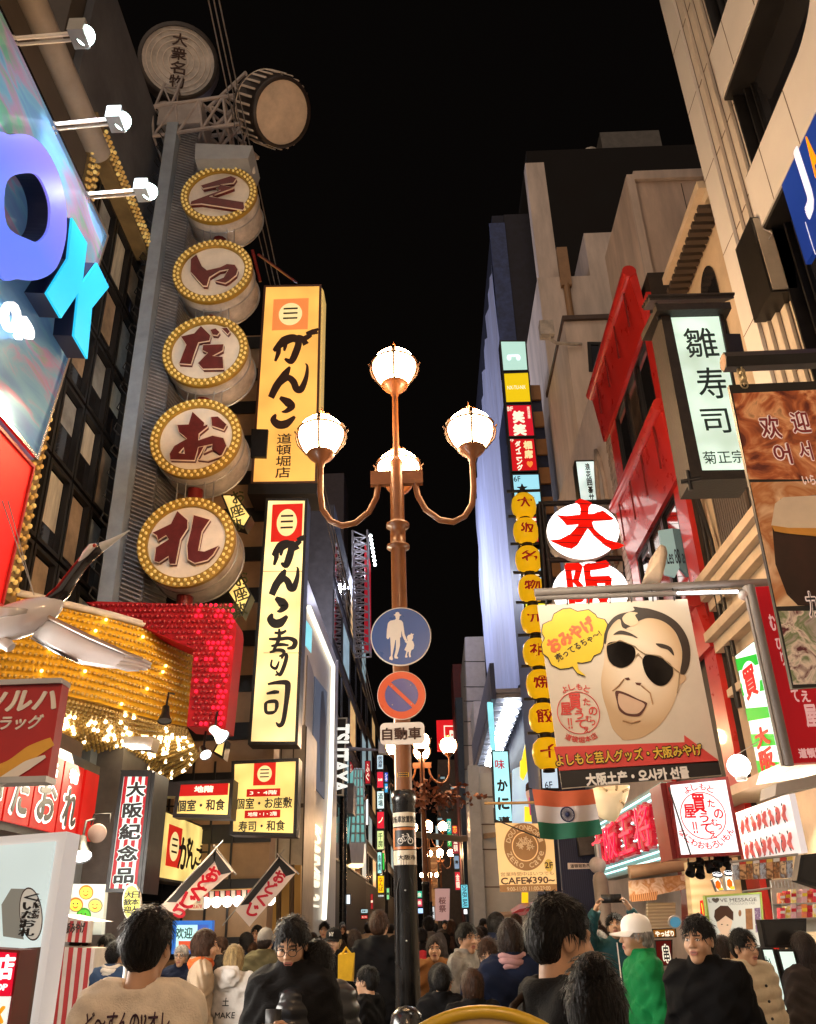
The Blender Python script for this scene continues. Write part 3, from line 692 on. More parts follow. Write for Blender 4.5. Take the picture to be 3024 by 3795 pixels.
ww=mat('letter_white',(0.8,0.76,0.7),0.4,var=0)
text(fr,t,'ツルハ',A3(-90,1215),A3(352,1335),ww,0.001,0.045,shear=0.15)
text(fr,t,'ドラッグ',A3(-75,1370),A3(266,1452),ww,0.001,0.03,shear=0.15)
brush(fr,t,'brush_stroke',[([(-120,1760),(60,1700),(200,1600),(332,1530)],[60,55,52,30])],mat('print_yellow',(0.7,0.38,0.05),0.45,var=0.1),0.001,0.003,A3)
brush(fr,t,'brush_stroke',[([(-60,1830),(100,1730),(180,1680),(290,1625)],[30,34,34,10])],ww,0.0045,0.003,A3)
fr=FL(A4(400,40),-4.3)
z1=fr.uv(A4(400,40))[1];z0=fr.uv(A4(570,555))[1]
t=thing('letter_panel_row','row of lit red panels with white edged brush characters over the shop','sign',fr.w(0,z0,-0.2))
xs=[fr.uv(A4(x,300))[0]for x in(-330,-180,-165,5,18,182,192,352,362,488,505,592)]
obj('casing',slab(fr,[(xs[0]-.1,z0-.08),(xs[-1]+.08,z0-.08),(xs[-1]+.08,z1+.12),(xs[0]-.1,z1+.12)],-0.4,-0.005),black_metal,t)
for i in range(6):obj('red_panel',slab(fr,[(xs[2*i],z0),(xs[2*i+1],z0),(xs[2*i+1],z1),(xs[2*i],z1)],-0.004,0.03),glow('panel_red','#e8120c',0.8,base='#300404',var=0.12,vscale=3,rough=.6),t)
wl_=glow('letter_edge_white','#fff6ee',1.1)
for ch,i in(('い',1),('だ',2),('お',3),('れ',4)):
 bx=(xs[2*i]+.06,z0+.06,xs[2*i+1]-.06,z0+(z1-z0)*.68)
 obj('character_edge',textmb(fr,ch,bx,0.034,0.055,0.006),wl_,t);obj('character',textmb(fr,ch,(bx[0]+.03,bx[1]+.03,bx[2]-.03,bx[3]-.03),0.044,0.03,0.006),ink,t)
for ch,i in(('名',3),('物',4)):obj('small_character',textmb(fr,ch,(xs[2*i]+.15,z0+(z1-z0)*.72,xs[2*i+1]-.15,z1-.06),0.034,0.05,0.006),wl_,t)
t=block('shop_interior_wall','dark brown shop front wall under the lit red letter panels',-6.2,-4.62,6.4,11.4,3.95,mat('shop_brown',(0.11,0.05,0.03),0.6,var=0.25),'shop')
# mirror lamp and bare bulb
t=thing('round_shop_lamp','small round grey lamp on a bent bracket beside the red panels','lamp',at_y(A4(615,530),10.6))
c=at_y(A4(614,500),10.6);obj('disc',MB().lathe(c,[(0.001,0.012),(.1,.012),(.11,0),(.1,-.02),(.001,-.03)],24,axis=(0.2,-1,-.15)),mat('dull_pink',(0.33,0.24,0.21),0.5,var=.15),t)
obj('bracket',MB().tube([c+np.array((-.1,.03,.1)),c+np.array((-.08,.03,.22)),c+np.array((.12,.03,.22)),c+np.array((.12,.03,.12))],0.012,6),black_metal,t)
spotlight('white glaring spotlight under the red letter panels',at_y(A4(515,645),10.2),(0.3,-0.5,-0.8),0.11,True)
point('shop_spot',tuple(at_y(A4(515,690),9.9)),45,(1,0.9,0.75),0.1)
# smiley menu panel
fr=FY(A4(500,980),10.4);P=[fr.uv(A4(*p))for p in((365,818),(668,822),(640,1140),(330,1140))]
t=thing('menu_sign','pale lit panel with round yellow face cakes, behind the striped stall','sign',fr.w(P[3][0],P[3][1]))
obj('board',slab(fr,P,-0.1,0),glow('menu_white','#d9dccb',0.55),t)
def disc(fr,t,nm,c,rx,ry,m,d,ext=0.006):return shape(fr,t,nm,[circ(c,rx,28,ry)],m,d,ext)
for(cx,cy,col,rim)in((545,872,'#f0cf50','#b07030'),(480,950,'#f0cf50','#b07030'),(603,955,'#e8d060','#8a8a6a'),(530,1015,'#59b53c','#3f8f30')):
 disc(fr,t,'cake_rim',A4(cx,cy),46/_k,46/_k,glow('rim'+rim,rim,0.5),0.001);disc(fr,t,'cake_face',A4(cx,cy+4),38/_k,37/_k,glow('cake'+col,col,0.75),0.008)
 for s in(-1,1):disc(fr,t,'eye_dot',A4(cx+13*s,cy-6),4/_k,5/_k,ink_brown,0.016)
 brush(fr,t,'smile',[([(cx-15,cy+12),(cx,cy+21),(cx+15,cy+12)],[2,4,2])],glow('smile_red','#c03020',0.4),0.016,0.004,A4)
disc(fr,t,'pot',A4(395,965),28/_k,26/_k,mat('pot_brown',(.2,.08,.05),.5),0.001)
text(fr,t,'SALE',A4(372,845),A4(440,890),ink_brown,0.001,0.02)
# striped stall
t=thing('striped_stall','small red and white striped stall front with hanging lettering','stall',at_y(A4(440,1704),9.6))
fr=FY(A4(440,1120),9.6)
for(pq,nm)in((((350,1050),(575,1052),(560,1190),(330,1185)),'stall_curtain'),(((320,1215),(600,1225),(560,1704),(290,1704)),'stall_front')):
 P=[fr.uv(A4(*p))for p in pq];
 if nm=='stall_front':P[2]=(P[2][0],-fr.o[2]+.02);P[3]=(P[3][0],-fr.o[2]+.02)
 obj(nm,slab(fr,P,-0.6 if nm=='stall_front' else-.08,0),mat('stripe_white',(.7,.62,.55),.6),t)
 for k in range(5):
  u0,u1=(2*k+.2)/10,(2*k+1.2)/10;L=lambda a,b2,u:(a[0]+(b2[0]-a[0])*u,a[1]+(b2[1]-a[1])*u)
  obj('red_stripe',slab(fr,[L(P[0],P[1],u0),L(P[0],P[1],u1),L(P[3],P[2],u1),L(P[3],P[2],u0)],0.001,0.008),mat('stripe_red',(.45,.03,.03),.6),t)
obj('stall_roof',slab(fr,[fr.uv(A4(*p))for p in((350,1010),(545,1052),(575,1056),(340,1050))],-.7,0.02),mat('stripe_white',(.7,.62,.55),.6),t)
text(fr,t,'大阪みやげ',A4(390,1065),A4(535,1130),ink_brown,0.01,0.04)
# white lit display board with the drum picture
fr=FY(A4(200,900),3.5);P=[fr.uv(A4(*p))for p in((-330,545),(422,488),(252,1704),(-330,1704))];P[2]=(P[2][0]-.01,-1.0);P[3]=(P[3][0],-1.0)
t=thing('display_board','tall pale lit display board with a printed round drum at the left edge','sign',fr.w(P[3][0],P[3][1]))
obj('casing',slab(fr,P,-0.14,0),glow('display_frame','#c8ccd4',.4,base='#d8d8d4'),t)
obj('lit_face',slab(fr,inset(P,0.035),0.001,0.012),glow('display_lit','#cfe0de',0.85,var=0.18,vscale=1.4),t)
shape(fr,t,'drum_print',[[A4(205+72*math.cos(a)+14*math.sin(a),1010+168*math.sin(a))for a in np.linspace(0,6.2832,36)[:-1]]],ink_brown,0.013,0.003)
shape(fr,t,'drum_skin',[[A4(207+66*math.cos(a)+13*math.sin(a),1010+158*math.sin(a))for a in np.linspace(0,6.2832,36)[:-1]]],glow('drum_print_cream','#d8d2c4',0.5),0.017,0.003)
shape(fr,t,'drum_side',[[A4(*p)for p in((80,850),(195,852),(150,950),(138,1080),(160,1170),(30,1150),(20,950))]],glow('drum_print_side','#9a9a90',0.4),0.0125,0.003)
text(fr,t,'くいだお札',A4(172,880),A4(228,1150),ink,0.021,0.03,vert=True);text(fr,t,'大阪名物',A4(232,910),A4(256,1040),ink_brown,0.021,0.0,vert=True);text(fr,t,'道頓堀',A4(150,1010),A4(166,1100),ink_brown,0.021,0.0,vert=True)
# tax free box in front of it
fr=FY(A4(60,1400),2.75);P=[fr.uv(A4(*p))for p in((-260,1215),(128,1238),(62,1720),(-260,1720))]
t=thing('tax_free_sign','red and white lit shop sign box with large white character, lower left corner','sign',fr.w(P[3][0],P[3][1]))
obj('casing',slab(fr,[P[0],(P[1][0]+.0,P[1][1]),(P[2][0],-1.2),(P[3][0],-1.2)],-0.12,0),dark_red,t)
obj('red_face',slab(fr,[fr.uv(A4(*p))for p in((-240,1235),(108,1255),(72,1525),(-240,1525))],0.001,0.012),glow('tax_red','#e01030',0.9),t)
obj('white_face',slab(fr,[fr.uv(A4(-240,1530)),fr.uv(A4(72,1530)),(fr.uv(A4(40,1720))[0],-1.15),(fr.uv(A4(-240,1720))[0],-1.15)],0.001,0.012),glow('tax_white','#f5f2ea',0.95),t)
text(fr,t,'免税店',A4(-215,1270),A4(88,1425),glow('tax_letter','#ffffff',1.2),0.0125,0.04);text(fr,t,'SHOP',A4(-80,1452),A4(56,1490),glow('tax_letter','#ffffff',1.2),0.0125,0.02)
text(fr,t,'OX',A4(-110,1590),A4(34,1700),glow('tax_orange','#f0a020',0.9),0.0125,0.08)
fr3=FY(A4(160,1450),2.95);P=[fr3.uv(A4(*p))for p in((132,1228),(192,1222),(128,1720),(66,1720))]
obj('side_board',slab(fr3,[P[0],P[1],(P[2][0],-1.2),(P[3][0],-1.2)],-.08,0),mat('side_maroon',(.09,.03,.025),.4),t)
text(fr3,t,'免税店',A4(112,1255),A4(172,1640),mat('dull_letter',(.3,.26,.24),.5,var=0),0.001,0.01,vert=True)
fr=FY(A4(815,500),9.3);px=[A4(*p)for p in((768,122),(962,122),(886,874),(668,872))]
t,fr,Q,pr=boxsign('souvenir_sign','tall lit sign with red and white stripes and black outlined characters','sign',px,9.3,glow('stripe_lit','#dcefe4',0.95,var=.08),black_metal,0.3,0.035)
L=lambda a,b2,u:(a[0]+(b2[0]-a[0])*u,a[1]+(b2[1]-a[1])*u)
P=[fr.uv(p)for p in px]
for u in(0.12,0.36,0.58,0.80):
 obj('red_stripe',slab(fr,[L(P[0],P[1],u+.0),L(P[0],P[1],u+.115),L(P[3],P[2],u+.115),L(P[3],P[2],u)],-.1 if 0 else pr+.0005,pr+0.003),glow('stripe_red_lit','#c4202c',0.7),t)
obj('side_frame',slab(fr,[fr.uv(A4(*p))for p in((964,118),(985,112),(905,880),(888,876))],-.5,.02),black_metal,t)
for ch,(x0,y0,x1,y1)in zip('大阪紀念品',((808,178,918,268),(785,310,900,402),(765,442,888,538),(750,578,870,675),(730,722,845,815))):
 for bo,g_,m_,dd in((0.11,5,glow('char_edge','#eefaf2',1.0),pr+.004),(0.035,0,ink,pr+.010)):
  text(fr,t,ch,A4(x0-g_,y0-g_),A4(x1+g_,y1+g_),m_,dd,bo,ext=.005)
obj('bracket',slab(fr,[fr.uv(A4(*p))for p in((760,100),(960,100),(962,122),(768,122))],-.4,0),black_metal,t)
# oval welcome sign
fr=FY(A4(828,930),7.5);t=thing('oval_sign','yellow oval sign with handwritten style black characters behind the beige shirt man','sign',fr.w(0,-.5))
shape(fr,t,'oval_board',[[A4(830+58*math.cos(a),935+118*math.sin(a))for a in np.linspace(0,6.2832,40)[:-1]]],mat('oval_white',(.75,.72,.6),.4),-0.02,.04)
shape(fr,t,'oval_face',[[A4(831+52*math.cos(a),940+108*math.sin(a))for a in np.linspace(0,6.2832,40)[:-1]]],glow('oval_yellow','#eadf6a',0.7),0.001,.006)
text(fr,t,'大歓迎',A4(790,865),A4(826,1005),ink,0.006,.015,vert=True);text(fr,t,'日本人',A4(838,865),A4(872,1000),ink,0.006,.015,vert=True)
obj('stick',MB().tube([fr.w(0,-.4,-.03),fr.w(0.02,-2.0,-.03)],.015,8),white_paint,t)
# ================================================================== SUSHI RESTAURANT SIGNS
t=block('sushi_building','beige panelled building with dark gaps behind the tall sushi signs',-9,-2.9,16.2,16.8,14.5,mat('panel_orange_beige',(.42,.27,.15),.6,var=.12),'building')
frw=Fr((0,16.2,0),0);b=MB();
for k in range(16):b.add([],[]);slab(frw,[(-8.8,0.3+k*.92),(-2.88,0.3+k*.92),(-2.88,.62+k*.92),(-8.8,.62+k*.92)],.002,.05,b)
obj('dark_band',b,black_metal,t)
b=MB()
for k in range(12):slab(frw,[(-8+k*.4,.3),(-7.96+k*.4,.3),(-7.96+k*.4,4.5),(-8+k*.4,4.5)],.06,.08,b)
for k in range(10):slab(frw,[(-8.3,.5+k*.4),(-4.0,.5+k*.4),(-4.0,.53+k*.4),(-8.3,.53+k*.4)],.085,.1,b)
obj('grille',b,black_metal,t)
def crest(fr,t,p0,p1,d,m_red=None):
 a,b2=fr.uv(p0),fr.uv(p1);m_red=m_red or glow('crest_red','#d8281c',0.8)
 obj('emblem_ground',slab(fr,[(a[0],a[1]),(b2[0],a[1]),(b2[0],b2[1]),(a[0],b2[1])],d,d+.004),m_red,t)
 cx,cy=(a[0]+b2[0])/2,(a[1]+b2[1])/2;w,h=abs(b2[0]-a[0]),abs(b2[1]-a[1])
 shape(fr,t,'emblem',[circ((cx,cy),w*.33,28,h*.36)],glow('crest_cream','#f6df9a',.95),d+.0045,.004,px=False)
 for k in(-.14,0.02,.17):shape(fr,t,'emblem_bar',[[(cx-w*.2,cy+h*k-h*.02),(cx+w*.2,cy+h*k-h*.02),(cx+w*.2,cy+h*k+h*.03),(cx-w*.2,cy+h*k+h*.03)]],ink_brown,d+.009,.003,px=False)
# tall upper sign
px=[Dd(*p)for p in((556,602),(677,600),(668,1018),(528,1020))]
t,fr,Q,pr=boxsign('upper_sushi_sign','huge amber lit vertical sign with brown brush hiragana above the longer sushi sign','sign',px,15.2,glow_orange,mat('sign_case_brown',(.12,.05,.03),.5),0.5,0.05)
crest(fr,t,A5(195,275),A5(410,462),pr+.001,glow('crest_orange','#f08a48',.9))
S5=lambda*st:[([p for p in pts],[w/_k for w in wd])for pts,wd in st]
GA=S5(([(195,600),(260,540),(320,520),(352,545),(335,610),(305,665),(265,650)],[20,58,50,42,45,40,12]),([(230,555),(225,610),(205,665)],[25,30,14]),([(255,525),(268,560),(262,600)],[40,30,12]),([(345,505),(375,520),(400,560)],[12,30,40]),([(365,525),(405,515),(435,500)],[16,32,16]),([(400,490),(440,480),(478,462)],[14,30,12]),([(425,495),(455,485),(475,490)],[14,24,8]))
NN=S5(([(298,700),(270,745),(215,820),(178,895)],[12,46,48,40]),([(195,850),(240,800),(285,770),(320,795),(340,840),(370,840),(400,770),(408,700),(395,680)],[16,34,38,44,44,42,28,16,4]))
KO=S5(([(235,895),(285,925),(310,950),(275,980),(245,985)],[20,56,44,26,4]),([(210,1000),(195,1035),(225,1065),(275,1060),(330,1015)],[10,44,52,50,16]))
brush(fr,t,'brush_character',GA,ink_brown,pr+.001,.008,A5);brush(fr,t,'brush_character',NN,ink_brown,pr+.001,.008,A5);brush(fr,t,'brush_character',KO,ink_brown,pr+.001,.008,A5)
text(fr,t,'道頓堀店',A5(218,1120),A5(298,1402),ink_brown,pr+.001,0.012,vert=True)
P=[fr.uv(A5(*p))for p in((60,1105),(165,1108),(152,1282),(55,1280))];obj('notch_box',slab(fr,P,0.02,.1),black_metal,t)
P=[fr.uv(A5(*p))for p in((40,1450),(478,1448),(470,1512),(35,1515))];obj('bottom_beam',slab(fr,P,-.7,.1),black_metal,t)
P=[fr.uv(A5(*p))for p in((487,180),(510,215),(478,1455),(455,1450))];obj('lit_side',slab(fr,P,-.5,-.02),glow('side_amber','#ffd27a',.5),t)
for k,(a,b2)in enumerate((((345,165),(105,-30)),((60,1310),(285,1445)))):
 pass
tag(obj('tie_rod',MB().tube([at_y(A5(340,165),15.3),at_y(A5(100,-10),12.9)],.03,6).tube([at_y(A5(110,160),13.2),at_y(A5(60,-40),12.9)],.035,6),dark_red),'dark red tie rods running from the tower to the amber sign','rod')
# long lower sign
px=[Dd(*p)for p in((560,1050),(648,1050),(627,1568),(522,1568))]
t,fr,Q,pr=boxsign('long_sushi_sign','long cream lit vertical sign with five black brush characters and a red square on top','sign',px,14.2,glow_cream,black_metal,0.4,0.05)
crest(fr,t,A5(188,1570),A5(372,1800),pr+.001)
def tr_(st,ax,ay,sx,sy):return[([((p[0]-ax[0])*sx+ay[0],(p[1]-ax[1])*sy+ay[1])for p in pts],[w*sx*1.4 for w in wd])for pts,wd in st]
# same hand-brushed hiragana at this sign's place (A6 coordinates)
brush(fr,t,'brush_character',tr_(GA,(195,460),(20,145),.74,.92),ink,pr+.001,.008,A6)
brush(fr,t,'brush_character',tr_(NN,(160,680),(0,345),.72,.82),ink,pr+.001,.008,A6)
brush(fr,t,'brush_character',tr_(KO,(190,895),(2,540),.78,.95),ink,pr+.001,.008,A6)
S6=lambda*st:[([p for p in pts],[w/_k for w in wd])for pts,wd in st]
KOT=S6(([(30,760),(75,762),(105,745)],[14,22,12]),([(60,735),(58,800),(20,880)],[12,26,14]),([(-5,800),(60,800),(120,795),(160,815),(150,850),(110,860)],[12,24,22,34,30,12]),([(10,845),(70,835),(120,840)],[12,22,12]),([(0,885),(50,870),(90,880),(75,925)],[12,22,24,10]),([(15,930),(10,970),(40,985),(60,940)],[10,16,20,8]),([(60,910),(105,900),(95,960),(65,1025),(40,1000)],[10,24,26,24,6]),([(35,1030),(60,1020)],[10,14]))
TSU=S6(([(-12,1085),(45,1075),(105,1075),(115,1100),(105,1200),(85,1320),(60,1345),(40,1325)],[12,24,34,38,30,28,28,6]),([(-20,1145),(30,1135),(60,1135)],[12,26,16]),([(-30,1205),(0,1195),(40,1195),(45,1225),(35,1260)],[10,22,24,24,12]),([(-25,1205),(-22,1260),(15,1265),(36,1255)],[22,22,22,12]))
brush(fr,t,'brush_character',KOT,ink,pr+.001,.008,A6);brush(fr,t,'brush_character',TSU,ink,pr+.001,.008,A6)
b=MB()
for y in(370,885):b.add([],[]);slab(fr,[fr.uv(A6(-40,y)),fr.uv(A6(205,y)),fr.uv(A6(205,y+4)),fr.uv(A6(-40,y+4))],pr+.0002,pr+.0008,b)
obj('panel_seam',b,mat('seam',(.4,.3,.15),.5,var=0),t)
# floors sign
px=[Dd(*p)for p in((488,1603),(630,1596),(624,1762),(484,1758))]
t,fr,Q,pr=boxsign('floor_guide_sign','square cream lit sign with two red floor strips under the long sushi sign','sign',px,13.6,glow_cream2,black_metal,0.35,0.05)
crest(fr,t,A4(1607,55),(1000+34/_k,2795+195/_k),pr+.001)
rs_=glow('strip_red','#c81e1a',.75);cw=glow('strip_letter','#fff2d8',1.0)
for(y0,y1,s)in((1662,1676,'3・4階'),(1707,1721,'地階・1・2階')):
 a,b2=fr.uv(Dd(520 if s[0]=='3' else 516,y0)),fr.uv(Dd(590 if s[0]=='3' else 590,y1));obj('red_strip',slab(fr,[(a[0],a[1]),(b2[0],a[1]),(b2[0],b2[1]),(a[0],b2[1])],pr+.001,pr+.005),rs_,t)
 obj('strip_lettering',textmb(fr,s,(a[0]+.05,a[1]-.025,b2[0]-.05,b2[1]+.025),pr+.0055,.02,.004),cw,t)
text(fr,t,'個室・お座敷',Dd(497,1681),Dd(615,1701),ink,pr+.001,.02);text(fr,t,'寿司・和食',Dd(503,1729),Dd(600,1749),ink,pr+.001,.02)
# basement sign
px=[A4(*p)for p in((1125,172),(1478,160),(1460,408),(1092,400))]
t,fr,Q,pr=boxsign('basement_sign','small cream lit sign with a red top strip on a black arm','sign',px,12.0,glow_cream2,black_metal,0.3,0.05)
a,b2=fr.uv(A4(1140,186)),fr.uv(A4(1440,258));obj('red_strip',slab(fr,[a,(b2[0],a[1]),b2,(a[0],b2[1])],pr+.001,pr+.005),rs_,t)
obj('strip_lettering',textmb(fr,'地階',(a[0]+(b2[0]-a[0])*.3,a[1]-.04,b2[0]-(b2[0]-a[0])*.3,b2[1]+.04),pr+.0055,.04,.004),cw,t)
text(fr,t,'個室・和食',A4(1122,290),A4(1420,356),ink,pr+.001,.025)
obj('arm',slab(fr,[fr.uv(A4(*p))for p in((960,165),(1120,172),(1118,262),(960,262))],-.3,-.05),black_metal,t)
# slanted panel on the facade
fr=FL(A4(1015,340),-4.15)
t=thing('facade_sushi_sign','cream lit sushi panel running along the house wall with brush lettering','sign',fr.w(.5,-1.2))
P=[fr.uv(A4(*p))for p in((1018,340),(1378,495),(1345,812),(972,790))];P[2]=(P[1][0],P[3][1])
obj('casing',slab(fr,P,-.3,0),black_metal,t);obj('lit_face',slab(fr,inset(P,.04),.001,.02),glow_cream2,t)
crest(fr,t,A4(1060,440),A4(1122,722),.021)
W=P[1][0]-P[0][0]
for ch,(x0,x1,y0,y1)in zip('がんこ寿司',((1125,1185,500,740),(1180,1225,530,735),(1230,1262,590,710),(1255,1300,560,700),(1305,1345,560,700))):text(fr,t,ch,A4(x0,y0),A4(x1,y1),ink,.021,.03)
# three small slanted lantern boxes
for k,(P_,lab)in enumerate((([A3(1395,-30),A3(1490,-30),A3(1588,105),A3(1545,178),A3(1470,155)],'upper hexagonal lit side sign beside the lowest round sign'),([A3(1435,590),A3(1525,480),A3(1588,600),A3(1530,733)],'middle hexagonal lit side sign over the red marquee end'),([A3(1345,1590),A3(1400,1490),A3(1432,1520),A3(1410,1640),A3(1340,1600)],'lowest hexagonal lit side sign under the red marquee end'))):
 fr=FY(P_[0],13.2);L=[fr.uv(p)for p in P_];cx=sum(p[0]for p in L)/len(L);cy=sum(p[1]for p in L)/len(L)
 t=thing('hexagonal_sign',lab,'sign',fr.w(cx,cy),'small hexagonal lit signs')
 obj('casing',slab(fr,L,-.3,0),black_metal,t);obj('lit_face',slab(fr,inset(L,.03),.001,.015),glow_cream2,t)
 if k<2:obj('lettering',textmb(fr,'お座敷',(cx-.12,cy-.42,cx+.12,cy+.42),.016,.02,vert=True,rot=.35),mat('olive_ink',(.05,.05,.01),.5,var=0),t)
# ================================================================== STREET LAMPS
lamp_paint=mat('lamp_brown_paint',(0.19,0.065,0.017),0.42,var=0.15,vscale=6,coat=0.2)
cage_paint=mat('cage_dark_bronze',(0.03,0.012,0.004),0.5,var=0.1)
pole_black=mat('pole_black_paint',(0.012,0.012,0.012),0.25,var=0.3,vscale=7,bump=0.06,bscale=30,coat=0.3)
globe_glow=glow('globe_opal',(1.0,0.6,0.3),120.0,base='#fff4e0')
def globe_at(t,c):
 """opal globe in its cage: c is the bottom of the cup"""
 c=np.array(c,float);q_=.94;k0=lambda L:[(a*q_,b*q_)for a,b in L]
 obj('cup',MB().lathe(c,k0([(.03,-.04),(.045,0),(.05,.03),(.13,.1),(.16,.14),(.165,.155),(.15,.16)]),28),lamp_paint,t)
 g=obj('globe',MB().lathe(c,k0([(.15,.15),(.2,.22),(.24,.31),(.258,.39),(.255,.46),(.225,.54),(.16,.6),(.08,.63),(.001,.64)]),32),globe_glow,t)
 cage=MB();prof=k0([(.165,.15),(.21,.22),(.25,.31),(.27,.39),(.268,.44)])
 for k in range(4):
  a=k*math.pi/2;e=np.array((math.cos(a),math.sin(a),0))
  cage.tube([c+e*r+np.array((0,0,h))for r,h in prof]+[c+e*.262*q_+np.array((0,0,.5*q_))],.015,6)
  cage.tube([c+q_*(e*.26+np.array((0,0,.49))),c+q_*(e*.235+np.array((0,0,.55))),c+q_*(e*.205+np.array((0,0,.585)))],[.03,.02,.001],6)
  cage.tube([c+e*r+np.array((0,0,h))for r,h in k0(((.2,.19),(.27,.28),(.295,.37),(.29,.43),(.315,.47)))],.01,6)
 cage.tube([c+.262*q_*np.array((math.cos(k*.19635),math.sin(k*.19635),0))+np.array((0,0,.46*q_))for k in range(33)],.013,6,caps=False)
 obj('cage',cage,cage_paint,t)
 f=MB();f.lathe(c-np.array((0,0,.04)),[(.04,.635),(.045,.65),(.015,.67),(.026,.695),(.036,.715),(.01,.745),(.001,.8)],10)
 for k in range(4):
  e=np.array((math.cos(k*1.5708),math.sin(k*1.5708),0));f.tube([c+np.array((0,0,.62)),c+e*.06+np.array((0,0,.665)),c+e*.09+np.array((0,0,.65))],[.012,.01,.003],5)
 obj('finial',f,lamp_paint,t)
def street_lamp(label,px,Y,full=True,front=False):
 b0=at_y(px,Y);base=np.array((b0[0],Y,0.0))
 t=thing('street_lamp',label,'street lamp',base,'branching globe street lamps down the middle of the street')
 P=lambda x,y,z:base+np.array((x,y,z))
 obj('lower_pole',MB().lathe(base,[(.2,0),(.2,.25),(.15,.4),(.125,.5),(.105,.7),(.1,2.62),(.106,2.63),(.112,2.68),(.106,2.73),(.078,2.74)],28),pole_black,t)
 obj('upper_pole',MB().lathe(base,[(.078,2.74),(.075,5.1),(.078,5.12),(.118,5.125),(.118,5.15),(.08,5.155),(.078,5.36),(.12,5.365),(.12,5.395),(.08,5.4),(.074,5.44),(.072,6.0),(.07,6.14),(.03,6.2)],28),lamp_paint,t)
 if full:obj('stem',MB().tube([P(0,0,5.5),P(0,0,7.0)],.034,14),lamp_paint,t)
 bk=MB();bk.box(base[0]-.28,base[0]+.28,Y-.035,Y+.035,5.86,6.02).box(base[0]-.035,base[0]+.035,Y+.036 if 1 else 0,Y+.28,5.86,6.02)
 if front:bk.box(base[0]-.035,base[0]+.035,Y-.28,Y-.036,5.86,6.02)
 obj('bracket',bk,lamp_paint,t)
 dirs=[(-1,0),(1,0),(0,1)]+([(0,-1)]if front else[])
 for dx,dy in dirs:
  prof=[(.2,5.86),(.22,5.72),(.3,5.55),(.44,5.43),(.58,5.4),(.7,5.46),(.79,5.6),(.815,5.8),(.82,6.1)]
  obj('arm',MB().tube([P(dx*r,dy*r,z)for r,z in prof],.032,12),lamp_paint,t)
  globe_at(t,P(dx*.82,dy*.82,6.13))
 if full:globe_at(t,P(0,0,7.0))
 return t,base
lampA,lb=street_lamp('nearest tall brown street lamp with a top globe and round road signs on its pole',A7(850,480),7.9)
hat=MB()
for(dz,w_)in((0,1),):
 fr=Fr(lb+np.array((0,-.104,0)))
 pts=[fr.uv(A7(*p))for p in((792,1330),(790,860),(805,790),(850,735),(900,790),(915,860),(925,1320),(890,1360),(830,1360),(792,1330))]
def wrap(mb,c,R):
 """bend a flat print round the pole"""
 out=[]
 for x,y,z in mb.v:
  d=-(y-c[1])-R;a=(x-c[0])/R;out.append((c[0]+(R+d)*math.sin(a),c[1]-(R+d)*math.cos(a),z))
 mb.v=out;return mb
def wrap_rect(c,R,z0,z1,a0,a1,mi=0,th=0.0015):
 mb=MB();n=14;vs=[]
 for k in range(n+1):
  a=a0+(a1-a0)*k/n
  for z in(z0,z1):vs.append((c[0]+(R+th)*math.sin(a),c[1]-(R+th)*math.cos(a),z))
 mb.add(vs,[(2*k,2*k+2,2*k+3,2*k+1)for k in range(n)],mi,True);return mb
frp=Fr((lb[0],lb[1]-.1,0))
zz=lambda y:frp.uv(A7(850,y))[1]
b=MB();b.tube([frp.w(frp.uv(A7(x,y))[0]*.93,frp.uv(A7(x,y))[1],-.012 if 795<x<905 else-.03)for x,y in((800,1335),(797,860),(812,790),(852,742),(895,790),(905,860),(914,1320),(880,1362),(835,1362),(800,1335))],.006,6)
obj('access_hatch',b,black_metal,lampA)
obj('hatch_screw',MB().ball((lb[0],lb[1]-.102,zz(1180)),.008,8).ball((lb[0],lb[1]-.102,zz(860)),.008,8),steel,lampA)
b=MB()
for y0,y1,m_,nm in((365,455,'sticker_cream','upper'),(605,698,'sticker_cream','lower')):pass
stick=mat('sticker_cream',(.62,.55,.42),.35,var=.08);sor=mat('sticker_orange',(.42,.13,.03),.35,var=.1)
t=thing('pole_sticker','cream pole band forbidding bicycle parking with a white bicycle on orange','sticker',(lb[0],lb[1]-.1,zz(700)))
obj('upper_band',wrap_rect(lb,.1,zz(455),zz(365),-1.35,1.35),stick,t);obj('orange_band',wrap_rect(lb,.1,zz(600),zz(462),-1.35,1.35),sor,t);obj('lower_band',wrap_rect(lb,.1,zz(698),zz(606),-1.35,1.35),stick,t)
obj('dark_patch',wrap_rect(lb,.1,zz(582),zz(478),-.95,1.0,th=.0025),black_metal,t)
for s,y0,y1,x0,x1 in(('自転車放置禁止',388,432,-.125,.125),('大阪市',635,668,-.06,.105)):
 obj('lettering',wrap(textmb(Fr((lb[0],lb[1]-.1,0)),s,(x0,zz(y1),x1,zz(y0)),.003,.02,.001),lb,.1),ink,t)
bi=MB();fb=Fr((lb[0],lb[1]-.1,0));zc=zz(548);
for cx in(-.035,.055):bi.tube([fb.w(cx+.024*math.cos(k*.3927),zc+.024*math.sin(k*.3927),.004)for k in range(17)],.0035,5)
for pa in(((-.035,0),(-.012,.04),(.038,.04),(.01,.0),(-.012,.04)),((-.035,0),(.01,0)),((.055,0),(.034,.055),(.022,.058)),((-.018,.052),(-.002,.052))):bi.tube([fb.w(a,zc+b2,.004)for a,b2 in pa],.0035,5)
obj('bicycle_print',wrap(bi,lb,.1),ww,t)
fy=FY(A6(838,1652),7.9-.08);t=thing('pole_label','small yellow label with black rows on the upper pole','label',fy.w(0,-.03))
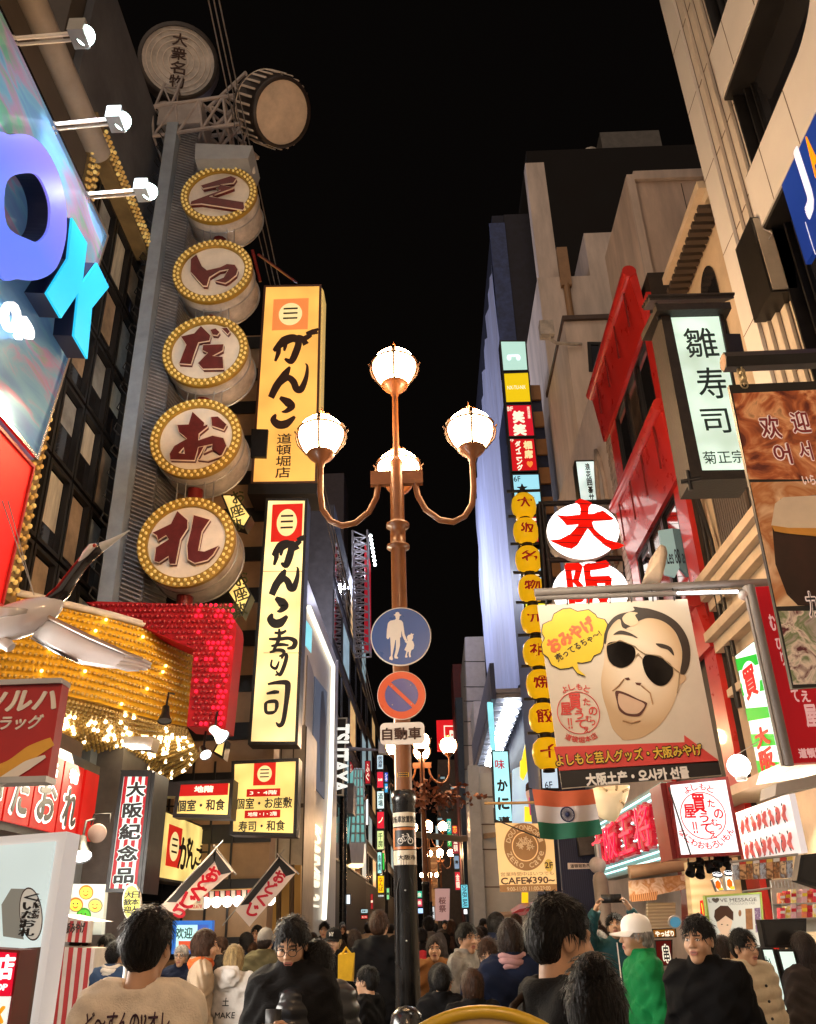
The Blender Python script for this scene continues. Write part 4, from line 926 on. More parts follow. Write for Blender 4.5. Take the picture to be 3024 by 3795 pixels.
obj('label_plate',wrap_rect(lb,.0755,fy.w(0,fy.uv(A6(838,1668))[1])[2],fy.w(0,fy.uv(A6(838,1640))[1])[2],-.75,.75,th=.002),yellow_paint,t)
obj('print_row',wrap_rect(lb,.0755,fy.w(0,fy.uv(A6(838,1650))[1])[2],fy.w(0,fy.uv(A6(838,1644))[1])[2],-.6,.6,th=.003),ink,t);obj('print_row',wrap_rect(lb,.0755,fy.w(0,fy.uv(A6(838,1664))[1])[2],fy.w(0,fy.uv(A6(838,1657))[1])[2],-.6,.6,th=.003),ink,t)
blue_sign=mat('sign_blue',(.012,.075,.28),.3,var=.08);sign_white=mat('sign_white',(.72,.66,.58),.35,var=.05);sign_red=mat('sign_orange_red',(.62,.07,.012),.3,var=.05);sign_indigo=mat('sign_indigo',(.03,.05,.25),.25,var=.1)
fr=FY(A6(828,780),7.9-.17)
r=192/_k/F_*8.0
t=thing('pedestrian_sign','round blue road sign with white man and child, above the no parking sign','road sign',fr.w(0,-r))
shape(fr,t,'plate',[circ((0,0),r,64)],sign_white,-.006,.012,px=False);shape(fr,t,'blue_field',[circ((0,0),r*.965,64)],blue_sign,.003,.004,px=False)
man=[(783,645),(793,643),(796,632),(806,629),(816,632),(820,643),(832,648),(820,655),(818,672),(812,676),(830,682),(841,695),(846,730),(851,768),(862,795),(868,806),(858,812),(850,806),(838,780),(832,745),(829,788),(822,790),(822,840),(812,880),(802,908),(811,916),(808,924),(788,921),(786,910),(796,865),(797,805),(793,805),(785,850),(774,905),(778,926),(773,934),(755,928),(756,915),(765,905),(764,850),(760,790),(757,786),(752,798),(742,800),(737,790),(740,740),(746,700),(760,685),(790,678),(797,672),(793,655)]
kid=[(862,806),(872,812),(868,800),(867,785),(876,774),(888,772),(893,762),(899,768),(910,768),(904,777),(905,790),(900,802),(896,808),(905,815),(912,838),(908,862),(900,866),(893,872),(888,895),(892,912),(882,916),(878,905),(877,880),(871,880),(866,900),(870,914),(858,918),(854,910),(860,890),(862,875),(850,868),(862,842),(866,828),(852,815)]
shape(fr,t,'man_figure',[[A6(*p)for p in man]],sign_white,.008,.003);shape(fr,t,'child_figure',[[A6(*p)for p in kid]],sign_white,.008,.003)
fr=FY(A6(832,1152),7.9-.14);r=153/_k/F_*7.85
t=thing('no_parking_sign','round orange red and blue no parking sign under the blue sign','road sign',fr.w(0,-r))
shape(fr,t,'plate',[circ((0,0),r,56)],sign_white,-.006,.012,px=False);shape(fr,t,'red_ring',[circ((0,0),r*.975,56),circ((0,0),r*.685,48)],sign_red,.003,.003,px=False);shape(fr,t,'blue_field',[circ((0,0),r*.684,48)],sign_indigo,.003,.0025,px=False)
q=r*.69;w_=r*.075;s2=.7071
shape(fr,t,'red_bar',[[((-q+0)*s2+w_*s2,(q)*s2+w_*s2),(-q*s2-w_*s2,q*s2-w_*s2),(q*s2-w_*s2,-q*s2-w_*s2),(q*s2+w_*s2,-q*s2+w_*s2)]],sign_red,.0065,.003,px=False)
b=MB()
for a in range(4):b.ball(fr.w(r*.55*math.cos(a*1.57+.8),r*.55*math.sin(a*1.57+.8),.008),.006,8)
obj('rivet',b,steel,t)
fr=FY(A6(835,1395),7.9-.13);t=thing('vehicle_plate','cream plate with three dark characters under the no parking sign','road sign',fr.w(0,-.2))
x0,y0=fr.uv(A6(697,1468));x1,y1=fr.uv(A6(975,1321));rr=.045
L=[(x+rr*math.cos(a),y+rr*math.sin(a))for(x,y,a0)in((x1-rr,y1-rr,0),(x0+rr,y1-rr,1.5708),(x0+rr,y0+rr,3.1416),(x1-rr,y0+rr,4.712))for a in np.linspace(a0,a0+1.5708,7)]
shape(fr,t,'plate',[L],sign_white,-.006,.012,px=False);text(fr,t,'自動車',A6(708,1360),A6(958,1432),ink_brown,.003,.03,ext=.003)
b=MB()
for z in(fr.w(0,0)[2],fr.w(0,0)[2]+.55,fr.w(0,0)[2]+1.15):b.lathe((lb[0],lb[1],z),[(.08,-.02),(.095,-.02),(.095,.02),(.08,.02)],20);b.box(lb[0]-.05,lb[0]+.05,lb[1]-.13,lb[1]-.09,z-.02,z+.02)
obj('clamp',b,steel,t)
# bollard
c=at_y(A7(862,1600),6.4);t=thing('bollard','black round topped bollard at the foot of the nearest lamp','bollard',(c[0],6.4,0))
obj('post',MB().lathe((c[0],6.4,0),[(.15,0),(.15,.06),(.11,.08),(.115,c[2]-.12),(.1,c[2]-.04),(.06,c[2]),(.001,c[2]+.012)],28),pole_black,t)
obj('band',MB().lathe((c[0],6.4,0),[(.118,c[2]-.22),(.121,c[2]-.21),(.121,c[2]-.19),(.118,c[2]-.18)],28),steel,t)
# lamps further down the street
for px,Y,lab in((A7(968,300),26.0,'second brown street lamp, with dried leaf garland, just right of the nearest lamp'),(A7(1000,500),49.5,'third street lamp, smaller, seen below the leaf garland'),(A7(1075,650),69.0,'fourth street lamp, beside the hanging pink banner'),(A7(1010,800),100.0,'farthest street lamp deep in the street')):
 street_lamp(lab,px,Y,full=False,front=True)
lamp_fill=copy_tree(lampA);lamp_fill.location=(0.6,-3.5,0);lamp_fill['label']='unseen brown street lamp added behind the camera to light the crowd'  # copy of the nearest lamp, added out of view as fill light
c=at_y(A7(1030,270),25.5)
t=thing('leaf_garland','bunch of dried reddish brown leaves fixed to the second lamp','decoration',c);b=MB()
for k in range(260):
 p=c+RNG.normal(0,1,3)*np.array((.55,.12,.22));n1=_n(RNG.normal(0,1,3));n2=_n(np.cross(n1,RNG.normal(0,1,3)));s=RNG.uniform(.05,.13)
 b.add([p-n1*s,p+n2*s*.6,p+n1*s,p-n2*s*.6],[(0,1,2,3)])
o=obj('leaves',b,mat('dried_leaf',(.22,.07,.03),.6,var=.5,vscale=9),t);o['kind']='stuff'
obj('garland_rod',MB().tube([c+np.array((-.75,0,.05)),c+np.array((.7,0,-.02))],.02,6),lamp_paint,t)
# ================================================================== FASHION STORE (left, white outlined frame)
t=thing('fashion_store','beige fashion store with a white light outline and large glass picture panel','shop',(-7,31,0))
fs_beige=mat('store_beige_stone',(.56,.52,.45),.4,var=.12,vscale=.6)
obj('wall',MB().box(-12,-4.05,25.0,38.0,0,12.8),fs_beige,t)
fr=Fr((-4.04,0,0),math.pi/2)
pl=[fr.uv(A6(228,600)),fr.uv(A6(385,970)),fr.uv(A6(372,1700)),fr.uv(A7(325,1045))]
b=MB();b.tube([fr.w(a,c,.1)for a,c in pl],.09,8)
obj('light_outline',b,glow('outline_white','#fff8e6',1.7),t)
obj('frame_band',slab(fr,[pl[1],(38,12.8),(37.9,0),(pl[3][0]+.2,0),(pl[2][0]+.2,pl[2][1])],.001,.06),mat('store_pale',(.6,.55,.48),.5,var=.08),t)
P=[fr.uv(p)for p in(A6(278,1035),A6(355,1135),A7(338,285),A7(256,185))]
obj('picture_panel',slab(fr,P,.001,.05),glow('picture_blue','#5d6a80',.4,var=.3,vscale=.5),t)
shape(fr,t,'picture_figure',[[A6(*p)for p in((318,1130),(330,1125),(335,1170),(345,1300),(330,1700),(312,1700),(305,1450),(312,1250))]],glow('picture_shadow','#2a3040',.25),.052,.004)
obj('steel_panel',slab(fr,[fr.uv(p)for p in(A6(235,900),A6(275,1030),A7(252,190),A7(205,130))],.001,.03),mat('store_steel',(.35,.32,.28),.35,metal=.5,var=.15),t)
def rot_text(fr,t,s,pxc,length,height,m,d,bold,name='lettering',rot=-math.pi/2):
 c=fr.uv(pxc);return obj(name,textmb(fr,s,(c[0]-length/2,c[1]-height/2,c[0]+length/2,c[1]+height/2),d,bold,.08,rot=rot),m,t)
a=fr.uv(A7(282,440));b2=fr.uv(A7(270,960))
rot_text(fr,t,'FOREVER 21',((A7(278,700))),abs(a[1]-b2[1]),2.7,glow('store_letter','#fff4dc',1.0),.02,.03)
fr4=FY(A7(140,830),24.9)
text(fr4,t,'FOREVER 21',A7(60,800),A7(175,858),glow('store_small_letter','#d8e8ff',1.6),.02,.03)
P=[fr4.uv(p)for p in(A6(218,662),A6(268,740),A6(262,890),A6(216,830))];obj('cyan_sign',slab(fr4,P,.01,.1),glow_cyan,t)
for k in range(5):obj('shop_window',slab(fr4,[fr4.uv(A7(20+k*42,880)),fr4.uv(A7(55+k*42,880)),fr4.uv(A7(50+k*42,1090)),fr4.uv(A7(15+k*42,1090))],.01,.05),glow('shop_window_light','#ffdca0',.7,var=.3,vscale=1),t)
b=MB()
for k in range(26):p=fr4.uv(A7(192+(k%2)*14,690+k*6.5));b.ball(fr4.w(p[0],p[1],.08),.045,8)
o=obj('bulb_strip',b,glow('strip_bulb','#ffc060',2),t);o['kind']='stuff'
obj('cream_front',MB().box(-12,-3.2,22.5,24.85,0,6.5),mat('front_grey_panel',(.5,.47,.42),.4,var=.15),t)
b=MB()
for k in range(16):slab(fr4,[(-3.2-fr4.o[0]-k*.32,-fr4.o[2]),(-3.17-fr4.o[0]-k*.32,-fr4.o[2]),(-3.17-fr4.o[0]-k*.32,6.45-fr4.o[2]),(-3.2-fr4.o[0]-k*.32,6.45-fr4.o[2])],2.41,2.45,b)
slab(fr4,[(-9-fr4.o[0],4.4-fr4.o[2]),(-3.2-fr4.o[0],4.4-fr4.o[2]),(-3.2-fr4.o[0],4.5-fr4.o[2]),(-9-fr4.o[0],4.5-fr4.o[2])],2.46,2.5,b)
obj('panel_joint',b,mat('front_joint',(.06,.045,.03),.5),t)
area('store_glow',(-3.6,31,4.0),(0,31,1.5),6,3,260,(1,.9,.72))
# dark lattice houses beyond
def far_block(name,label,x0,x1,y0,y1,z,m,nx=0,nz=0,lit=0.25,front_m=None):
 t=block(name,label,x0,x1,y0,y1,z,m)
 L=x1<0;fr=Fr(((x1 if L else x0)+(.01 if L else-.01),0,0),math.pi/2 if L else-math.pi/2)
 s=1 if L else-1
 if nx:
  gl=[dark_glass,dark_glass,glow('far_window_warm','#ffcf8a',.5,var=.3),dark_glass,glow('far_window_cool','#b8d8e0',.4,var=.3),dark_glass]
  win_rows(t,fr,min(s*y0,s*y1),max(s*y0,s*y1),4.0,z-1,nx,nz,black_metal,gl)
 return t
far_block('dark_building','very dark building with a steel lattice beyond the fashion store',-12,-4.3,38.2,60,21,mat('night_wall',(.03,.026,.026),.7,var=.3),5,5)
t=thing('sign_pylon','steel lattice pylon with a tall red banner and a row of white floodlights','pylon',at_y(A6(600,1000),47))
b=MB();p0=at_y(A6(585,900),47);p1=at_y(A6(572,130),47);truss(b,p0,p1,.9,.06,16);p2=at_y(A6(645,1010),47);obj('lattice',b,mat('pylon_grey',(.2,.19,.19),.5,var=.2),t)
fr=FY(A6(620,500),47,yaw=.5);obj('banner',slab(fr,[fr.uv(A6(*p))for p in((603,190),(637,330),(640,880),(600,880))],-.1,0),glow('banner_red','#b01c28',.55,var=.3,vscale=1),t)
for k in range(8):
 p=at_y(A6(636+k*4,146+k*26),46.8);obj('floodlight',MB().ball(p,.1,10),glow('pylon_flood','#f4ffff',12.0),t)
# black vertical book store sign
fr=FY(A6(450,1500),39);P=[fr.uv(p)for p in(A6(420,1296),A6(490,1294),A7(462,262),A7(402,262))]
t=thing('book_store_sign','tall black sign with white letters turned on their side, left of the lamps','sign',fr.w(P[3][0],P[3][1]))
obj('board',slab(fr,P,-.4,0),black_metal,t);obj('edge',ring(fr,P,inset(P,.06),.001,.03),steel,t)
c0=fr.uv(A6(450,1335));c1=fr.uv(A7(430,240));cx=(c0[0]+c1[0])/2;cy=(c0[1]+c1[1])/2
obj('lettering',textmb(fr,'TSUTAYA',(cx-(c0[1]-c1[1])/2,cy-.42,cx+(c0[1]-c1[1])/2,cy+.42),.01,.05,.05,rot=-math.pi/2-.03),glow('book_letter','#f2f2ea',1.0),t)
# many small far signs: (picture box in the A7 view, distance, face, writing, ink, label)
FARS=[((400,548,441,652),44,glow('far_dark_red','#701a1a',.5),'本',cw,'dark red square sign with one white character'),((400,660,441,765),44.2,glow('far_coffee_green','#0e8a5a',.8),'●',cw,'green coffee shop sign with a round white emblem'),((675,2,718,98),52,glow('far_sky','#c8e6f2',.9),'居酒屋',mat('far_ink_blue',(.02,.03,.12),.5,var=0),'white and blue top sign of the far left stack'),((675,108,719,216),52,glow('far_red_a','#d8243c',.9),'268',cw,'red sign with white digits in the far left stack'),((722,112,748,178),52.3,glow('far_blue_a','#2a58d0',.9),'シネ',cw,'upper blue narrow sign beside the red digits'),((722,182,748,246),52.3,glow('far_blue_b','#3aa0d8',.9),'マ',cw,'lower blue narrow sign beside the red digits'),((675,230,723,348),52,glow('far_ice','#d4f2f4',1.0),'酒場',mat('far_ink_teal',(.02,.1,.12),.5,var=0),'icy white sign in the middle of the far left stack'),((675,360,724,474),52,glow('far_red_b','#c81e34',.9),'ノ',cw,'red sign with one white stroke in the far left stack'),((675,480,722,606),52,glow('far_lime','#cfe8a0',.9),'千房',mat('far_ink_green',(.05,.12,.02),.5,var=0),'pale green sign in the far left stack'),((678,616,708,756),52,glow('far_aqua','#a8eef0',1.0),'鳥貴',mat('far_ink_teal',(.02,.1,.12),.5,var=0),'aqua sign in the far left stack'),((709,622,726,735),52.2,glow('far_green_a','#2fc24a',.9),'',cw,'narrow green strip sign beside the aqua sign'),((680,764,723,880),52,glow('far_orange','#f8c818',1.0),'なんば',mat('far_ink_red',(.4,.03,.02),.5,var=0),'yellow and orange sign low in the far left stack'),((682,884,722,906),52,glow('far_white','#f0f4f0',1.0),'BAR',ink,'small white lettered sign at the stack foot'),((735,842,757,922),55,glow('far_green_b','#8fe8a0',.8),'薬',ink,'small pale green sign left of the nearest lamp pole'),((600,40,636,190),54,glow('far_red_c','#c01822',.7),'ふぐ',cw,'red white lettered sign high on the left row'),((604,280,624,450),56,glow('far_white_b','#f4f6f2',1.3),'',cw,'bright white narrow sign behind the green glass bay'),((480,882,512,952),40,glow('far_screen','#dfeaf4',1.4),'',cw,'small bright white screen under the book store sign'),((573,975,622,1008),50,glow('far_ice2','#bfe4e8',.9),'営業中',ink,'low white sign over the far left crowd'),((573,1012,622,1045),50,glow('far_red_d','#c83030',.8),'セール',cw,'low red sign over the far left crowd'),((634,880,655,982),58,glow('far_red_e','#b83030',.7),'酒',cw,'thin red sign low on the left row'),((1118,405,1146,505),64,glow('far_teal','#30c0b0',.8),'カラ',cw,'teal sign above the green one on the right row'),((1120,500,1148,585),64,glow('far_green_c','#20c050',.9),'オケ',cw,'green sign under the teal one on the right row'),((1048,450,1064,580),66,glow('far_white_c','#c8e0e0',.7),'',cw,'thin white sign behind the third lamp'),((1150,448,1186,505),60,glow('far_red_f','#d02030',.9),'串カツ',glow('far_yel','#ffd040',1),'red sign with yellow writing on the right row'),((1154,508,1192,632),60,glow('far_red_g','#a8283a',.7),'道頓',cw,'dim red tall sign under the yellow lettered one'),((1164,638,1196,728),60,glow('far_pale_blue','#90b0d0',.6),'寿',ink,'pale blue sign on the right row'),((1170,740,1204,862),58,glow('far_red_h','#d02434',.9),'金龍',cw,'red sign with white writing low on the right row'),((1210,820,1252,975),50,glow('far_cyan_b','#78d8e8',.9),'DINER BAR',mat('far_ink_blue',(.02,.03,.12),.5,var=0),'tall cyan bar sign low on the right row'),((925,862,963,910),75,glow('far_teal_b','#38c0a0',.9),'金',cw,'teal sign just right of the nearest lamp pole'),((927,912,964,966),75,glow('far_pink','#e0486a',.8),'楽',cw,'pink sign under the teal one right of the pole'),((930,970,972,1008),72,glow('far_screen_b','#a8ccff',1.4),'',cw,'bright bluish screen low beside the second lamp'),((1222,975,1250,1015),48,glow('far_white_d','#ffffff',1.8),'',cw,'round white lit sign low on the right row'),((1016,960,1042,1050),68,glow('far_white_e','#e8eef0',.8),'花',ink,'white sign low behind the third lamp'),]
for(x0,y0,x1,y1),Y,fm,s,im,lab in FARS:
 fr=FY(A7((x0+x1)/2,(y0+y1)/2),Y);a=fr.uv(A7(x0,y1));b2=fr.uv(A7(x1,y0));P=[a,(b2[0],a[1]),b2,(a[0],b2[1])]
 t=thing('street_sign_box',lab,'sign',fr.w(a[0],a[1]),'small lit signs far down the street')
 obj('casing',slab(fr,P,-.4,0),black_metal,t);obj('lit_face',slab(fr,inset(P,.04),.001,.03),fm,t)
 if s:
  w_,h_=b2[0]-a[0],b2[1]-a[1];vert=h_>w_*1.3 and len(s)>1 and not s.isdigit()
  if s=='DINER BAR':obj('lettering',textmb(fr,s,((a[0]+b2[0])/2-h_*.44,(a[1]+b2[1])/2-w_*.28,(a[0]+b2[0])/2+h_*.44,(a[1]+b2[1])/2+w_*.28),.031,.02,.02,rot=-math.pi/2),im,t)
  else:obj('lettering',textmb(fr,s,(a[0]+w_*.2,a[1]+h_*.12,b2[0]-w_*.2,b2[1]-h_*.12),.031,.02,.02,vert=vert,keep=not vert),im,t)
# green lit glass bay
fr=FY(A7(550,300),46,yaw=.25);P=[fr.uv(A7(*p))for p in((533,96),(586,96),(604,560),(506,560))]
t=thing('glass_bay','aqua lit glass bay on the left row with a beige base and lamp','building',fr.w(P[3][0],P[3][1]))
obj('glass',slab(fr,P,-2,0),glow('bay_aqua','#8fd8cf',.6,var=.35,vscale=.8),t);b=MB()
for k in range(9):u=k/8;q0=(P[0][0]+(P[3][0]-P[0][0])*u,P[0][1]+(P[3][1]-P[0][1])*u);q1=(P[1][0]+(P[2][0]-P[1][0])*u,P[1][1]+(P[2][1]-P[1][1])*u);b.tube([fr.w(*q0,.04),fr.w(*q1,.04)],.05,5)
for u in(0,.33,.66,1):b.tube([fr.w(P[0][0]+(P[1][0]-P[0][0])*u,P[0][1],.05),fr.w(P[3][0]+(P[2][0]-P[3][0])*u,P[3][1],.05)],.05,5)
obj('mullions',b,steel,t)
obj('base',slab(fr,[fr.uv(A7(*p))for p in((500,562),(595,562),(588,690),(512,690))],-2.5,.1),cream_wall,t)
obj('base_lamp',slab(fr,[fr.uv(A7(*p))for p in((512,692),(588,692),(584,712),(510,704))],-1.2,.12),glow('bay_lamp','#ffe0a0',3),t)
obj('grey_box',slab(FY(A7(497,280),42),[FY(A7(497,280),42).uv(A7(*p))for p in((468,182),(530,182),(524,372),(468,372))],-1.5,0),mat('box_grey',(.18,.17,.18),.5),t)
# left and right rows beyond
far_block('dim_building','dim grey office building on the left row behind the glass bay',-14,-4.6,61,90,19,mat('night_wall_b',(.07,.06,.055),.7,var=.3),6,5)
far_block('dim_building','farthest dim building on the left row',-14,-4.4,92,140,17,mat('night_wall_c',(.05,.045,.045),.7,var=.3),7,4)
far_block('tall_night_building','tall faint purple grey building rising behind the amber sign',-16,-6.2,62,66,36,mat('night_wall_d',(.05,.04,.045),.7,var=.2))
# right row beyond the tarpaulin
fr=FY(A6(1300,1000),58)
def px_block(label,quad,Y,depth,m,name='building_front'):
 fr=FY(quad[0],Y);P=[fr.uv(p)for p in quad];P[2]=(P[2][0],-fr.o[2]);P[3]=(P[3][0],-fr.o[2])
 t=thing(name,label,'building',fr.w(P[3][0],P[3][1]));obj('wall',slab(fr,P,-depth,0),m,t)
 return t,fr,P
t,fr,P=px_block('pale panelled building left of the blue white tarpaulin',[A6(1232,785),A6(1352,782),A7(1430,1100),A7(1290,1100)],56,10,mat('pale_panel',(.36,.33,.32),.6,var=.1))
b=MB()
for y in(940,1100,1190,1320,1470,1620):a0=fr.uv(A6(1225,y));a1=fr.uv(A6(1400,y));b.tube([fr.w(a0[0],a0[1],.01),fr.w(a1[0],a1[1],.01)],.03,4)
obj('panel_joint',b,black_metal,t)
t,fr,P=px_block('grey street front building with a stone pillar below the pale panels',[A6(1285,1190),A6(1382,1190),A7(1440,1090),A7(1365,1090)],52,4,mat('grey_stone_front',(.4,.37,.35),.5,var=.12))
t,fr,P=px_block('dim brown building behind the third lamp with few lit windows',[A6(1060,1560),A6(1235,1560),A7(1260,1060),A7(1060,1060)],85,10,mat('dim_brown',(.09,.07,.06),.6,var=.2))
for(x,y)in((1085,150),(1068,410),(1150,215),(1120,345),(1205,230)):
 a=fr.uv(A7(x-14,y+14));b2=fr.uv(A7(x+26,y-14));Q=[a,(b2[0],a[1]),b2,(a[0],b2[1])]
 w_=obj('window',ring(fr,Q,inset(Q,.1),.001,.1),black_metal,t);obj('pane',slab(fr,inset(Q,.1),.001,.03),glow('far_window_cool','#b8d8e0',.4)if x!=1120 else dark_glass,w_)
t,fr,P=px_block('warm orange lit facade behind the fourth lamp',[A7(1000,590),A7(1168,588),A7(1168,1060),A7(1005,1060)],110,10,mat('warm_facade',(.5,.32,.18),.6,var=.15))
b=MB()
for k in range(6):a0=fr.uv(A7(1000,640+k*42));a1=fr.uv(A7(1168,640+k*42));slab(fr,[a0,a1,(a1[0],a1[1]+.5),(a0[0],a0[1]+.5)],.01,.2,b)
obj('balcony_band',b,mat('warm_band',(.25,.14,.08),.6),t)
point('far_street_glow',(1.2,104,9),900,(1,.6,.3),.5)
t,fr,P=px_block('narrow dark red building front beyond the tarpaulin',[A6(1153,958),A6(1212,955),A6(1218,1165),A6(1160,1165)],66,6,mat('dark_red_front',(.1,.012,.015),.5,var=.2));
t,fr,P=px_block('narrow dark blue lettered front under the dark red one',[A6(1172,1168),A6(1240,1166),A6(1240,1440),A6(1185,1440)],64,3,mat('dark_blue_front',(.03,.05,.08),.5,var=.2))
# big red sign with white frame
fr=FY(A6(1120,1400),72);P=[fr.uv(A6(*p))for p in((1052,1312),(1172,1308),(1198,1500),(1058,1502))]
t=thing('red_billboard','red lit billboard with a white outline and a large white letter B','sign',fr.w(P[3][0],P[3][1]))
obj('board',slab(fr,P,-.6,0),glow('billboard_red','#e01c22',.9,var=.1),t)
Q=[fr.uv(A6(*p))for p in((1098,1345),(1180,1345),(1192,1492),(1104,1492))];obj('white_outline',ring(fr,Q,inset(Q,.09),.001,.02),cw,t)
text(fr,t,'B.',A6(1134,1375),A6(1190,1470),cw,.002,.06)
# pink hanging banner
fr=FY(A7(1085,950),60);t=thing('pink_banner','pale pink hanging banner with brown print beside the fourth lamp','banner',fr.w(0,0))
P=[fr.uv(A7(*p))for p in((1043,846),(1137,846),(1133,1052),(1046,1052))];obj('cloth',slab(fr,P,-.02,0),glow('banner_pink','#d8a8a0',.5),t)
text(fr,t,'桜祭',A7(1065,900),A7(1115,1000),mat('banner_brown',(.25,.06,.06),.5),.001,.02,vert=True)
obj('rod',MB().tube([fr.w(P[0][0]-.1,P[0][1],0),fr.w(P[1][0]+.1,P[1][1],0)],.03,6),black_metal,t)
# wires and service poles
t=thing('utility_pole','dark utility pole with cables and an arm lamp on the left row','pole',at_y(A7(465,900),40)*np.array((1,1,0)))
c=at_y(A7(463,700),40);top_=at_y(A6(475,1490),40);obj('pole',MB().tube([(c[0],40,0),(c[0],40,top_[2])],.16,10),pole_black,t)
obj('arm',MB().tube([top_,at_y(A6(700,1500),40)],[.1,.05],8),mat('arm_blue_grey',(.25,.25,.32),.4),t);obj('arm_box',MB().box(*sum([[q-.25,q+.25]for q in at_y(A6(722,1490),40)],[])),mat('arm_box_pale',(.5,.5,.55),.4),t)
b=MB()
for k in range(5):b.tube([at_y(A7(915,490+k*8),46),at_y(A7(1200,520+k*8),40),at_y(A7(1440,495+k*6),34)],.03,5)
tag(obj('cable_bundle',b,mat('warm_cable',(.3,.18,.1),.5)),'bundle of thin lit cables crossing the street behind the nearest pole','cable')
# ================================================================== RIGHT ROW: BUILDINGS
XR=3.86
t=thing('white_panel_building','tall white panelled building with dark wrap windows and a stepped edge pilaster','building',(8,2,0))
fr=Fr((XR,0,0),-math.pi/2)
Z=lambda*s:list(s)
def yband(b,y0,y1,z0,z1,d0=-.5,d1=0.0):return slab(fr,[(-y1,z0),(-y0,z0),(-y0,z1),(-y1,z1)],d0,d1,b)
b=MB();yband(b,7.62,8.0,0,26);yband(b,-6,7.06,10.58,11.38);yband(b,-6,7.06,14.3,15.2);yband(b,-6,7.06,18,19);yband(b,-6,7.06,8.42,9.2);yband(b,-6,7.06,4.9,5.6)
b.box(XR+.5,14,-6,8.0,0,26)
obj('panel_cladding',b,pale_tile,t)
# lower rounded end of the window band
L=[(-5.3,9.2),(-4.2,9.2)];cpts=[(-5.9+0,9.2)]
rc=[(-(5.6-.75*math.sin(a)),9.2+.75-.75*math.cos(a))for a in np.linspace(0,1.5708,10)]
poly=[(-4.85,9.201)]+[(-(4.85+.75-.75*math.sin(a)),9.201+.75*(1-math.cos(a)))for a in np.linspace(0,1.5708,10)]
poly=[(-5.6,9.202)]+[(-5.6+.75*math.sin(a),9.202+.75*(1-math.cos(a)))for a in np.linspace(0,1.5708,12)]+[(-4.85,10.578),(-3.3,10.578),(-3.3,9.202)]
obj('rounded_panel',slab(fr,poly,-.5,-.002),pale_tile,t)
b=MB()
for k,y0 in enumerate((7.06,7.2,7.34,7.48)):
 yband(b,y0,y0+.139,0,26,-.5,-.045*(4-k))
obj('stepped_pilaster',b,mat('pilaster_tile',(.6,.54,.45),.4,var=.06),t)
b=MB()
for k in range(9):
 for i,y0 in enumerate((7.06,7.2,7.34,7.48)):d=-.045*(4-i);z_=5.6+k*1.25-.12*i;slab(fr,[(-y0-.136,z_),(-y0-.003,z_),(-y0-.003,z_+.02),(-y0-.136,z_+.02)],d+.001,d+.004,b);(slab(fr,[(-y0-.139,0),(-y0-.127,0),(-y0-.127,26),(-y0-.139,26)],d+.0045,d+.006,b)if k==0 else None)
 slab(fr,[(-8.0,5.2+k*1.25),(-7.62,5.2+k*1.25),(-7.62,5.212+k*1.25),(-8.0,5.212+k*1.25)],.001,.003,b)
for y in(3.2,4.1,5.0,5.9,6.6):
 for z0,z1 in((10.58,11.38),(8.42,9.2),(4.9,5.6)):slab(fr,[(-y-.006,z0),(-y+.006,z0),(-y+.006,z1),(-y-.006,z1)],.001,.003,b)
obj('panel_joint',b,mat('joint_brown',(.15,.1,.07),.6),t)
for z0,z1 in((9.2,10.58),(11.38,14.3),(15.2,18),(5.6,8.42)):
 P=[(-7.05,z0),(2,z0),(2,z1),(-7.05,z1)]
 w=obj('window_band',slab(fr,P,-.49,-.3),dark_glass,t)
 b=MB()
 for y in(7.0,6.9,6.84):slab(fr,[(-y-.015,z0),(-y+.015,z0),(-y+.015,z1),(-y-.015,z1)],-.3,-.1-(7-y),b)
 slab(fr,[(-7.05,z0),(2,z0),(2,z0+.05),(-7.05,z0+.05)],-.299,-.02,b);slab(fr,[(-7.05,z1-.05),(2,z1-.05),(2,z1),(-7.05,z1)],-.299,-.02,b)
 obj('frame',b,black_metal,w)
# blue sign on it
t=thing('blue_facade_sign','deep blue sign on the white building with a white letter J and orange letters','sign',(3.8,5,6.8))
fr8=Fr((3.80,0,0),-math.pi/2)
obj('board',slab(fr8,[(-6.3,7.25),(-3.2,7.25),(-3.2,8.3),(-6.3,8.3)],-.055,0),glow('blue_sign_lit','#1d3a8c',.45,base='#1d3a8c'),t)
jw=glow('j_white','#f2ecf4',.9);jo=glow('j_orange','#ff9a10',.9)
def onx(s,pa,pb,m,bo=.06,fr_=None,t_=None,d=.001,**k):
 return text(fr_ or fr8,t_ or t,s,pa,pb,m,d,bo,**k)
onx('J',B1(1600,915),B1(1672,1400),jw);onx('A',B1(1672,830),B1(1718,1130),jo);onx('ゼ',B1(1652,1400),B1(1715,1610),jw,.02)
for k in range(2):obj('letter',textmb(fr8,'AB'[k],(-5.2+k*.55,7.75,-4.75+k*.55,8.22),.001,.06),jo,t)
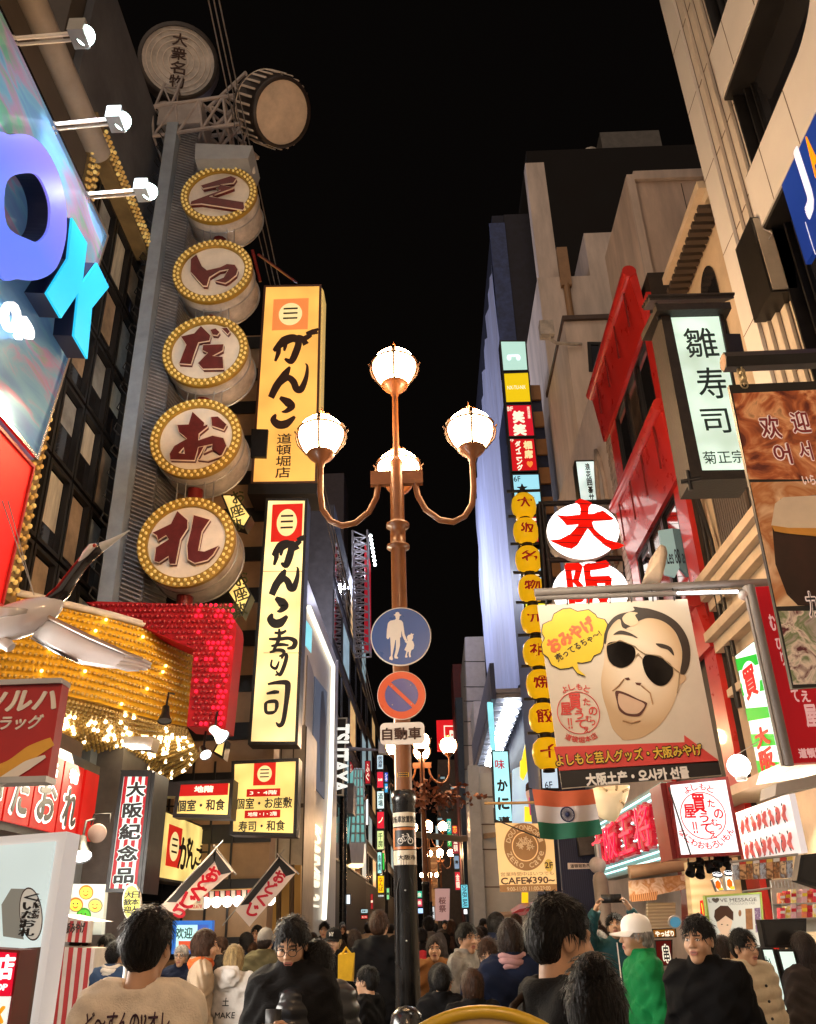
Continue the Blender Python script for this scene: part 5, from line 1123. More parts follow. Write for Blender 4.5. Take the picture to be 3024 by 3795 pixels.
# beige box under it
fr=FY(B1(1420,1500),7.0);P=[fr.uv(p)for p in(B1(1300,1372),B1(1545,1378),B3(1395,380),B3(1165,395))]
t=thing('beige_sign_box','blank beige box with dark frame fixed on the white building corner','sign box',fr.w(P[3][0],P[3][1]))
obj('casing',slab(fr,P,-.5,0),black_metal,t);obj('blank_face',slab(fr,inset(P,.025),.001,.015),mat('blank_beige',(.5,.43,.33),.5,var=.15),t)
obj('wire',MB().tube([fr.w(P[0][0]+.1,P[0][1]-.2,.02),fr.w(P[0][0]+.16,P[0][1]-.3,.06),fr.w(P[0][0]+.12,P[0][1]-.36,.03)],.006,5),white_paint,t)
t=thing('cornice_house','beige classical shop house with stepped cornices and dark ribbed shutter','building',(7,7,0))
bw=mat('stucco_beige',(.52,.41,.28),.7,var=.18,vscale=1.2,bump=.15)
frh=Fr((4.04,0,0),-math.pi/2)
b=MB();b.box(4.05,12,8.05,9.9,0,10.0);b.box(4.04,12,9.91,11.0,0,8.2);obj('wall',b,bw,t)
b=MB()
for z,d,h,y1 in((10.16,.26,.12,9.9),(10.02,.16,.13,9.9),(9.9,.06,.11,9.9),(5.66,.3,.12,11),(5.52,.22,.13,11),(5.38,.12,.13,11),(4.95,.26,.12,11),(4.8,.15,.14,11),(4.2,.1,.1,11)):slab(frh,[(-y1,z),(-8.05,z),(-8.05,z+h),(-y1,z+h)],0,d,b)
obj('cornice',b,mat('cornice_beige',(.55,.44,.31),.65,var=.12,bump=.1),t)
b=MB()
for k in range(15):y=9.2+k*.072;slab(frh,[(-y-.045,5.85),(-y,5.85),(-y,7.9),(-y-.045,7.9)],.03,.07,b)
sh=obj('shutter',slab(frh,[(-10.3,5.8),(-9.15,5.8),(-9.15,7.95),(-10.3,7.95)],.001,.03),black_metal,t);obj('rib',b,mat('rib_brown',(.1,.08,.065),.5),sh)
shape(frh,t,'arched_window',[[(-9.3,8.3),(-8.72,8.3),(-8.72,9.25)]+[(-9.01+.29*math.cos(a),9.25+.38*math.sin(a))for a in np.linspace(0,3.1416,12)]],dark_glass,.004,.012,px=False)
for k in range(13):obj('eave_tile',MB().box(3.74,4.03,8.08+k*.142,8.16+k*.142,9.83,9.895),mat('eave_dark',(.05,.035,.025),.6),t)
b=MB()
for y,z0,z1 in((10.7,4,10.6),(10.45,7.1,9.2)):b.tube([(3.95,y,z0),(3.95,y,z1)],.04,8)
b.tube([(3.93,10.7,7.4),(3.9,10.55,6.9),(3.93,10.45,6.2),(3.93,10.45,4.6)],.03,8)
obj('drain_pipe',b,black_metal,t)
t=thing('red_frame_building','glass fronted building framed by glossy red beams and pillars','building',(7,12.6,0))
obj('wall',MB().box(3.98,12,11.02,14.6,0,11.4),mat('dark_inside',(.03,.022,.018),.6,var=.3),t)
b=MB();b.box(3.9,4.4,11.03,11.5,0,11.0).box(3.9,4.3,14.1,14.58,0,11.9);obj('red_pillar',b,red_paint,t)
for z0,z1,y0,y1 in((10.45,11.62,11.2,14.95),(7.5,8.7,10.9,14.4),(4.9,5.6,11,14.5)):
 b=MB();b.hexa([(3.72,y0,z1),(3.84,y0,z0),(3.93,y0,z0),(3.86,y0,z1)],[(3.72,y1,z1),(3.84,y1,z0),(3.93,y1,z0),(3.86,y1,z1)]);b.tube([(3.74,y0-.02,z1-.02),(3.74,y1+.02,z1-.02)],.12,18);obj('red_beam',b,red_paint,t)
 for q in range(4):obj('beam_joint',MB().box(3.70,3.73,y0+.4+q*.9,y0+.415+q*.9,z0+.3,z1-.15),dark_red,t)
frr=Fr((3.97,0,0),-math.pi/2)
for k in range(3):
 for z0,z1 in((8.7,10.45),(5.6,7.5)):
  P=[(-14.1+k*.87,z0),(-13.25+k*.87,z0),(-13.25+k*.87,z1),(-14.1+k*.87,z1)]
  w=obj('window',ring(frr,P,inset(P,.05),.001,.06),black_metal,t);obj('pane',slab(frr,inset(P,.05),.002,.02),[dark_glass,mat('brown_pane',(.08,.055,.04),.15,var=.5,vscale=1.5),dark_glass][k],w)
fr5=FY(B5(380,430),12.0);obj('teal_board',slab(fr5,[fr5.uv(B5(*p))for p in((270,250),(400,230),(460,500),(400,620),(320,600))],-.05,0),glow('teal_board','#a8c8c4',.4),t)
text(fr5,t,'Les 88',B5(320,400),B5(450,515),ink,.001,.01)
t=thing('arch_wall_building','pale pink building with pointed arch reliefs and a brick edge','building',(7,18,0))
pk=mat('pale_pink_wall',(.62,.52,.47),.7,var=.1,bump=.1)
b=MB();b.box(3.95,12,14.62,21.6,0,12.3);obj('wall',b,pk,t)
fra=Fr((3.95,0,0),-math.pi/2);b=MB()
for z in np.arange(4,12.2,.16):slab(fra,[(-15.0-.05*(int(z*6)%2),z),(-14.63,z),(-14.63,z+.14),(-15.0-.05*(int(z*6)%2),z+.14)],.001,.05,b)
obj('brick_edge',b,mat('edge_brick',(.36,.27,.22),.7,var=.3,vscale=6),t)
for y,z in((16.0,10.6),(17.2,10.2),(18.4,9.8)):
 b=MB();L=[(-y-.35,z-2.6),(-y-.35,z-.6),(-y-.2,z-.1),(-y,z+.25),(-y+.2,z-.1),(-y+.35,z-.6),(-y+.35,z-2.6)]
 b.tube([fra.w(*p,.03)for p in L],.06,6);ar=obj('arch_relief',b,mat('arch_stone',(.42,.34,.29),.7,var=.2),t)
 obj('arch_panel',slab(fra,[(-y-.28,z-2.6),(-y+.28,z-2.6),(-y+.28,z-1.0),(-y-.28,z-1.0)],.001,.02),mat('arch_panel',(.38,.32,.29),.6,var=.15),ar)
t=block('tall_cream_block','smooth salmon cream tower block with a sloped edge behind the red frame',5.0,14,14.0,16.6,16.9,beige_wall)
obj('corner_trim',MB().box(4.99,5.15,13.9,13.99,0,16.85).box(5.15,14,13.9,13.99,16.7,16.95),cream_wall,t)
b=MB()
for x in(6.2,7.4,8.6):b.box(x,x+.015,13.985,13.998,6,16.6)
obj('panel_joint',b,mat('joint_brown',(.15,.1,.07),.6),t)
t=block('low_cream_block','cream block with one dark window and a camera arm above the arch wall',4.5,12,20.0,24,17.6,cream_wall)
fw=FY(B2(1050,900),19.98);P=[fw.uv(B2(*p))for p in((990,798),(1110,800),(1118,1030),(1005,1030))];w=obj('window',ring(fw,P,inset(P,.1),.001,.05),black_metal,t);obj('pane',slab(fw,inset(P,.1),.001,.02),dark_glass,w)
obj('roof_edge',MB().box(4.45,12,19.9,24,17.6,17.75),mat('edge_dark',(.1,.07,.06),.6),t)
c=at_y(B2(700,770),19.8);obj('camera_arm',MB().tube([c+np.array((.9,.1,-.15)),c+np.array((.15,0,-.15)),c],.05,8).box(c[0]-.3,c[0]+.1,19.6,19.9,c[2]+.05,c[2]+.55),grime_white,t)
t=block('high_cream_block','higher cream block with a brown drain pipe in front of the navy building',4.9,12,25.3,30,24.0,cream_wall)
obj('slim_strip',MB().box(5.1,5.9,26,26.5,24,31),cream_wall,t)
c=at_y(B2(820,300),25.2);c2=at_y(B2(880,640),25.2);obj('drain_pipe',MB().tube([(c[0],25.2,c[2]-.2),(c2[0],25.2,8)],.13,10).box(c[0]-.2,c[0]+.2,25.1,25.3,c[2]-.3,c[2]+1.6),mat('pipe_brown',(.35,.2,.1),.5),t)
obj('step_block',MB().box(c[0]+1.0,12,25.32,29,24.02,26.2),cream_wall,t)
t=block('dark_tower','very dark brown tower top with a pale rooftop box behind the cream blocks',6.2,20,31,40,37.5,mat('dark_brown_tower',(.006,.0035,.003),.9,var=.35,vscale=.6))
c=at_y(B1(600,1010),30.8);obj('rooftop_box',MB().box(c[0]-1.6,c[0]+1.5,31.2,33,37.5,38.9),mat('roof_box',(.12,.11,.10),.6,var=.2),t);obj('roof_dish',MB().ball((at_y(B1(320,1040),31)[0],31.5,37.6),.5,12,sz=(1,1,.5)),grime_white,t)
obj('antenna',MB().tube([at_y(B1(885,1085),32),at_y(B1(925,970),32),at_y(B1(955,915),32)],.03,5),steel,t)
t=thing('tarp_wrapped_building','tall building wrapped in a wrinkled blue white tarpaulin above a lit awning','building',(8,43,0))
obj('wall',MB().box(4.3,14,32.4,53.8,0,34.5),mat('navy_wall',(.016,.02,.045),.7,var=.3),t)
tarp=mat('tarp_lavender',(.38,.42,.62),.6,var=.14,vscale=1.0,stretch=(1,2.5,.12),bump=.25,bscale=3)
NY,NZ=60,30;b=MB();vs=[]
for i in range(NY+1):
 y=32.3+21.6*i/NY;zt=31.3-3.3*i/NY+.25*math.sin(i*.9)
 for j in range(NZ+1):v=j/NZ;vs.append((4.06+.10*math.sin(i*1.1+.6*math.sin(j*.4))+.05*math.sin(i*2.7+j*.3),y,10.7+(zt-10.7)*v))
b.add(vs,[(i*(NZ+1)+j,i*(NZ+1)+j+1,(i+1)*(NZ+1)+j+1,(i+1)*(NZ+1)+j)for i in range(NY)for j in range(NZ)],0,True)
obj('tarpaulin',b,tarp,t)
obj('front_cloth',MB().box(4.1,4.9,32.2,32.3,9,33.8),mat('cloth_blue',(.05,.08,.22),.6,var=.3),t)
obj('front_wall',MB().box(4.9,9,32.25,32.35,9,34.4),mat('navy_wall_b',(.02,.02,.035),.7,var=.3),t)
t=thing('lit_awning','long dark blue awning with a row of white lamps beneath the tarpaulin','awning',(3.4,42,9.6))
obj('fascia',MB().box(2.62,2.8,33.0,50,9.55,11.0),mat('awning_navy',(.03,.04,.09),.4,var=.1),t);b=MB();b.box(2.81,4.0,33.0,50,9.8,9.95)
for k in range(24):b.box(2.81,4.0,33.2+k*.7,33.3+k*.7,9.62,9.79)
for k in range(22):b.box(2.595,2.615,33.3+k*.76,33.36+k*.76,9.7,10.9)
obj('slats',b,mat('awning_slat',(.2,.2,.24),.4),t)
for k in range(11):obj('awning_lamp',MB().ball((3.5,33.8+k*1.4,9.5),.28,12,sz=(1.3,1,.5)),glow('awning_white','#f0fbff',25),t)
# crab restaurant vertical sign
fr=FY(B6(300,250),33.5);P=[fr.uv(p)for p in(A6(1372,1195),A6(1420,1195),A7(1540,432),A7(1420,432))];P=[fr.uv(p)for p in(A6(1398,1500),A6(1510,1500),A7(1540,432),A7(1420,432))]
t=thing('crab_sign','icy blue lit vertical sign with black brush hiragana under the tarpaulin','sign',fr.w(P[3][0],P[3][1]))
obj('casing',slab(fr,P,-.4,0),black_metal,t);obj('lit_face',slab(fr,inset(P,.06),.001,.03),glow('ice_face','#a6ecf6',1.1,var=.12,vscale=.8),t)
text(fr,t,'味',A6(1420,1560),A6(1485,1620),glow('crab_red','#c83048',.6),.031,.02,ext=.02)
for ch,x0,y0,x1,y1 in(('か',1432,160,1505,235),('に',1436,272,1515,352),('道',1440,395,1520,428)):text(fr,t,ch,A7(x0,y0),A7(x1,y1),ink,.031,.05,ext=.02)
fr=FY(A6(1410,1300),33.6);obj('upper_strip',slab(fr,[fr.uv(A6(*p))for p in((1374,1196),(1408,1196),(1428,1500),(1400,1500))],-.3,0),glow_cyan,t)
# lit yellow picture column behind the flag
fr=FY(B6(530,250),30);P=[fr.uv(B6(*p))for p in((400,120),(600,40),(590,545),(400,545))]
t=thing('picture_column','bright lit column with yellow shapes and a printed woman behind the flag','sign',fr.w(P[3][0],P[3][1]))
obj('board',slab(fr,P,-.4,0),glow('column_ice','#b8d4ec',.8,var=.2),t)
yl=glow('column_yellow','#f8d830',1.1)
fr2_=FY(B6(530,100),29.5)
shape(fr2_,t,'yellow_bonnet',[[B4(*p)for p in((430,1930),(465,1905),(505,1915),(512,2090),(420,2100),(388,2130),(400,2060))]],yl,.05,.3)
shape(fr2_,t,'yellow_shape',[[B6(*p)for p in((455,60),(540,0),(590,20),(585,70),(520,120),(480,210),(455,180))]],yl,.05,.2);shape(fr2_,t,'yellow_shape',[[B6(*p)for p in((490,420),(560,430),(575,540),(490,540))]],yl,.05,.1)
shape(fr2_,t,'woman_hair',[[B6(*p)for p in((500,245),(520,222),(555,220),(578,240),(580,285),(560,270),(520,290),(498,300))]],ink_brown,.06,.05);shape(fr2_,t,'woman_print',[[B6(*p)for p in((505,255),(545,245),(560,300),(555,390),(565,480),(525,500),(520,400),(500,320))]],glow('print_skin','#d8b098',.6),.052,.05);shape(fr2_,t,'dress_print',[[B6(*p)for p in((522,350),(558,340),(568,430),(555,490),(530,490))]],glow('print_pink','#d84878',.7),.104,.03)
# ================================================================== RIGHT ROW: SIGNS
# stack of floor signs
STK=[(((290,782),(505,782),(525,1025),(312,1030)),glow('st_aqua','#bfeadb',.85),'aqua floor sign at the top of the right stack with a small console icon'),(((315,1038),(528,1030),(550,1280),(335,1285)),glow('st_yellow','#f2cc10',.85),'plain yellow floor sign of the right stack with thin writing'),(((337,1292),(552,1288),(580,1550),(358,1556)),glow('st_red','#d8182c',.85),'red floor sign of the right stack with bold white characters'),(((362,1562),(575,1558),(605,1828),(384,1834)),glow('st_red2','#d0141c',.85),'red floor sign of the right stack with cream vertical writing'),(((384,1846),(612,1842),(638,2122),(408,2130)),glow('st_ice','#9fe2f4',.95),'icy blue floor sign of the right stack with a black star like mark')]
Ys=24.0
for quad,fm,lab in STK:
 px=[B2(*p)for p in quad];t,fr,Q,pr=boxsign('floor_sign',lab,'sign',px,Ys,fm,black_metal,.5,.05,group='floor signs stacked on the right row')
 if 'top of' in lab:
  for ax in(366,440):obj('icon',textmb(fr,'●',(*fr.uv(B2(ax-14,942)),*fr.uv(B2(ax+16,895))),pr,0,.02),glow('icon_cyan','#e8ffff',1.2),t)
  a,b2=fr.uv(B2(366,912)),fr.uv(B2(440,895));obj('icon_bar',slab(fr,[a,(b2[0],a[1]),b2,(a[0],b2[1])],pr,pr+.02),glow('icon_cyan','#e8ffff',1.2),t)
 if 'yellow' in lab:text(fr,t,'NX-TU-NX',B2(352,1145),B2(500,1168),cw,pr,0,ext=.02)
 if 'bold white' in lab:
  text(fr,t,'8F',B2(345,1312),B2(400,1345),cw,pr,.02,ext=.02);text(fr,t,'笑',B2(390,1345),B2(495,1440),cw,pr,.06,ext=.02);text(fr,t,'笑',B2(395,1450),B2(510,1540),cw,pr,.06,ext=.02);text(fr,t,'居酒屋',B2(508,1310),B2(540,1405),cw,pr,0,ext=.02,vert=True)
 if 'cream vertical' in lab:
  text(fr,t,'7F',B2(366,1570),B2(405,1592),cw,pr,.02,ext=.02);text(fr,t,'ダイニング',B2(412,1585),B2(480,1820),cw,pr,.05,ext=.02,vert=True,gap=.04);text(fr,t,'相席',B2(478,1582),B2(562,1725),glow('cream_letter','#ffdca0',1),pr,.06,ext=.02,vert=True);text(fr,t,'♥',B2(508,1748),B2(560,1795),glow('icon_orange','#ff9040',.9),pr,.02,ext=.02)
 if 'star' in lab:
  text(fr,t,'6F',B2(402,1868),B2(460,1908),ink,pr,.01,ext=.02);text(fr,t,'★',B2(425,1925),B2(520,1990),ink,pr,.03,ext=.02);text(fr,t,'土',B2(530,2020),B2(575,2060),ink,pr,.05,ext=.02);text(fr,t,'DOMA-DOMA',B2(445,2082),B2(585,2100),mat('far_ink_teal',(.02,.1,.12),.5,var=0),pr,0,ext=.02)
LOW=[(((355,95),(515,90),(545,365),(370,370)),glow('st_red3','#d81a30',.85),'酒','red floor sign behind the upper yellow lanterns'),(((368,398),(555,392),(578,590),(392,598)),glow('st_ice2','#a8daf4',.9),'海','icy floor sign behind the second lantern'),(((390,618),(565,612),(585,730),(402,738)),glow('st_blue2','#8cc4f0',.85),'鳥','pale blue floor sign behind the third lantern'),(((405,748),(590,742),(602,890),(416,895)),glow('st_yellow2','#f0ee20',.9),'','acid yellow floor sign behind the fourth lantern')]
for quad,fm,s,lab in LOW:
 px=[B4(*p)for p in quad];t,fr,Q,pr=boxsign('floor_sign',lab,'sign',px,Ys,fm,black_metal,.5,.05,group='floor signs stacked on the right row')
 if s:c=fr.uv(B4((quad[0][0]+quad[1][0])/2,(quad[0][1]+quad[2][1])/2));obj('lettering',textmb(fr,s,(c[0]-.35,c[1]-.35,c[0]+.35,c[1]+.35),pr,.03,.02),cw,t)
px=[B6(*p)for p in((612,88),(760,88),(775,285),(622,285))];t,fr,Q,pr=boxsign('floor_sign','pale floor sign with black 6F between the lowest lantern and the flag','sign',px,22,glow('st_pale','#cfe4f4',.9),black_metal,.4,.04,group='floor signs stacked on the right row')
text(fr,t,'6F',B6(650,220),B6(716,275),ink,pr,.01,ext=.02)
b=MB();b.box(3.3,3.9,24.6,28,0,24);t=thing('sign_mast','dark blue slotted mast wall holding the stacked floor signs','mast',(3.6,26,0));obj('mast_wall',MB().box(3.2,4.4,24.65,28,0,18.5),mat('mast_navy',(.02,.03,.09),.5,var=.3),t)
for k in range(10):obj('mast_slot',MB().box(3.9,4.39,24.55,24.64,8+k*1.1,8.6+k*1.1),mat('slot_orange',(.4,.2,.08),.5),t)
# yellow lanterns
lan_y=glow('lantern_yellow','#e8b414',.58,base='#e8b010',var=.15,vscale=1.5)
cen=[(412,60),(428,262),(447,487),(472,722),(495,965),(515,1230),(545,1483),(568,1752),(600,2030)]
ords=['topmost','second','third','fourth','fifth','sixth','seventh','eighth','lowest']
for(x,y),ch,o_ in zip(cen,'大阪名物元祖焼餃子',ords):
 c=at_y(B4(x,y),20.0);r=.325+.0002*(y/20)
 t=thing('paper_lantern','%s yellow round lantern of the row, with red character %s'%(o_,ch),'lantern',c+np.array((0,0,-.5)),'yellow lanterns in a hanging row')
 obj('shade',MB().lathe(c,[(.14,-.34),(.2,-.33),(r*.9,-.22),(r,-.05),(r,.06),(r*.9,.22),(.2,.33),(.14,.34)],24),lan_y,t)
 obj('cap',MB().lathe(c,[(.001,.35),(.14,.35),(.14,.42),(.05,.44),(.05,.5)],14).lathe(c,[(.001,-.42),(.14,-.42),(.14,-.35),(.001,-.34)],14),black_metal,t)
 obj('bracket',MB().box(c[0]-.42,c[0]+.5,19.97,20.03,c[2]+.44,c[2]+.5),black_metal,t)
 mb_=textmb(Fr(c+np.array((0,-r-.005,0))),ch,(-.2,-.2,.2,.2),0,.022,.01)
 out=[]
 for X,Y_,Zc in mb_.v:
  d2=(X-c[0])**2+(Zc-c[2])**2*1.1;out.append((X,c[1]-math.sqrt(max(.001,r*r-d2))-.012-(c[1]-r-.005-Y_),Zc))
 mb_.v=out;obj('character',mb_,glow('lantern_red','#b01818',.35),t)
# white disc signs with red characters
def disc_sign(label,ctr,rx,ry,Y,loops,conv,txt=None):
 fr=FY(conv(*ctr),Y);t=thing('disc_sign',label,'sign',fr.w(0,-.6),'white disc signs with red characters')
 L=[fr.uv(conv(ctr[0]+rx*math.cos(a),ctr[1]+ry*math.sin(a)))for a in np.linspace(0,6.2832,49)[:-1]]
 if area2(L)<0:L=L[::-1]
 b=MB();prev=[fr.w(x,y,0)for x,y in L]
 obj('drum_case',slab(fr,L,-.3,0),white_paint,t)
 for k,(s,d)in enumerate(((.95,.05),(.8,.09),(.6,.12),(.3,.14),(.02,.145))):
  cur=[fr.w(x*s,y*s,d)for x,y in L];n=len(L);b.add(prev+cur,[(i,(i+1)%n,n+(i+1)%n,n+i)for i in range(n)],0,True);prev=cur
 obj('lit_dome',b,glow('disc_white','#fff6f0',3.0),t)
 rm=glow('disc_red','#e01408',1.0,var=.25,vscale=2.5)
 if loops:
  V,Fc=fill_mesh([[fr.uv(conv(*p))for p in Lp]for Lp in loops],.03);q=MB();q.add([fr.w(x,y,.17+z)for x,y,z in V],Fc);obj('character',q,rm,t)
 else:text(fr,t,txt,conv(ctr[0]-rx*.72,ctr[1]-ry*.9),conv(ctr[0]+rx*.72,ctr[1]+ry*.9),rm,.15,.03,ext=.03)
 w=MB()
 for k in range(7):
  yy=ry*(k-3)/3.6;xx=rx*math.sqrt(max(0,1-(yy/ry)**2));p0=fr.uv(conv(ctr[0]-xx,ctr[1]+yy-6));p1=fr.uv(conv(ctr[0]+xx,ctr[1]+yy+10));w.tube([fr.w(*p0,.19),fr.w((p0[0]+p1[0])/2,(p0[1]+p1[1])/2-.02,.22),fr.w(*p1,.19)],.006,4)
 obj('wire_guard',w,black_metal,t)
dai=[(810,52),(850,28),(905,45),(945,65),(920,95),(915,150),(955,148),(1030,122),(1118,188),(1080,198),(960,205),(945,215),(960,265),(1000,305),(1060,350),(1150,378),(1200,398),(1160,420),(1105,428),(1050,400),(960,320),(912,262),(870,330),(830,395),(785,425),(720,410),(610,358),(690,350),(770,310),(825,250),(840,230),(745,238),(705,190),(668,158),(740,166),(850,155),(855,110),(845,75)]
disc_sign('white lit disc with bold red character for big, on a black frame',(885,255),290,225,15.0,[dai],B4)
disc_sign('lower white lit disc with red character, half hidden behind the poster',(945,735),305,235,15.0,None,B4,'阪')
fr=FY(B4(880,500),15.2);t=thing('steel_sign_support','black steel frame carrying the two white red discs','frame',fr.w(0,-2));b=MB()
for pa,pe in(((535,40),(590,830)),((1190,20),(1240,700)),((560,30),(640,820)),((530,38),(1200,18)),((590,488),(1250,470)),((1190,130),(1500,140)),((1190,230),(1510,215))):p=fr.uv(B4(*pa));q=fr.uv(B4(*pe));b.tube([fr.w(*p),fr.w(*q)],.06,4)
obj('bars',b,black_metal,t)
# go salon sign
px=[B2(*p)for p in((890,1742),(1102,1736),(1142,2135),(940,2140))];t,fr,Q,pr=boxsign('go_salon_sign','narrow pale lit sign with black vertical characters above the discs','sign',px,16.5,glow_cool,black_metal,.3,.03)
text(fr,t,'浪花囲碁サロ',B2(968,1762),B2(1060,2130),ink,pr,.03,ext=.01,vert=True,gap=.05)
# sushi sign with little roof
px=[B3(*p)for p in((270,570),(760,560),(1012,1900),(520,1915))];Yh=6.8
fr=FY(B3(650,1200),Yh);P=[fr.uv(p)for p in px]
t=thing('roofed_sushi_sign','pale lit vertical sushi sign in a dark timber frame with a small slatted roof','sign',fr.w(P[3][0],P[3][1],-.1))
wood=mat('dark_timber',(.022,.016,.012),.55,var=.4,vscale=12,bump=.2)
obj('timber_case',slab(fr,P,-.34,0),wood,t);I=[fr.uv(B3(*p))for p in((352,600),(742,588),(985,1832),(605,1838))]
obj('timber_rim',ring(fr,P,I,.001,.05),wood,t);obj('lit_face',slab(fr,I,.001,.02),glow('sushi_pale','#d4ecd8',.95,var=.3,vscale=3.2),t)
tg=mat('character_green_black',(.02,.045,.045),.4,var=0)
for ch,x0,y0,x1,y1 in(('雛',450,695,755,925),('寿',545,1010,830,1250),('司',590,1340,850,1525)):text(fr,t,ch,B3(x0,y0),B3(x1,y1),tg,.021,.005)
text(fr,t,'菊正宗',B3(608,1675),B3(965,1765),tg,.021,.0)
R_=[fr.uv(B3(*p))for p in((160,345),(760,325),(855,440),(280,490))]
b=MB();b.hexa([fr.w(P[0][0]-.12,P[0][1]+.05,.16),fr.w(P[1][0]+.1,P[1][1]+.05,.16),fr.w(P[1][0]+.02,P[1][1]+.3,-.3),fr.w(P[0][0]-.04,P[0][1]+.3,-.3)],[fr.w(P[0][0]-.12,P[0][1]+.09,.16),fr.w(P[1][0]+.1,P[1][1]+.09,.16),fr.w(P[1][0]+.02,P[1][1]+.34,-.3),fr.w(P[0][0]-.04,P[0][1]+.34,-.3)])
for k in range(5):u=k/4;b.tube([fr.w(P[0][0]-.13+.08*u,P[0][1]+.1+.25*u,.16-.46*u),fr.w(P[1][0]+.11-.08*u,P[1][1]+.1+.25*u,.16-.46*u)],.018,6)
b.hexa([fr.w(P[0][0]-.1,P[0][1]+.02,-.35),fr.w(P[0][0]-.06,P[0][1]+.02,.14),fr.w(P[0][0]-.06,P[0][1]-.06,.14),fr.w(P[0][0]-.1,P[0][1]-.06,-.35)],[fr.w(P[1][0]+.06,P[1][1]+.02,-.35),fr.w(P[1][0]+.06,P[1][1]+.02,.14),fr.w(P[1][0]+.06,P[1][1]-.06,.14),fr.w(P[1][0]+.06,P[1][1]-.06,-.35)])
obj('small_roof',b,wood,t);b=MB()
for y in(0,1):q0=P[0]if not y else P[3];b.tube([fr.w(q0[0]-.09,q0[1]+(.02 if not y else .0),.02),fr.w(q0[0]+.08,q0[1],.07)],.02,6).tube([fr.w(q0[0]-.02,q0[1]+.1,.04),fr.w(q0[0]-.02,q0[1]-.1,.04)],.02,6)
obj('rod_joint',b,black_metal,t);obj('wall_arm',slab(fr,[fr.uv(B3(*p))for p in((800,700),(935,700),(975,890),(845,895))],-.3,-.05),black_metal,t)
# beam, chain and food banner
Yb=4.3;fr=FY(B3(1200,900),Yb)
t=thing('banner_beam','thick black hanging beam with chain that holds the food banner','beam',at_y(B3(780,960),Yb))
e0=at_y(B3(785,955),Yb);e1=at_y(B3(1750,915),Yb);obj('beam',MB().tube([e0,e1],.062,6,smooth=False),black_metal,t);obj('beam_end',MB().lathe(e0+np.array((-.002,0,0)),[(.001,0),(.055,0)],6,axis=(1,0,0),smooth=False),mat('end_orange',(.35,.15,.06),.5),t)
b=MB()
for k in range(7):
 c=at_y(B3(915+k*6,985+k*24),Yb);ax=(1,0,0)if k%2 else(0,1,0);q=np.array(ax,float);s=np.cross(q,(0,0,1.));b.tube([c+.022*s*math.cos(a)+.03*np.array((0,0,1))*math.sin(a)for a in np.linspace(0,6.2832,13)],.006,5,caps=False)
obj('chain',b,mat('chain_gold',(.4,.33,.2),.35,metal=.7),t)
P=[fr.uv(p)for p in(B3(830,1135),B3(1750,1095),B5(1800,1480),B5(1338,1512))]
t=thing('food_banner','hanging black framed banner with close up food photographs and red edged writing','banner',fr.w(P[3][0],P[3][1]))
obj('backing',slab(fr,P,-.03,0),black_metal,t)
def food_mat(nm,cols,sc,seed):
 m=mat(nm,cols[0],.45,var=0);n=m.node_tree;b_=n.nodes['Principled BSDF'];tc=n.nodes.new('ShaderNodeTexCoord');mp=n.nodes.new('ShaderNodeMapping');mp.inputs['Location'].default_value=(seed,seed*.7,seed*.3)
 z=n.nodes.new('ShaderNodeTexNoise');z.inputs['Scale'].default_value=sc;z.inputs['Detail'].default_value=4;z.inputs['Distortion'].default_value=1.6;r=n.nodes.new('ShaderNodeValToRGB')
 for i,c in enumerate(cols):e=r.color_ramp.elements.new(.25+.5*i/(len(cols)-1));e.color=(*lin(c),1)
 n.links.new(tc.outputs['Object'],mp.inputs[0]);n.links.new(mp.outputs[0],z.inputs['Vector']);n.links.new(z.outputs['Fac'],r.inputs[0]);n.links.new(r.outputs[0],b_.inputs['Base Color']);n.links.new(r.outputs[0],b_.inputs['Emission Color']);b_.inputs['Emission Strength'].default_value=.12
 return m
Fq=lambda conv,*pts:[fr.uv(conv(*p))for p in pts]
obj('meat_photo',slab(fr,Fq(B3,(860,1205),(1750,1165),(1750,1890),(990,1890)),.001,.003),food_mat('food_meat',('#1a0806','#5a1e10','#a85a30','#d8a070','#3a1008'),5,1),t)
obj('beer_photo',slab(fr,[fr.uv(B3(1000,1915)),fr.uv(B3(1750,1900)),fr.uv(B5(1800,840)),fr.uv(B5(1210,858))],.001,.003),food_mat('food_warm',('#c89868','#e0c098','#a86838','#d8a878'),3,4),t)
shape(fr,t,'glass_print',[[B5(*p)for p in((1175,220),(1240,0),(1800,-60),(1800,860),(1380,850),(1290,760),(1200,520))]],mat('beer_dark',(.03,.008,.004),.3,var=.5,vscale=3),.0035,.003);shape(fr,t,'foam_print',[[B5(*p)for p in((1165,215),(1195,40),(1260,-10),(1800,-40),(1800,250),(1300,245))]],mat('foam_cream',(.72,.62,.5),.5,var=.1),.007,.003);shape(fr,t,'foam_edge',[[B5(*p)for p in((1165,215),(1300,235),(1800,240),(1800,330),(1290,280),(1190,262))]],mat('foam_amber',(.62,.3,.05),.4,var=.2),.0102,.002)
obj('sashimi_photo',slab(fr,Fq(B5,(1225,895),(1800,890),(1800,1465),(1345,1482)),.001,.003),food_mat('food_sashimi',('#4a1a20','#a89a90','#6a7a50','#d8c8b8','#5a2028','#302020'),7,9),t)
wr=glow('writing_edge','#f4d8c8',.5);dr=mat('writing_red',(.22,.02,.02),.4,var=0)
for s,pa,pe in(('欢',(1055,1385),(1262,1565)),('迎',(1300,1350),(1495,1520)),('어',(1165,1610),(1345,1770)),('서',(1365,1590),(1510,1740))):
 text(fr,t,s,B3(pa[0]-6,pa[1]-6),B3(pe[0]+6,pe[1]+6),wr,.004,.075,ext=.002);text(fr,t,s,B3(*pa),B3(*pe),dr,.0065,.02,ext=.002)
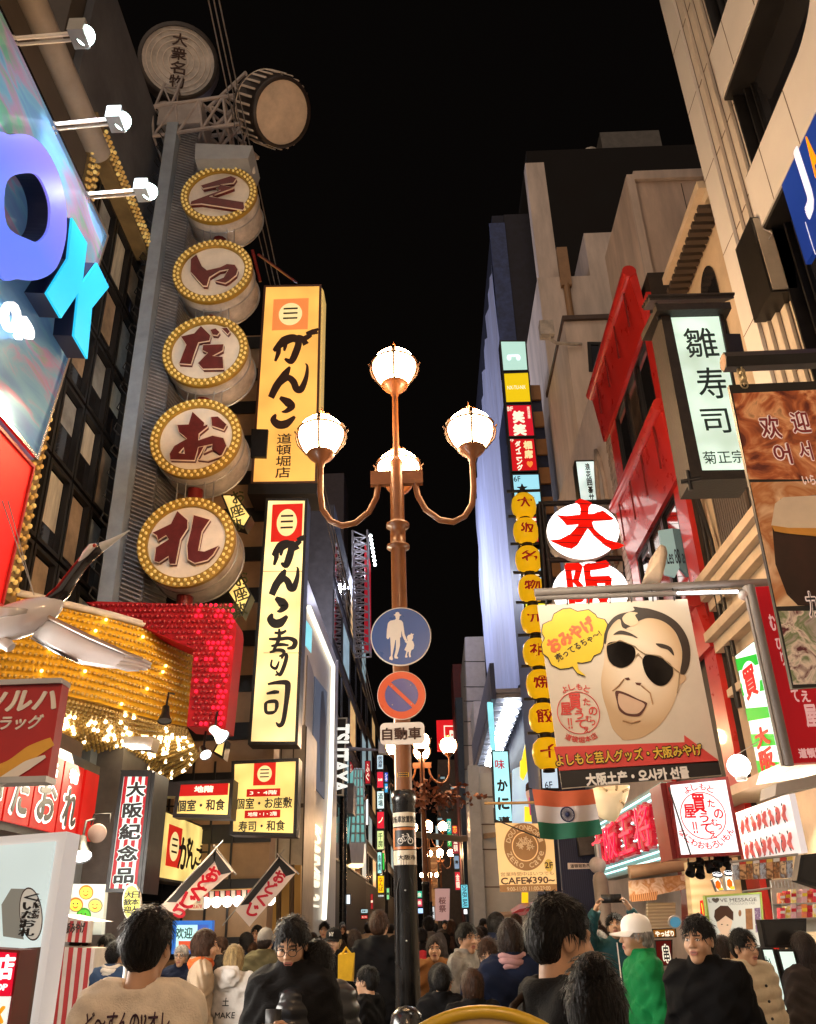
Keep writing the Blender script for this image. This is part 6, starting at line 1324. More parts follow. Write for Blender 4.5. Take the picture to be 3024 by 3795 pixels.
for s,pa,pe in(('いらっしゃい',(1405,1860),(1760,1930)),):text(fr,t,s,B3(*pa),B3(*pe),wr,.004,.03,ext=.002)
text(fr,t,'カ',B5(1415,740),B5(1560,955),wr,.012,.05,ext=.002);text(fr,t,'カ',B5(1425,750),B5(1550,945),ink,.0145,.0,ext=.002)
# red long banner and steel post
fr=FY(B5(1180,1400),6.0);P=[fr.uv(B5(*p))for p in((1040,700),(1700,660),(1800,2085),(1335,2110))]
t=thing('red_long_banner','tall red board with pink brush writing behind the food banner','sign',fr.w(P[3][0],P[3][1]))
obj('board',slab(fr,P,-.1,0),glow('red_board_b','#a8141c',.45,base='#a01018',var=.15),t);pkl=glow('pink_letter','#f0b8b0',.55)
for s,pa,pe in(('む',(1140,920),(1215,1050)),('ひ',(1195,1110),(1262,1200)),('り',(1235,1220),(1290,1330)),('て',(1320,1520),(1400,1620)),('え',(1395,1530),(1485,1620)),('屋',(1415,1640),(1560,1820)),('道頓堀',(1378,1990),(1590,2065))):text(fr,t,s,B5(*pa),B5(*pe),pkl,.001,.03,ext=.008)
t=thing('steel_post','grey steel post carrying the poster bars beside the red board','post',at_y(B5(1300,2130),5.95))
q0=at_y(B5(1000,690),5.9);q1=at_y(B5(1300,2130),5.9);obj('post',MB().tube([q0,(q0[0],5.9,q1[2])],.03,12),mat('post_grey',(.2,.17,.15),.5,var=.15),t)
obj('side_channel',slab(FY(B5(1140,1400),5.93),[FY(B5(1140,1400),5.93).uv(B5(*p))for p in((975,770),(1042,705),(1335,2115),(1270,2125))],-.05,-.01),mat('channel_grey',(.3,.26,.23),.4,metal=.4,var=.15),t)
fr=FY(B7(1400,60),6.0);obj('base_beam',slab(fr,[fr.uv(B7(*p))for p in((1210,235),(1700,120),(1700,210),(1200,330))],-.3,0),mat('beam_grey_beige',(.45,.38,.32),.5,var=.1),t)
# green striped sign on the wall
fr=FRt(B5(885,1245),3.72);t=thing('green_striped_sign','lit sign with green and white diagonal stripes and red writing by the steel post','sign',fr.w(.3,-1.5))
P=[fr.uv(B5(*p))for p in((885,1245),(1035,1128),(1262,2150),(1180,2290))];yl_=P[0][0];P[3]=(yl_+.0,P[2][1]-.05);P[2]=(P[1][0],P[2][1]-.05)
obj('case',slab(fr,P,-.1,0),black_metal,t);obj('lit_face',slab(fr,inset(P,.015),.001,.012),glow('green_sign_white','#eafff4',1.0),t)
Wd=P[1][0]-P[0][0];Ht=P[0][1]-P[3][1];gg=glow('green_stripe','#14b82c',.9)
for k in range(5):
 y=P[0][1]-Ht*k/5;pl_=[(P[0][0],y-.05),(P[1][0],y-Ht*.12),(P[1][0],y-Ht*.2),(P[0][0],y-.05-Ht*.1)];pl_=[(x,max(P[3][1]+.02,min(P[0][1]-.02,yy)))for x,yy in pl_];obj('green_stripe',slab(fr,pl_,.0125,.016),gg,t)
shape(fr,t,'white_round',[circ((P[0][0]+Wd/2,P[0][1]-Ht*.28),Wd*.42,30,Ht*.16)],glow('green_sign_white','#eafff4',1.0),.017,.004,px=False);obj('lettering',textmb(fr,'買',(P[0][0]+Wd*.2,P[0][1]-Ht*.4,P[0][0]+Wd*.8,P[0][1]-Ht*.16),.022,.03),glow('green_sign_red','#d01818',.8),t);obj('lettering',textmb(fr,'大阪',(P[0][0]+Wd*.2,P[3][1]+Ht*.06,P[0][0]+Wd*.85,P[3][1]+Ht*.38),.022,.04,vert=True),glow('green_sign_red','#d01818',.8),t)
Yp=6.4;fr=FY(B5(0,1500),Yp)
TL,TR,BR,BL=B4(520,845),B5(497,797),B7(772,168),B6(792,278)
t=thing('portrait_poster','big hanging poster of a shouting man in dark sunglasses with yellow speech bubble','poster',fr.w(*fr.uv(BL)))
P=[fr.uv(p)for p in(TL,TR,BR,BL)];NXp,NYp=24,24;b=MB();vs=[]
obj('sheet',slab(fr,P,-.012,0),mat('poster_paper',(.62,.53,.42),.5,var=.08,vscale=1.5),t)
def shp(nm,pts,m,d,conv=B4,ext=.002,holes=()):return shape(fr,t,nm,[[conv(*p)for p in pts]]+[[conv(*p)for p in h]for h in holes],m,d,ext)
prn_red=mat('print_red',(.62,.06,.05),.45,var=.08);prn_skin=mat('print_skin_tone',(.58,.38,.2),.5,var=0)
n_=prn_skin.node_tree;c_=fr.w(*fr.uv(B4(1330,1330)))-wl(t);tc=n_.nodes.new('ShaderNodeTexCoord');mp=n_.nodes.new('ShaderNodeMapping');mp.vector_type='TEXTURE';mp.inputs['Location'].default_value=tuple(c_);mp.inputs['Scale'].default_value=(.36,1,.46)
gr=n_.nodes.new('ShaderNodeTexGradient');gr.gradient_type='SPHERICAL';rp=n_.nodes.new('ShaderNodeValToRGB');e_=rp.color_ramp.elements;e_[0].color=(.5,.33,.18,1);e_[1].color=(.74,.6,.44,1);e_[1].position=.62;q_=e_.new(.3);q_.color=(.66,.49,.32,1)
n_.links.new(tc.outputs['Object'],mp.inputs[0]);n_.links.new(mp.outputs[0],gr.inputs[0]);n_.links.new(gr.outputs['Fac'],rp.inputs[0]);n_.links.new(rp.outputs[0],n_.nodes['Principled BSDF'].inputs['Base Color']);prn_lt=mat('print_skin_light',(.68,.5,.31),.5,var=.06);prn_y=mat('print_bubble_yellow',(.68,.46,.02),.45,var=.06)
B5s=lambda*L:[B5(*p)for p in L]
shp('black_strip',[(520,845)]*0+[(0,0)]*0 or[(662,1)]*0 or[(0,0),(0,0)],ink,.001)if 0 else None
shape(fr,t,'black_strip',[[B6(772,132),B7(745,52),B7(770,165),B6(790,272)]],ink,.0015,.003)
shape(fr,t,'red_arrow',[[B4(652,1978),B5(475,1942),B5(472,1885),B5(742,2082),B5(742,2100),B6(768,136)]],prn_red,.0015,.003)
# face
def fl(nm,pts,m,d):return shape(fr,t,nm,[pts],m,d,.0016)
H4=lambda*L:[B4(*p)for p in L]
face=[B4(1085,1010),B4(1150,930),B4(1240,905)]+[B5(*p)for p in((60,950),(200,940),(330,985),(410,1080),(450,1200),(460,1330),(430,1480),(395,1620),(330,1740),(240,1840),(120,1910),(-5,1925))]+[B4(*p)for p in((1185,1905),(1120,1830),(1080,1700),(1040,1560),(1030,1430),(1055,1280),(1050,1130))]
fl('face_print',spl(face),prn_skin,.0015)
hair=[B4(*p)for p in((1055,1150),(1055,1080),(1090,990),(1160,925),(1290,890),(1285,860))]+[B5(*p)for p in((130,868),(200,878),(320,920),(420,990),(490,1090),(520,1200),(515,1310),(480,1395),(440,1390),(455,1280),(450,1180),(400,1060),(310,980),(200,950),(120,970),(60,1010),(10,1035))]+[B4(*p)for p in((1280,1050),(1200,1025),(1180,960),(1130,990),(1085,1060),(1068,1150))]
prn_hair=mat('print_hair',(.035,.02,.012),.5,var=.3,vscale=8)
fl('hair_print',spl(hair),prn_hair,.0034);fl('curl_print',spl([B4(1200,945),B4(1250,905),B4(1320,910),B5(80,930),B5(105,980),B5(80,1010),B5(20,1020),B4(1260,1015),B4(1215,990)]),prn_lt,.0052)
fl('eyebrow_print',spl([B4(*p)for p in((1125,1085),(1180,1050),(1260,1070),(1320,1110),(1250,1090),(1180,1080))]),prn_hair,.005);fl('eyebrow_print',spl([B5(*p)for p in((245,1155),(310,1160),(370,1190),(390,1250),(340,1205),(280,1185))]),prn_hair,.005)
lens=mat('lens_black',(.008,.006,.005),.15,var=.2)
fl('sunglass_lens',spl([B4(*p)for p in((1072,1180),(1100,1145),(1180,1140),(1260,1165),(1298,1200),(1300,1260),(1265,1315),(1200,1348),(1130,1330),(1085,1275))]),lens,.0068);fl('sunglass_lens',spl([B5(*p)for p in((138,1290),(170,1248),(260,1260),(340,1300),(380,1350),(375,1420),(320,1485),(250,1485),(185,1430),(150,1360))]),lens,.0068)
b=MB()
for pts in([B4(1075,1170),B4(1180,1130),B4(1300,1180),B4(1320,1200)],[B4(1300,1260),B4(1320,1240),B5(100,1230),B5(138,1280)],[B4(1320,1200),B5(90,1195),B5(160,1240)],[B5(160,1240),B5(280,1255),B5(385,1350),B5(435,1390)],[B5(432,1395),B5(425,1480),B5(415,1550)]):b.tube([fr.w(*fr.uv(p),.009)for p in pts],.004,5)
obj('glasses_wire_print',b,mat('wire_brass',(.3,.2,.1),.4),t)
fl('ear_print',spl([B5(*p)for p in((435,1400),(480,1410),(485,1440),(455,1470),(432,1480))]),prn_skin,.0034)
fl('mouth_dark',spl([B4(*p)for p in((1140,1545),(1165,1530),(1240,1555),(1320,1595),(1390,1625),(1392,1650),(1365,1700),(1330,1735),(1240,1730),(1175,1690),(1155,1620))]),mat('print_mouth',(.1,.03,.02),.5),.005);fl('mouth_light',spl([B4(*p)for p in((1165,1570),(1185,1555),(1300,1600),(1375,1640),(1350,1690),(1310,1715),(1235,1710),(1185,1670),(1165,1620))]),mat('print_tongue',(.6,.4,.27),.5,var=.05),.0067)
for q in(((1215,1430),(1250,1425),(1260,1445),(1235,1448)),((1300,1465),(1350,1470),(1340,1490),(1310,1482))):fl('nostril_print',[B4(*p)for p in q],mat('print_mouth',(.1,.03,.02),.5),.005)
b=MB()
for pts in([B4(1210,1440),B4(1170,1490),B4(1120,1530)],[B4(1350,1490),B4(1420,1550),B4(1440,1640)],[B4(1200,1770),B4(1270,1790),B4(1340,1770)]):b.tube([fr.w(*fr.uv(p),.0045)for p in pts],.006,5)
obj('face_crease',b,mat('print_shade',(.4,.22,.1),.5),t)
# speech bubble, seal and writing
bub=[(552,1040),(560,1000),(610,975),(630,970),(650,915),(720,875),(780,868),(840,895),(870,890),(930,880),(985,920),(1000,945),(1060,960),(1085,1000),(1060,1080),(1050,1180),(1030,1230),(975,1255),(950,1300),(880,1315),(838,1310),(850,1370),(910,1425),(840,1400),(800,1345),(770,1358),(700,1365),(630,1330),(600,1270),(560,1240),(548,1160),(575,1110),(552,1075)]
shp('bubble_edge',bub,ink,.0055);cxb,cyb=800,1110;shp('bubble',[(cxb+(x-cxb)*.972,cyb+(y-cyb)*.968)for x,y in bub],prn_y,.0075)
def ptext(s,ctr,w_,h_,m,bo,rot=0,d=.0095,vert=False):
 c=fr.uv(ctr);k=_fpx;return obj('lettering',textmb(fr,s,(c[0]-w_*k/2,c[1]-h_*k/2,c[0]+w_*k/2,c[1]+h_*k/2),d,bo,.002,rot=rot,vert=vert),m,t)
_fpx=abs(fr.uv(B4(1000,1000))[0]-fr.uv(B4(0,1000))[0])/1000
ptext('おみやげ',B4(790,1085),430,128,mat('print_orange_red',(.6,.12,.03),.45,var=0),.055,.50);ptext('売ってるちゃ〜!',B4(845,1172),425,62,ink,.02,.50)
def seal(fr_,t_,ctr,r_,m,d,ext=.002,arc='よしもと',arc2='道頓堀本店',k2=.66):
 """round red shop seal with writing inside"""
 c=ctr;b_=MB();b_.tube([fr_.w(c[0]+r_*math.cos(a),c[1]+r_*math.sin(a),d+.001)for a in np.linspace(0,6.2832,49)],r_*.022,5,caps=False);obj('seal_ring',b_,m,t_)
 for s,x,y,w_,h_ in(('買',-.1,.52,.62,.85),('屋',-.58,.2,.52,.62),('た',.45,.5,.34,.36),('の',.7,.05,.42,.42),('む',.45,-.3,.3,.3),('う',.02,-.1,.42,.42),('っ',.62,-.5,.26,.26),('て',.05,-.55,.5,.42),('え',.3,-.82,.3,.3),('‼',-.45,-.5,.2,.5)):
  obj('seal_lettering',textmb(fr_,s,(c[0]+(x-w_/2)*r_,c[1]+(y-h_/2)*r_,c[0]+(x+w_/2)*r_,c[1]+(y+h_/2)*r_),d,.03,ext),m,t_)
 for s,base_,R_,sp_,inv in((arc,90,1.25,17,False),(arc2,-90,1.28,14,True)):
  n=len(s)
  for i,ch in enumerate(s):
   a=math.radians(base_+(-(i-(n-1)/2)*sp_ if not inv else(i-(n-1)/2)*sp_));x,y=c[0]+R_*r_*math.cos(a),c[1]+R_*r_*math.sin(a);h_=r_*.15
   obj('seal_lettering',textmb(fr_,ch,(x-h_,y-h_,x+h_,y+h_),d,.02,ext,rot=a-math.pi/2 if not inv else a+math.pi/2),m,t_)
seal(fr,t,fr.uv(B4(848,1705)),160*_fpx,prn_red,.0018)
gl_y=mat('print_gold',(.7,.45,.05),.45,var=0);rotp=.045
ptext('よしもと芸人グッズ・大阪みやげ',((B4(705,2070)[0]+B5(575,2010)[0])/2,(B4(705,2070)[1]+B5(575,2020)[1])/2),1110,104,ink,.09,rotp,.005)
ptext('よしもと芸人グッズ・大阪みやげ',((B4(705,2070)[0]+B5(575,2010)[0])/2,(B4(705,2070)[1]+B5(575,2020)[1])/2),1095,88,gl_y,.03,rotp,.0075)
ptext('大阪土产・오사카 선물',((B6(990,195)[0]+B7(500,150)[0])/2,(B6(990,200)[1]+B7(500,150)[1])/2),765,92,ww,.05,rotp,.005)
t=thing('poster_bar','double metal bar with lamps that holds the man poster','bar',at_y(B5(500,700),Yp));b=MB()
b.tube([at_y(B4(500,745),Yp-.02),at_y(B5(1145,665),Yp+.05)],.035,8);b.tube([at_y(B4(510,790),Yp),at_y(B5(985,735),Yp)],.022,8)
obj('bar',b,mat('post_grey',(.2,.17,.15),.5,var=.15),t);obj('bar_end',MB().ball(at_y(B5(980,735),Yp),.05,10).ball(at_y(B5(945,765),Yp),.045,10),grime_white,t);obj('lamp_tube',MB().tube([at_y(B5(420,750),Yp-.04),at_y(B5(900,738),Yp-.04)],.012,8),hot_white,t)
b=MB()
for x in(0,1,2,3,4,5,6):u=(x+.4)/7;p=fr.w(P[0][0]+(P[1][0]-P[0][0])*u,P[0][1]+(P[1][1]-P[0][1])*u,.0);b.tube([p+np.array((0,0,-.01)),p+np.array((.005,-.01,.05)),p+np.array((0,0,.1))],.006,5)
obj('tie',b,black_metal,t)
# ================================================================== RIGHT ROW: STREET LEVEL
# flag
Yf=8.2;fr=FY(B6(830,470),Yf)
t=thing('tricolour_flag','saffron white and green flag with a blue wheel hanging under the poster','flag',fr.w(0,-.5))
TLf,TRf,BRf,BLf=[np.array(fr.uv(B6(*p)))for p in((552,278),(1040,276),(1112,635),(612,676))]
def flag_pt(u,v,d=0.0):
 p=(TLf*(1-u)+TRf*u)*(1-v)+(BLf*(1-u)+BRf*u)*v;p=p+np.array((0,-.02*math.sin(u*3.1)));wv=.035*math.sin(u*11+v*2)*(.3+v)
 return fr.w(p[0],p[1],wv+d)
for nm,v0,v1,m in(('saffron_band',0,.335,mat('flag_saffron',(.62,.13,.05),.7,var=.1)),('white_band',.335,.672,mat('flag_white',(.68,.62,.6),.7,var=.06)),('green_band',.672,1,mat('flag_green',(.012,.13,.07),.7,var=.12))):
 b=MB();n,k=40,8;vs=[flag_pt(i/n,v0+(v1-v0)*j/k)for i in range(n+1)for j in range(k+1)];b.add(vs,[(i*(k+1)+j,i*(k+1)+j+1,(i+1)*(k+1)+j+1,(i+1)*(k+1)+j)for i in range(n)for j in range(k)],0,True);obj(nm,b,m,t)
b=MB();cu,cv=.505,.5
def wp(r,a):return flag_pt(cu+r*math.cos(a)*.1,cv+r*math.sin(a)*.152,.008)
b.tube([wp(1,a)for a in np.linspace(0,6.2832,41)],.006,5,caps=False);b.tube([wp(.15,a)for a in np.linspace(0,6.2832,13)],.012,5,caps=False)
for k in range(24):b.tube([wp(.15,k*.2618),wp(1,k*.2618)],.0022,4)
obj('wheel',b,mat('flag_navy',(.01,.015,.06),.6,var=0),t)
obj('cord',MB().tube([flag_pt(0,0),fr.w(*fr.uv(B6(500,265)),0)],.006,5).tube([flag_pt(0,1),fr.w(*fr.uv(B6(250,520)),.0)],.006,5),black_metal,t)
t=thing('bamboo_rod','thin wooden rod crossing in front of the crab sign','rod',at_y(B6(300,390),12));obj('rod',MB().tube([at_y(B6(170,393),12),at_y(B6(420,390),12),at_y(B6(580,385),12)],.02,6),mat('bamboo',(.4,.25,.1),.5),t);obj('clip',MB().tube([at_y(B6(200,385),12),at_y(B6(232,360),12),at_y(B6(245,430),12)],.01,5),steel,t)
# cafe banner
Yc_=12.5;fr=FY(B6(490,800),Yc_);P=[fr.uv(B6(*p))for p in((255,548),(715,556),(752,1092),(295,1102))]
t=thing('cafe_banner','beige hanging cafe banner with a round brown flower emblem','banner',fr.w(P[3][0],P[3][1]))
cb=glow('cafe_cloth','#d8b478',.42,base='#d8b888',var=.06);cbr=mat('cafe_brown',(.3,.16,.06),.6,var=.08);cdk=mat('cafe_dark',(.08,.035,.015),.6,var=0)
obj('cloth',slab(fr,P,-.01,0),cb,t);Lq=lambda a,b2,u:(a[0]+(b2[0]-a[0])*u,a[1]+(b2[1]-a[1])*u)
obj('foot_band',slab(fr,[Lq(P[0],P[3],.9),Lq(P[1],P[2],.9),P[2],P[3]],.001,.003),cbr,t);s_=abs(fr.uv(B6(1000,700))[0]-fr.uv(B6(0,700))[0])/1000
c=fr.uv(B6(495,738));shape(fr,t,'emblem_ring',[circ(c,167*s_,48,178*s_),circ(c,105*s_,40,110*s_)],cbr,.001,.003,px=False);shape(fr,t,'emblem_core',[circ(c,97*s_,40,102*s_)],cbr,.001,.003,px=False)
for k in range(11):
 a=-.4+k*.36;x,y=c[0]+55*s_*math.cos(a)*(1 if k%2 else .55),c[1]+58*s_*math.sin(a)*(1 if k%2 else .5)
 pet=[]
 for j in range(20):q=j*.31416;rr=(14+9*math.cos(5*q))*s_;pet.append((x+rr*math.cos(q),y+rr*math.sin(q)))
 shape(fr,t,'flower_print',[pet],mat('cafe_pale',(.66,.5,.3),.6,var=0),.0045,.002,px=False)
for s,b0,sp_,inv in(('DOUTONBORI',90,15.5,False),('ZERO Cafe',-90,17,True)):
 for i,ch in enumerate(s):
  a=math.radians(b0+(-(i-(len(s)-1)/2)*sp_ if not inv else(i-(len(s)-1)/2)*sp_));x,y=c[0]+136*s_*math.cos(a),c[1]+144*s_*math.sin(a);h_=17*s_
  if ch!=' ':obj('emblem_lettering',textmb(fr,ch,(x-h_,y-h_*1.1,x+h_,y+h_*1.1),.0045,.02,.002,rot=a-math.pi/2 if not inv else a+math.pi/2),mat('cafe_pale',(.66,.5,.3),.6,var=0),t)
shape(fr,t,'yellow_dot',[circ(fr.uv(B6(685,888)),34*s_,24,46*s_)],mat('cafe_yellow',(.7,.5,.1),.6),.001,.002,px=False);text(fr,t,'2F',B6(650,862),B6(720,910),cdk,.0035,.04,ext=.002);text(fr,t,'CAFE¥390~',B6(300,985),B6(735,1030),cdk,.001,.04,ext=.003);text(fr,t,'9:00-11:00 11:00-23:00',B6(350,1062),B6(700,1085),mat('cafe_pale',(.66,.5,.3),.6,var=0),.0035,.02,ext=.002)
text(fr,t,'営業時間中はいつでも',B6(300,945),B6(725,965),cbr,.001,0,ext=.002)
# navy hoarding, pale pillar house and red awning behind
fr=FY(B6(930,1000),23);P=[fr.uv(B6(*p))for p in((760,640),(1065,640),(1090,1290),(800,1290))];P[2]=(P[2][0],-fr.o[2]);P[3]=(P[3][0],-fr.o[2])
t=thing('navy_hoarding','dark navy metal hoarding wall right of the cafe banner','hoarding',fr.w(P[3][0],P[3][1]));obj('sheet',slab(fr,P,-.2,0),wave_mat('navy_corrugated',(.02,.03,.085),(.035,.05,.13),6,'X',.45,bands=False,bump=.3),t)
obj('top_box',slab(fr,[fr.uv(B6(*p))for p in((900,640),(1060,600),(1075,800),(920,820))],.01,.4),mat('hoard_grey',(.12,.11,.11),.5,var=.3),t)
b=MB()
for k in range(16):b.ball(at_y(B6(1100-(k%2)*0+k*2.2,640+k*18),20),.05,8).ball(at_y(B6(1180+k*2.5,560+k*22),18),.05,8)
t2=thing('bulb_string','two hanging strings of small white bulbs beside the navy wall','string lights',at_y(B6(1140,900),19));o=obj('bulb_row',b,glow('small_bulb','#fff0e0',2.5),t2);o['kind']='stuff'
fr=FY(B6(500,1000),34);P=[fr.uv(B6(*p))for p in((130,150),(300,150),(330,1400),(150,1400))]
fr=FY(B6(400,1000),36);P=[fr.uv(B6(*p))for p in((125,150),(590,150),(600,1300),(190,1380))];P[2]=(P[2][0],-fr.o[2]);P[3]=(P[3][0],-fr.o[2])
t=thing('pale_pillar_house','pale stone clad house front behind the cafe banner','building',fr.w(P[3][0],P[3][1]));obj('wall',slab(fr,P,-3,0),mat('pale_stone',(.45,.41,.36),.45,var=.12,vscale=.8),t);b=MB()
for y in(340,560,760,1060):a0,a1=fr.uv(B6(125,y)),fr.uv(B6(590,y));b.tube([fr.w(*a0,.01),fr.w(*a1,.01)],.025,4)
obj('joint',b,mat('joint_brown',(.15,.1,.07),.6),t)
obj('column',slab(fr,[fr.uv(B6(*p))for p in((35,100),(120,100),(185,1390),(90,1390))],-2.5,.3),mat('column_grey',(.3,.28,.27),.5,var=.1),t)
fr=FY(B6(520,1220),20);t=thing('red_parasol_awning','small red shop awning just above the crowd, behind the dark haired man','awning',fr.w(0,-.2))
c=fr.w(0,0);b=MB();b.hexa([fr.w(*fr.uv(B6(*p)),.6)for p in((370,1275),(700,1225),(730,1190),(430,1240))],[fr.w(*fr.uv(B6(*p)),-.2)for p in((385,1240),(700,1180),(735,1155),(455,1195))]);obj('cloth',b,mat('awning_red',(.5,.03,.05),.5,var=.15),t);obj('flap',slab(fr,[fr.uv(B6(*p))for p in((375,1275),(700,1228),(700,1250),(375,1300))],.6,.62),mat('awning_pink',(.6,.2,.25),.5),t);obj('rail',MB().tube([fr.w(*fr.uv(B6(230,1290)),.3),fr.w(*fr.uv(B6(560,1262)),.3)],.06,6),mat('rail_beige',(.5,.35,.25),.5),t)
obj('small_yellow_sign',slab(fr,[fr.uv(B6(*p))for p in((478,1100),(530,1100),(530,1185),(478,1185))],-.3,-.25),glow('far_orange','#f8c818',1.0),t)
# giant dumplings (display models)
def blob_shape(label,loop,Y,th,m,conv=B6,crease=True,name='dumpling_model'):
 fr=FY(conv(*loop[0]),Y);L=[np.array(fr.uv(conv(*p)))for p in loop];P2=resample(np.array([list(p)for p in L+L[:1]]),41)[:-1];c=P2.mean(0)
 t=thing(name,label,'display model',fr.w(c[0],P2[:,1].min()));b=MB();rings_=[]
 for s,d in((.02,-.5),(.5,-.46),(.85,-.3),(1,0),(.93,.28),(.7,.42),(.4,.49),(.02,.5)):rings_.append([fr.w(*(c+(p-c)*s),d*th)for p in P2])
 n=len(P2);vs=[p for r in rings_ for p in r];b.add(vs,[(i*n+k,i*n+(k+1)%n,(i+1)*n+(k+1)%n,(i+1)*n+k)for i in range(len(rings_)-1)for k in range(n)],0,True);obj('body',b,m,t)
 if crease:
  b=MB()
  for k in(3,9,15,21):b.tube([fr.w(*(c+(P2[k]-c)*s),d*th+.01)for s,d in((.98,.1),(.8,.38),(.5,.47))],.012,6)
  obj('pleat',b,mat('pleat_tan',(.55,.4,.2),.5),t)
 return t
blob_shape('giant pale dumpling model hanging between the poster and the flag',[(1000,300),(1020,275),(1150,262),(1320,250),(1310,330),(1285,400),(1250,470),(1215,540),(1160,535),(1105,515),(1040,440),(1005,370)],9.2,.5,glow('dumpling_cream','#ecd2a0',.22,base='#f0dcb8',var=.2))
blob_shape('large white wrapped dumpling model behind the poster bar',[(135,670),(200,480),(270,375),(315,395),(330,450),(310,560),(280,675)],10.5,.4,mat('wrap_white',(.7,.64,.56),.6,var=.15),B5,False)
# street name plate
fr=FY(B6(970,890),16);t=thing('street_name_plate','white street name plate on an arm over the crowd','sign',fr.w(0,0));obj('plate',slab(fr,[fr.uv(B6(*p))for p in((838,868),(1040,872),(1040,912),(840,918))],-.04,0),sign_white,t);text(fr,t,'道頓堀筋西',B6(855,878),B6(1015,905),ink,.001,.02);obj('lamp_ball',MB().ball(fr.w(*fr.uv(B6(1075,888)),0),.15,16,sz=(1,1,.95)),grime_white,t);q=fr.w(*fr.uv(B6(1100,960)),.0);obj('post',MB().tube([(q[0],16,0),(q[0],16,q[2]+.5)],.06,10),steel,t)
# grey service poles
t=thing('grey_service_pole','pale grey steel pole among the crowd by the navy wall','pole',at_y(B6(1100,1300),15)*np.array((1,1,0)));q=at_y(B6(1095,1000),15);obj('pole',MB().tube([(q[0],15,0),(q[0],15,q[2])],.12,14),mat('pole_beige',(.4,.33,.27),.4,var=.15),t);obj('pole_cap',MB().ball((q[0],15,q[2]),.12,12),mat('pole_beige',(.4,.33,.27),.4,var=.15),t)
# neon restaurant sign
fr=FRt(B7(0,430),3.4);P=[fr.uv(B7(*p))for p in((-230,640),(290,250),(388,830),(10,940))];a1=P[1][0];z1=P[1][1];z0=P[2][1];a0=a1-5.6
t=thing('neon_restaurant_sign','white and teal tube board with big glowing red neon characters','sign',fr.w(a0,z0))
obj('backboard',slab(fr,[(a0,z0-.05),(a1,z0-.05),(a1,z1+.05),(a0,z1+.05)],-.3,0),mat('neon_back',(.3,.42,.42),.5,var=.1),t);b=MB()
for k in range(11):z=z0+.04+(z1-z0-.08)*k/10;b.tube([fr.w(a0+.05,z,.03),fr.w(a1-.05,z,.03)],.014,6)
obj('white_tube',b,glow('tube_teal_white','#c8fff8',2.2),t)
nr=glow('neon_red','#ff1440',1.6);nd=glow('neon_red_face','#c01428',.45)
for i,ch in enumerate('大阪王将'):
 w_=(a1-a0-.5)/4;bx=(a0+.2+i*w_,z0+.18,a0+.15+(i+.96)*w_,z1-.12);obj('character',textmb(fr,ch,bx,.06,.09,.08),nd,t);obj('neon_tube',textmb(fr,ch,(bx[0]+.05,bx[1]+.05,bx[2]-.05,bx[3]-.05),.145,.0,.02),nr,t)
# lit box sign with round red seal
fr=FY(B7(620,500),9.2);px=[B7(*p)for p in((330,228),(818,180),(935,806),(424,832))]
t,fr,Q,pr=boxsign('round_seal_sign','white lit box sign with a round red seal of characters and dark red sides','sign',px,9.2,glow('seal_white','#fbf4f4',1.25,var=.08,vscale=3),mat('box_dark_red',(.22,.02,.02),.35,var=.15),.5,.03)
obj('left_side',slab(fr,[fr.uv(B7(*p))for p in((285,230),(330,228),(424,832),(385,840))],-.5,-.02),mat('box_dark_red',(.22,.02,.02),.35,var=.15),t)
k_=abs(fr.uv(B7(1000,500))[0]-fr.uv(B7(0,500))[0])/1000;sr=glow('seal_red','#d81420',.8)
seal(fr,t,fr.uv(B7(622,490)),178*k_,sr,pr+.001,.004,'よしもと','なにわおもろいもん'[:9])
obj('stay_rod',MB().tube([fr.w(*fr.uv(B7(340,270)),.05),fr.w(*fr.uv(B7(515,810)),.05)],.008,6),black_metal,t)
# squid menu board
fr=FRt(B7(885,470),3.4);zz1=fr.uv(B7(885,470))[1];zz0=zz1-.52;aa0=fr.uv(B7(885,470))[0];aa1=fr.uv(B7(1310,325))[0]
t=thing('squid_menu_board','white board full of red and black squid skewer drawings','sign',fr.w(aa0,zz0));obj('board',slab(fr,[(aa0,zz0),(aa1,zz0),(aa1,zz1),(aa0,zz1)],-.06,0),glow('squid_white','#efe4e2',.62),t);b=MB();b2_=MB()
for r_ in range(2):
 for k in range(8):
  x=aa0+.1+k*(aa1-aa0-.15)/8;y=zz1-.06-r_*.25;b.tube([fr.w(x+.02*math.sin(j*1.3+k),y-j*.035,.006)for j in range(6)],.006,5);b2_.tube([fr.w(x+.05+.03*math.sin(j*1.1+k*2),y-.02-j*.03,.004)for j in range(6)],[.012,.03,.022,.032,.02,.006],6)
obj('black_line',b,ink,t);obj('red_drawing',b2_,glow('squid_red','#e07068',.5),t)
# checker awning and beige fascia at the right edge
fr=FRt(B7(885,470),3.5);t=thing('checkered_fascia','beige and dark red checkered shop fascia at the right edge','fascia',(3.55,7.4,2.2));obj('fascia',slab(fr,[(-9.2,2.25),(-6.0,2.25),(-6.0,3.1),(-9.2,3.1)],-.4,-.11),mat('fascia_beige',(.55,.45,.33),.6,var=.1),t);b=MB()
for k in range(8):
 for j in range(2):
  if(k+j)%2:slab(fr,[(-8.35+k*.3,2.5+j*.3),(-8.05+k*.3,2.5+j*.3),(-8.05+k*.3,2.8+j*.3),(-8.35+k*.3,2.8+j*.3)],-.109,-.1,b)
obj('check_square',b,mat('check_red',(.3,.02,.02),.5,var=.1),t)
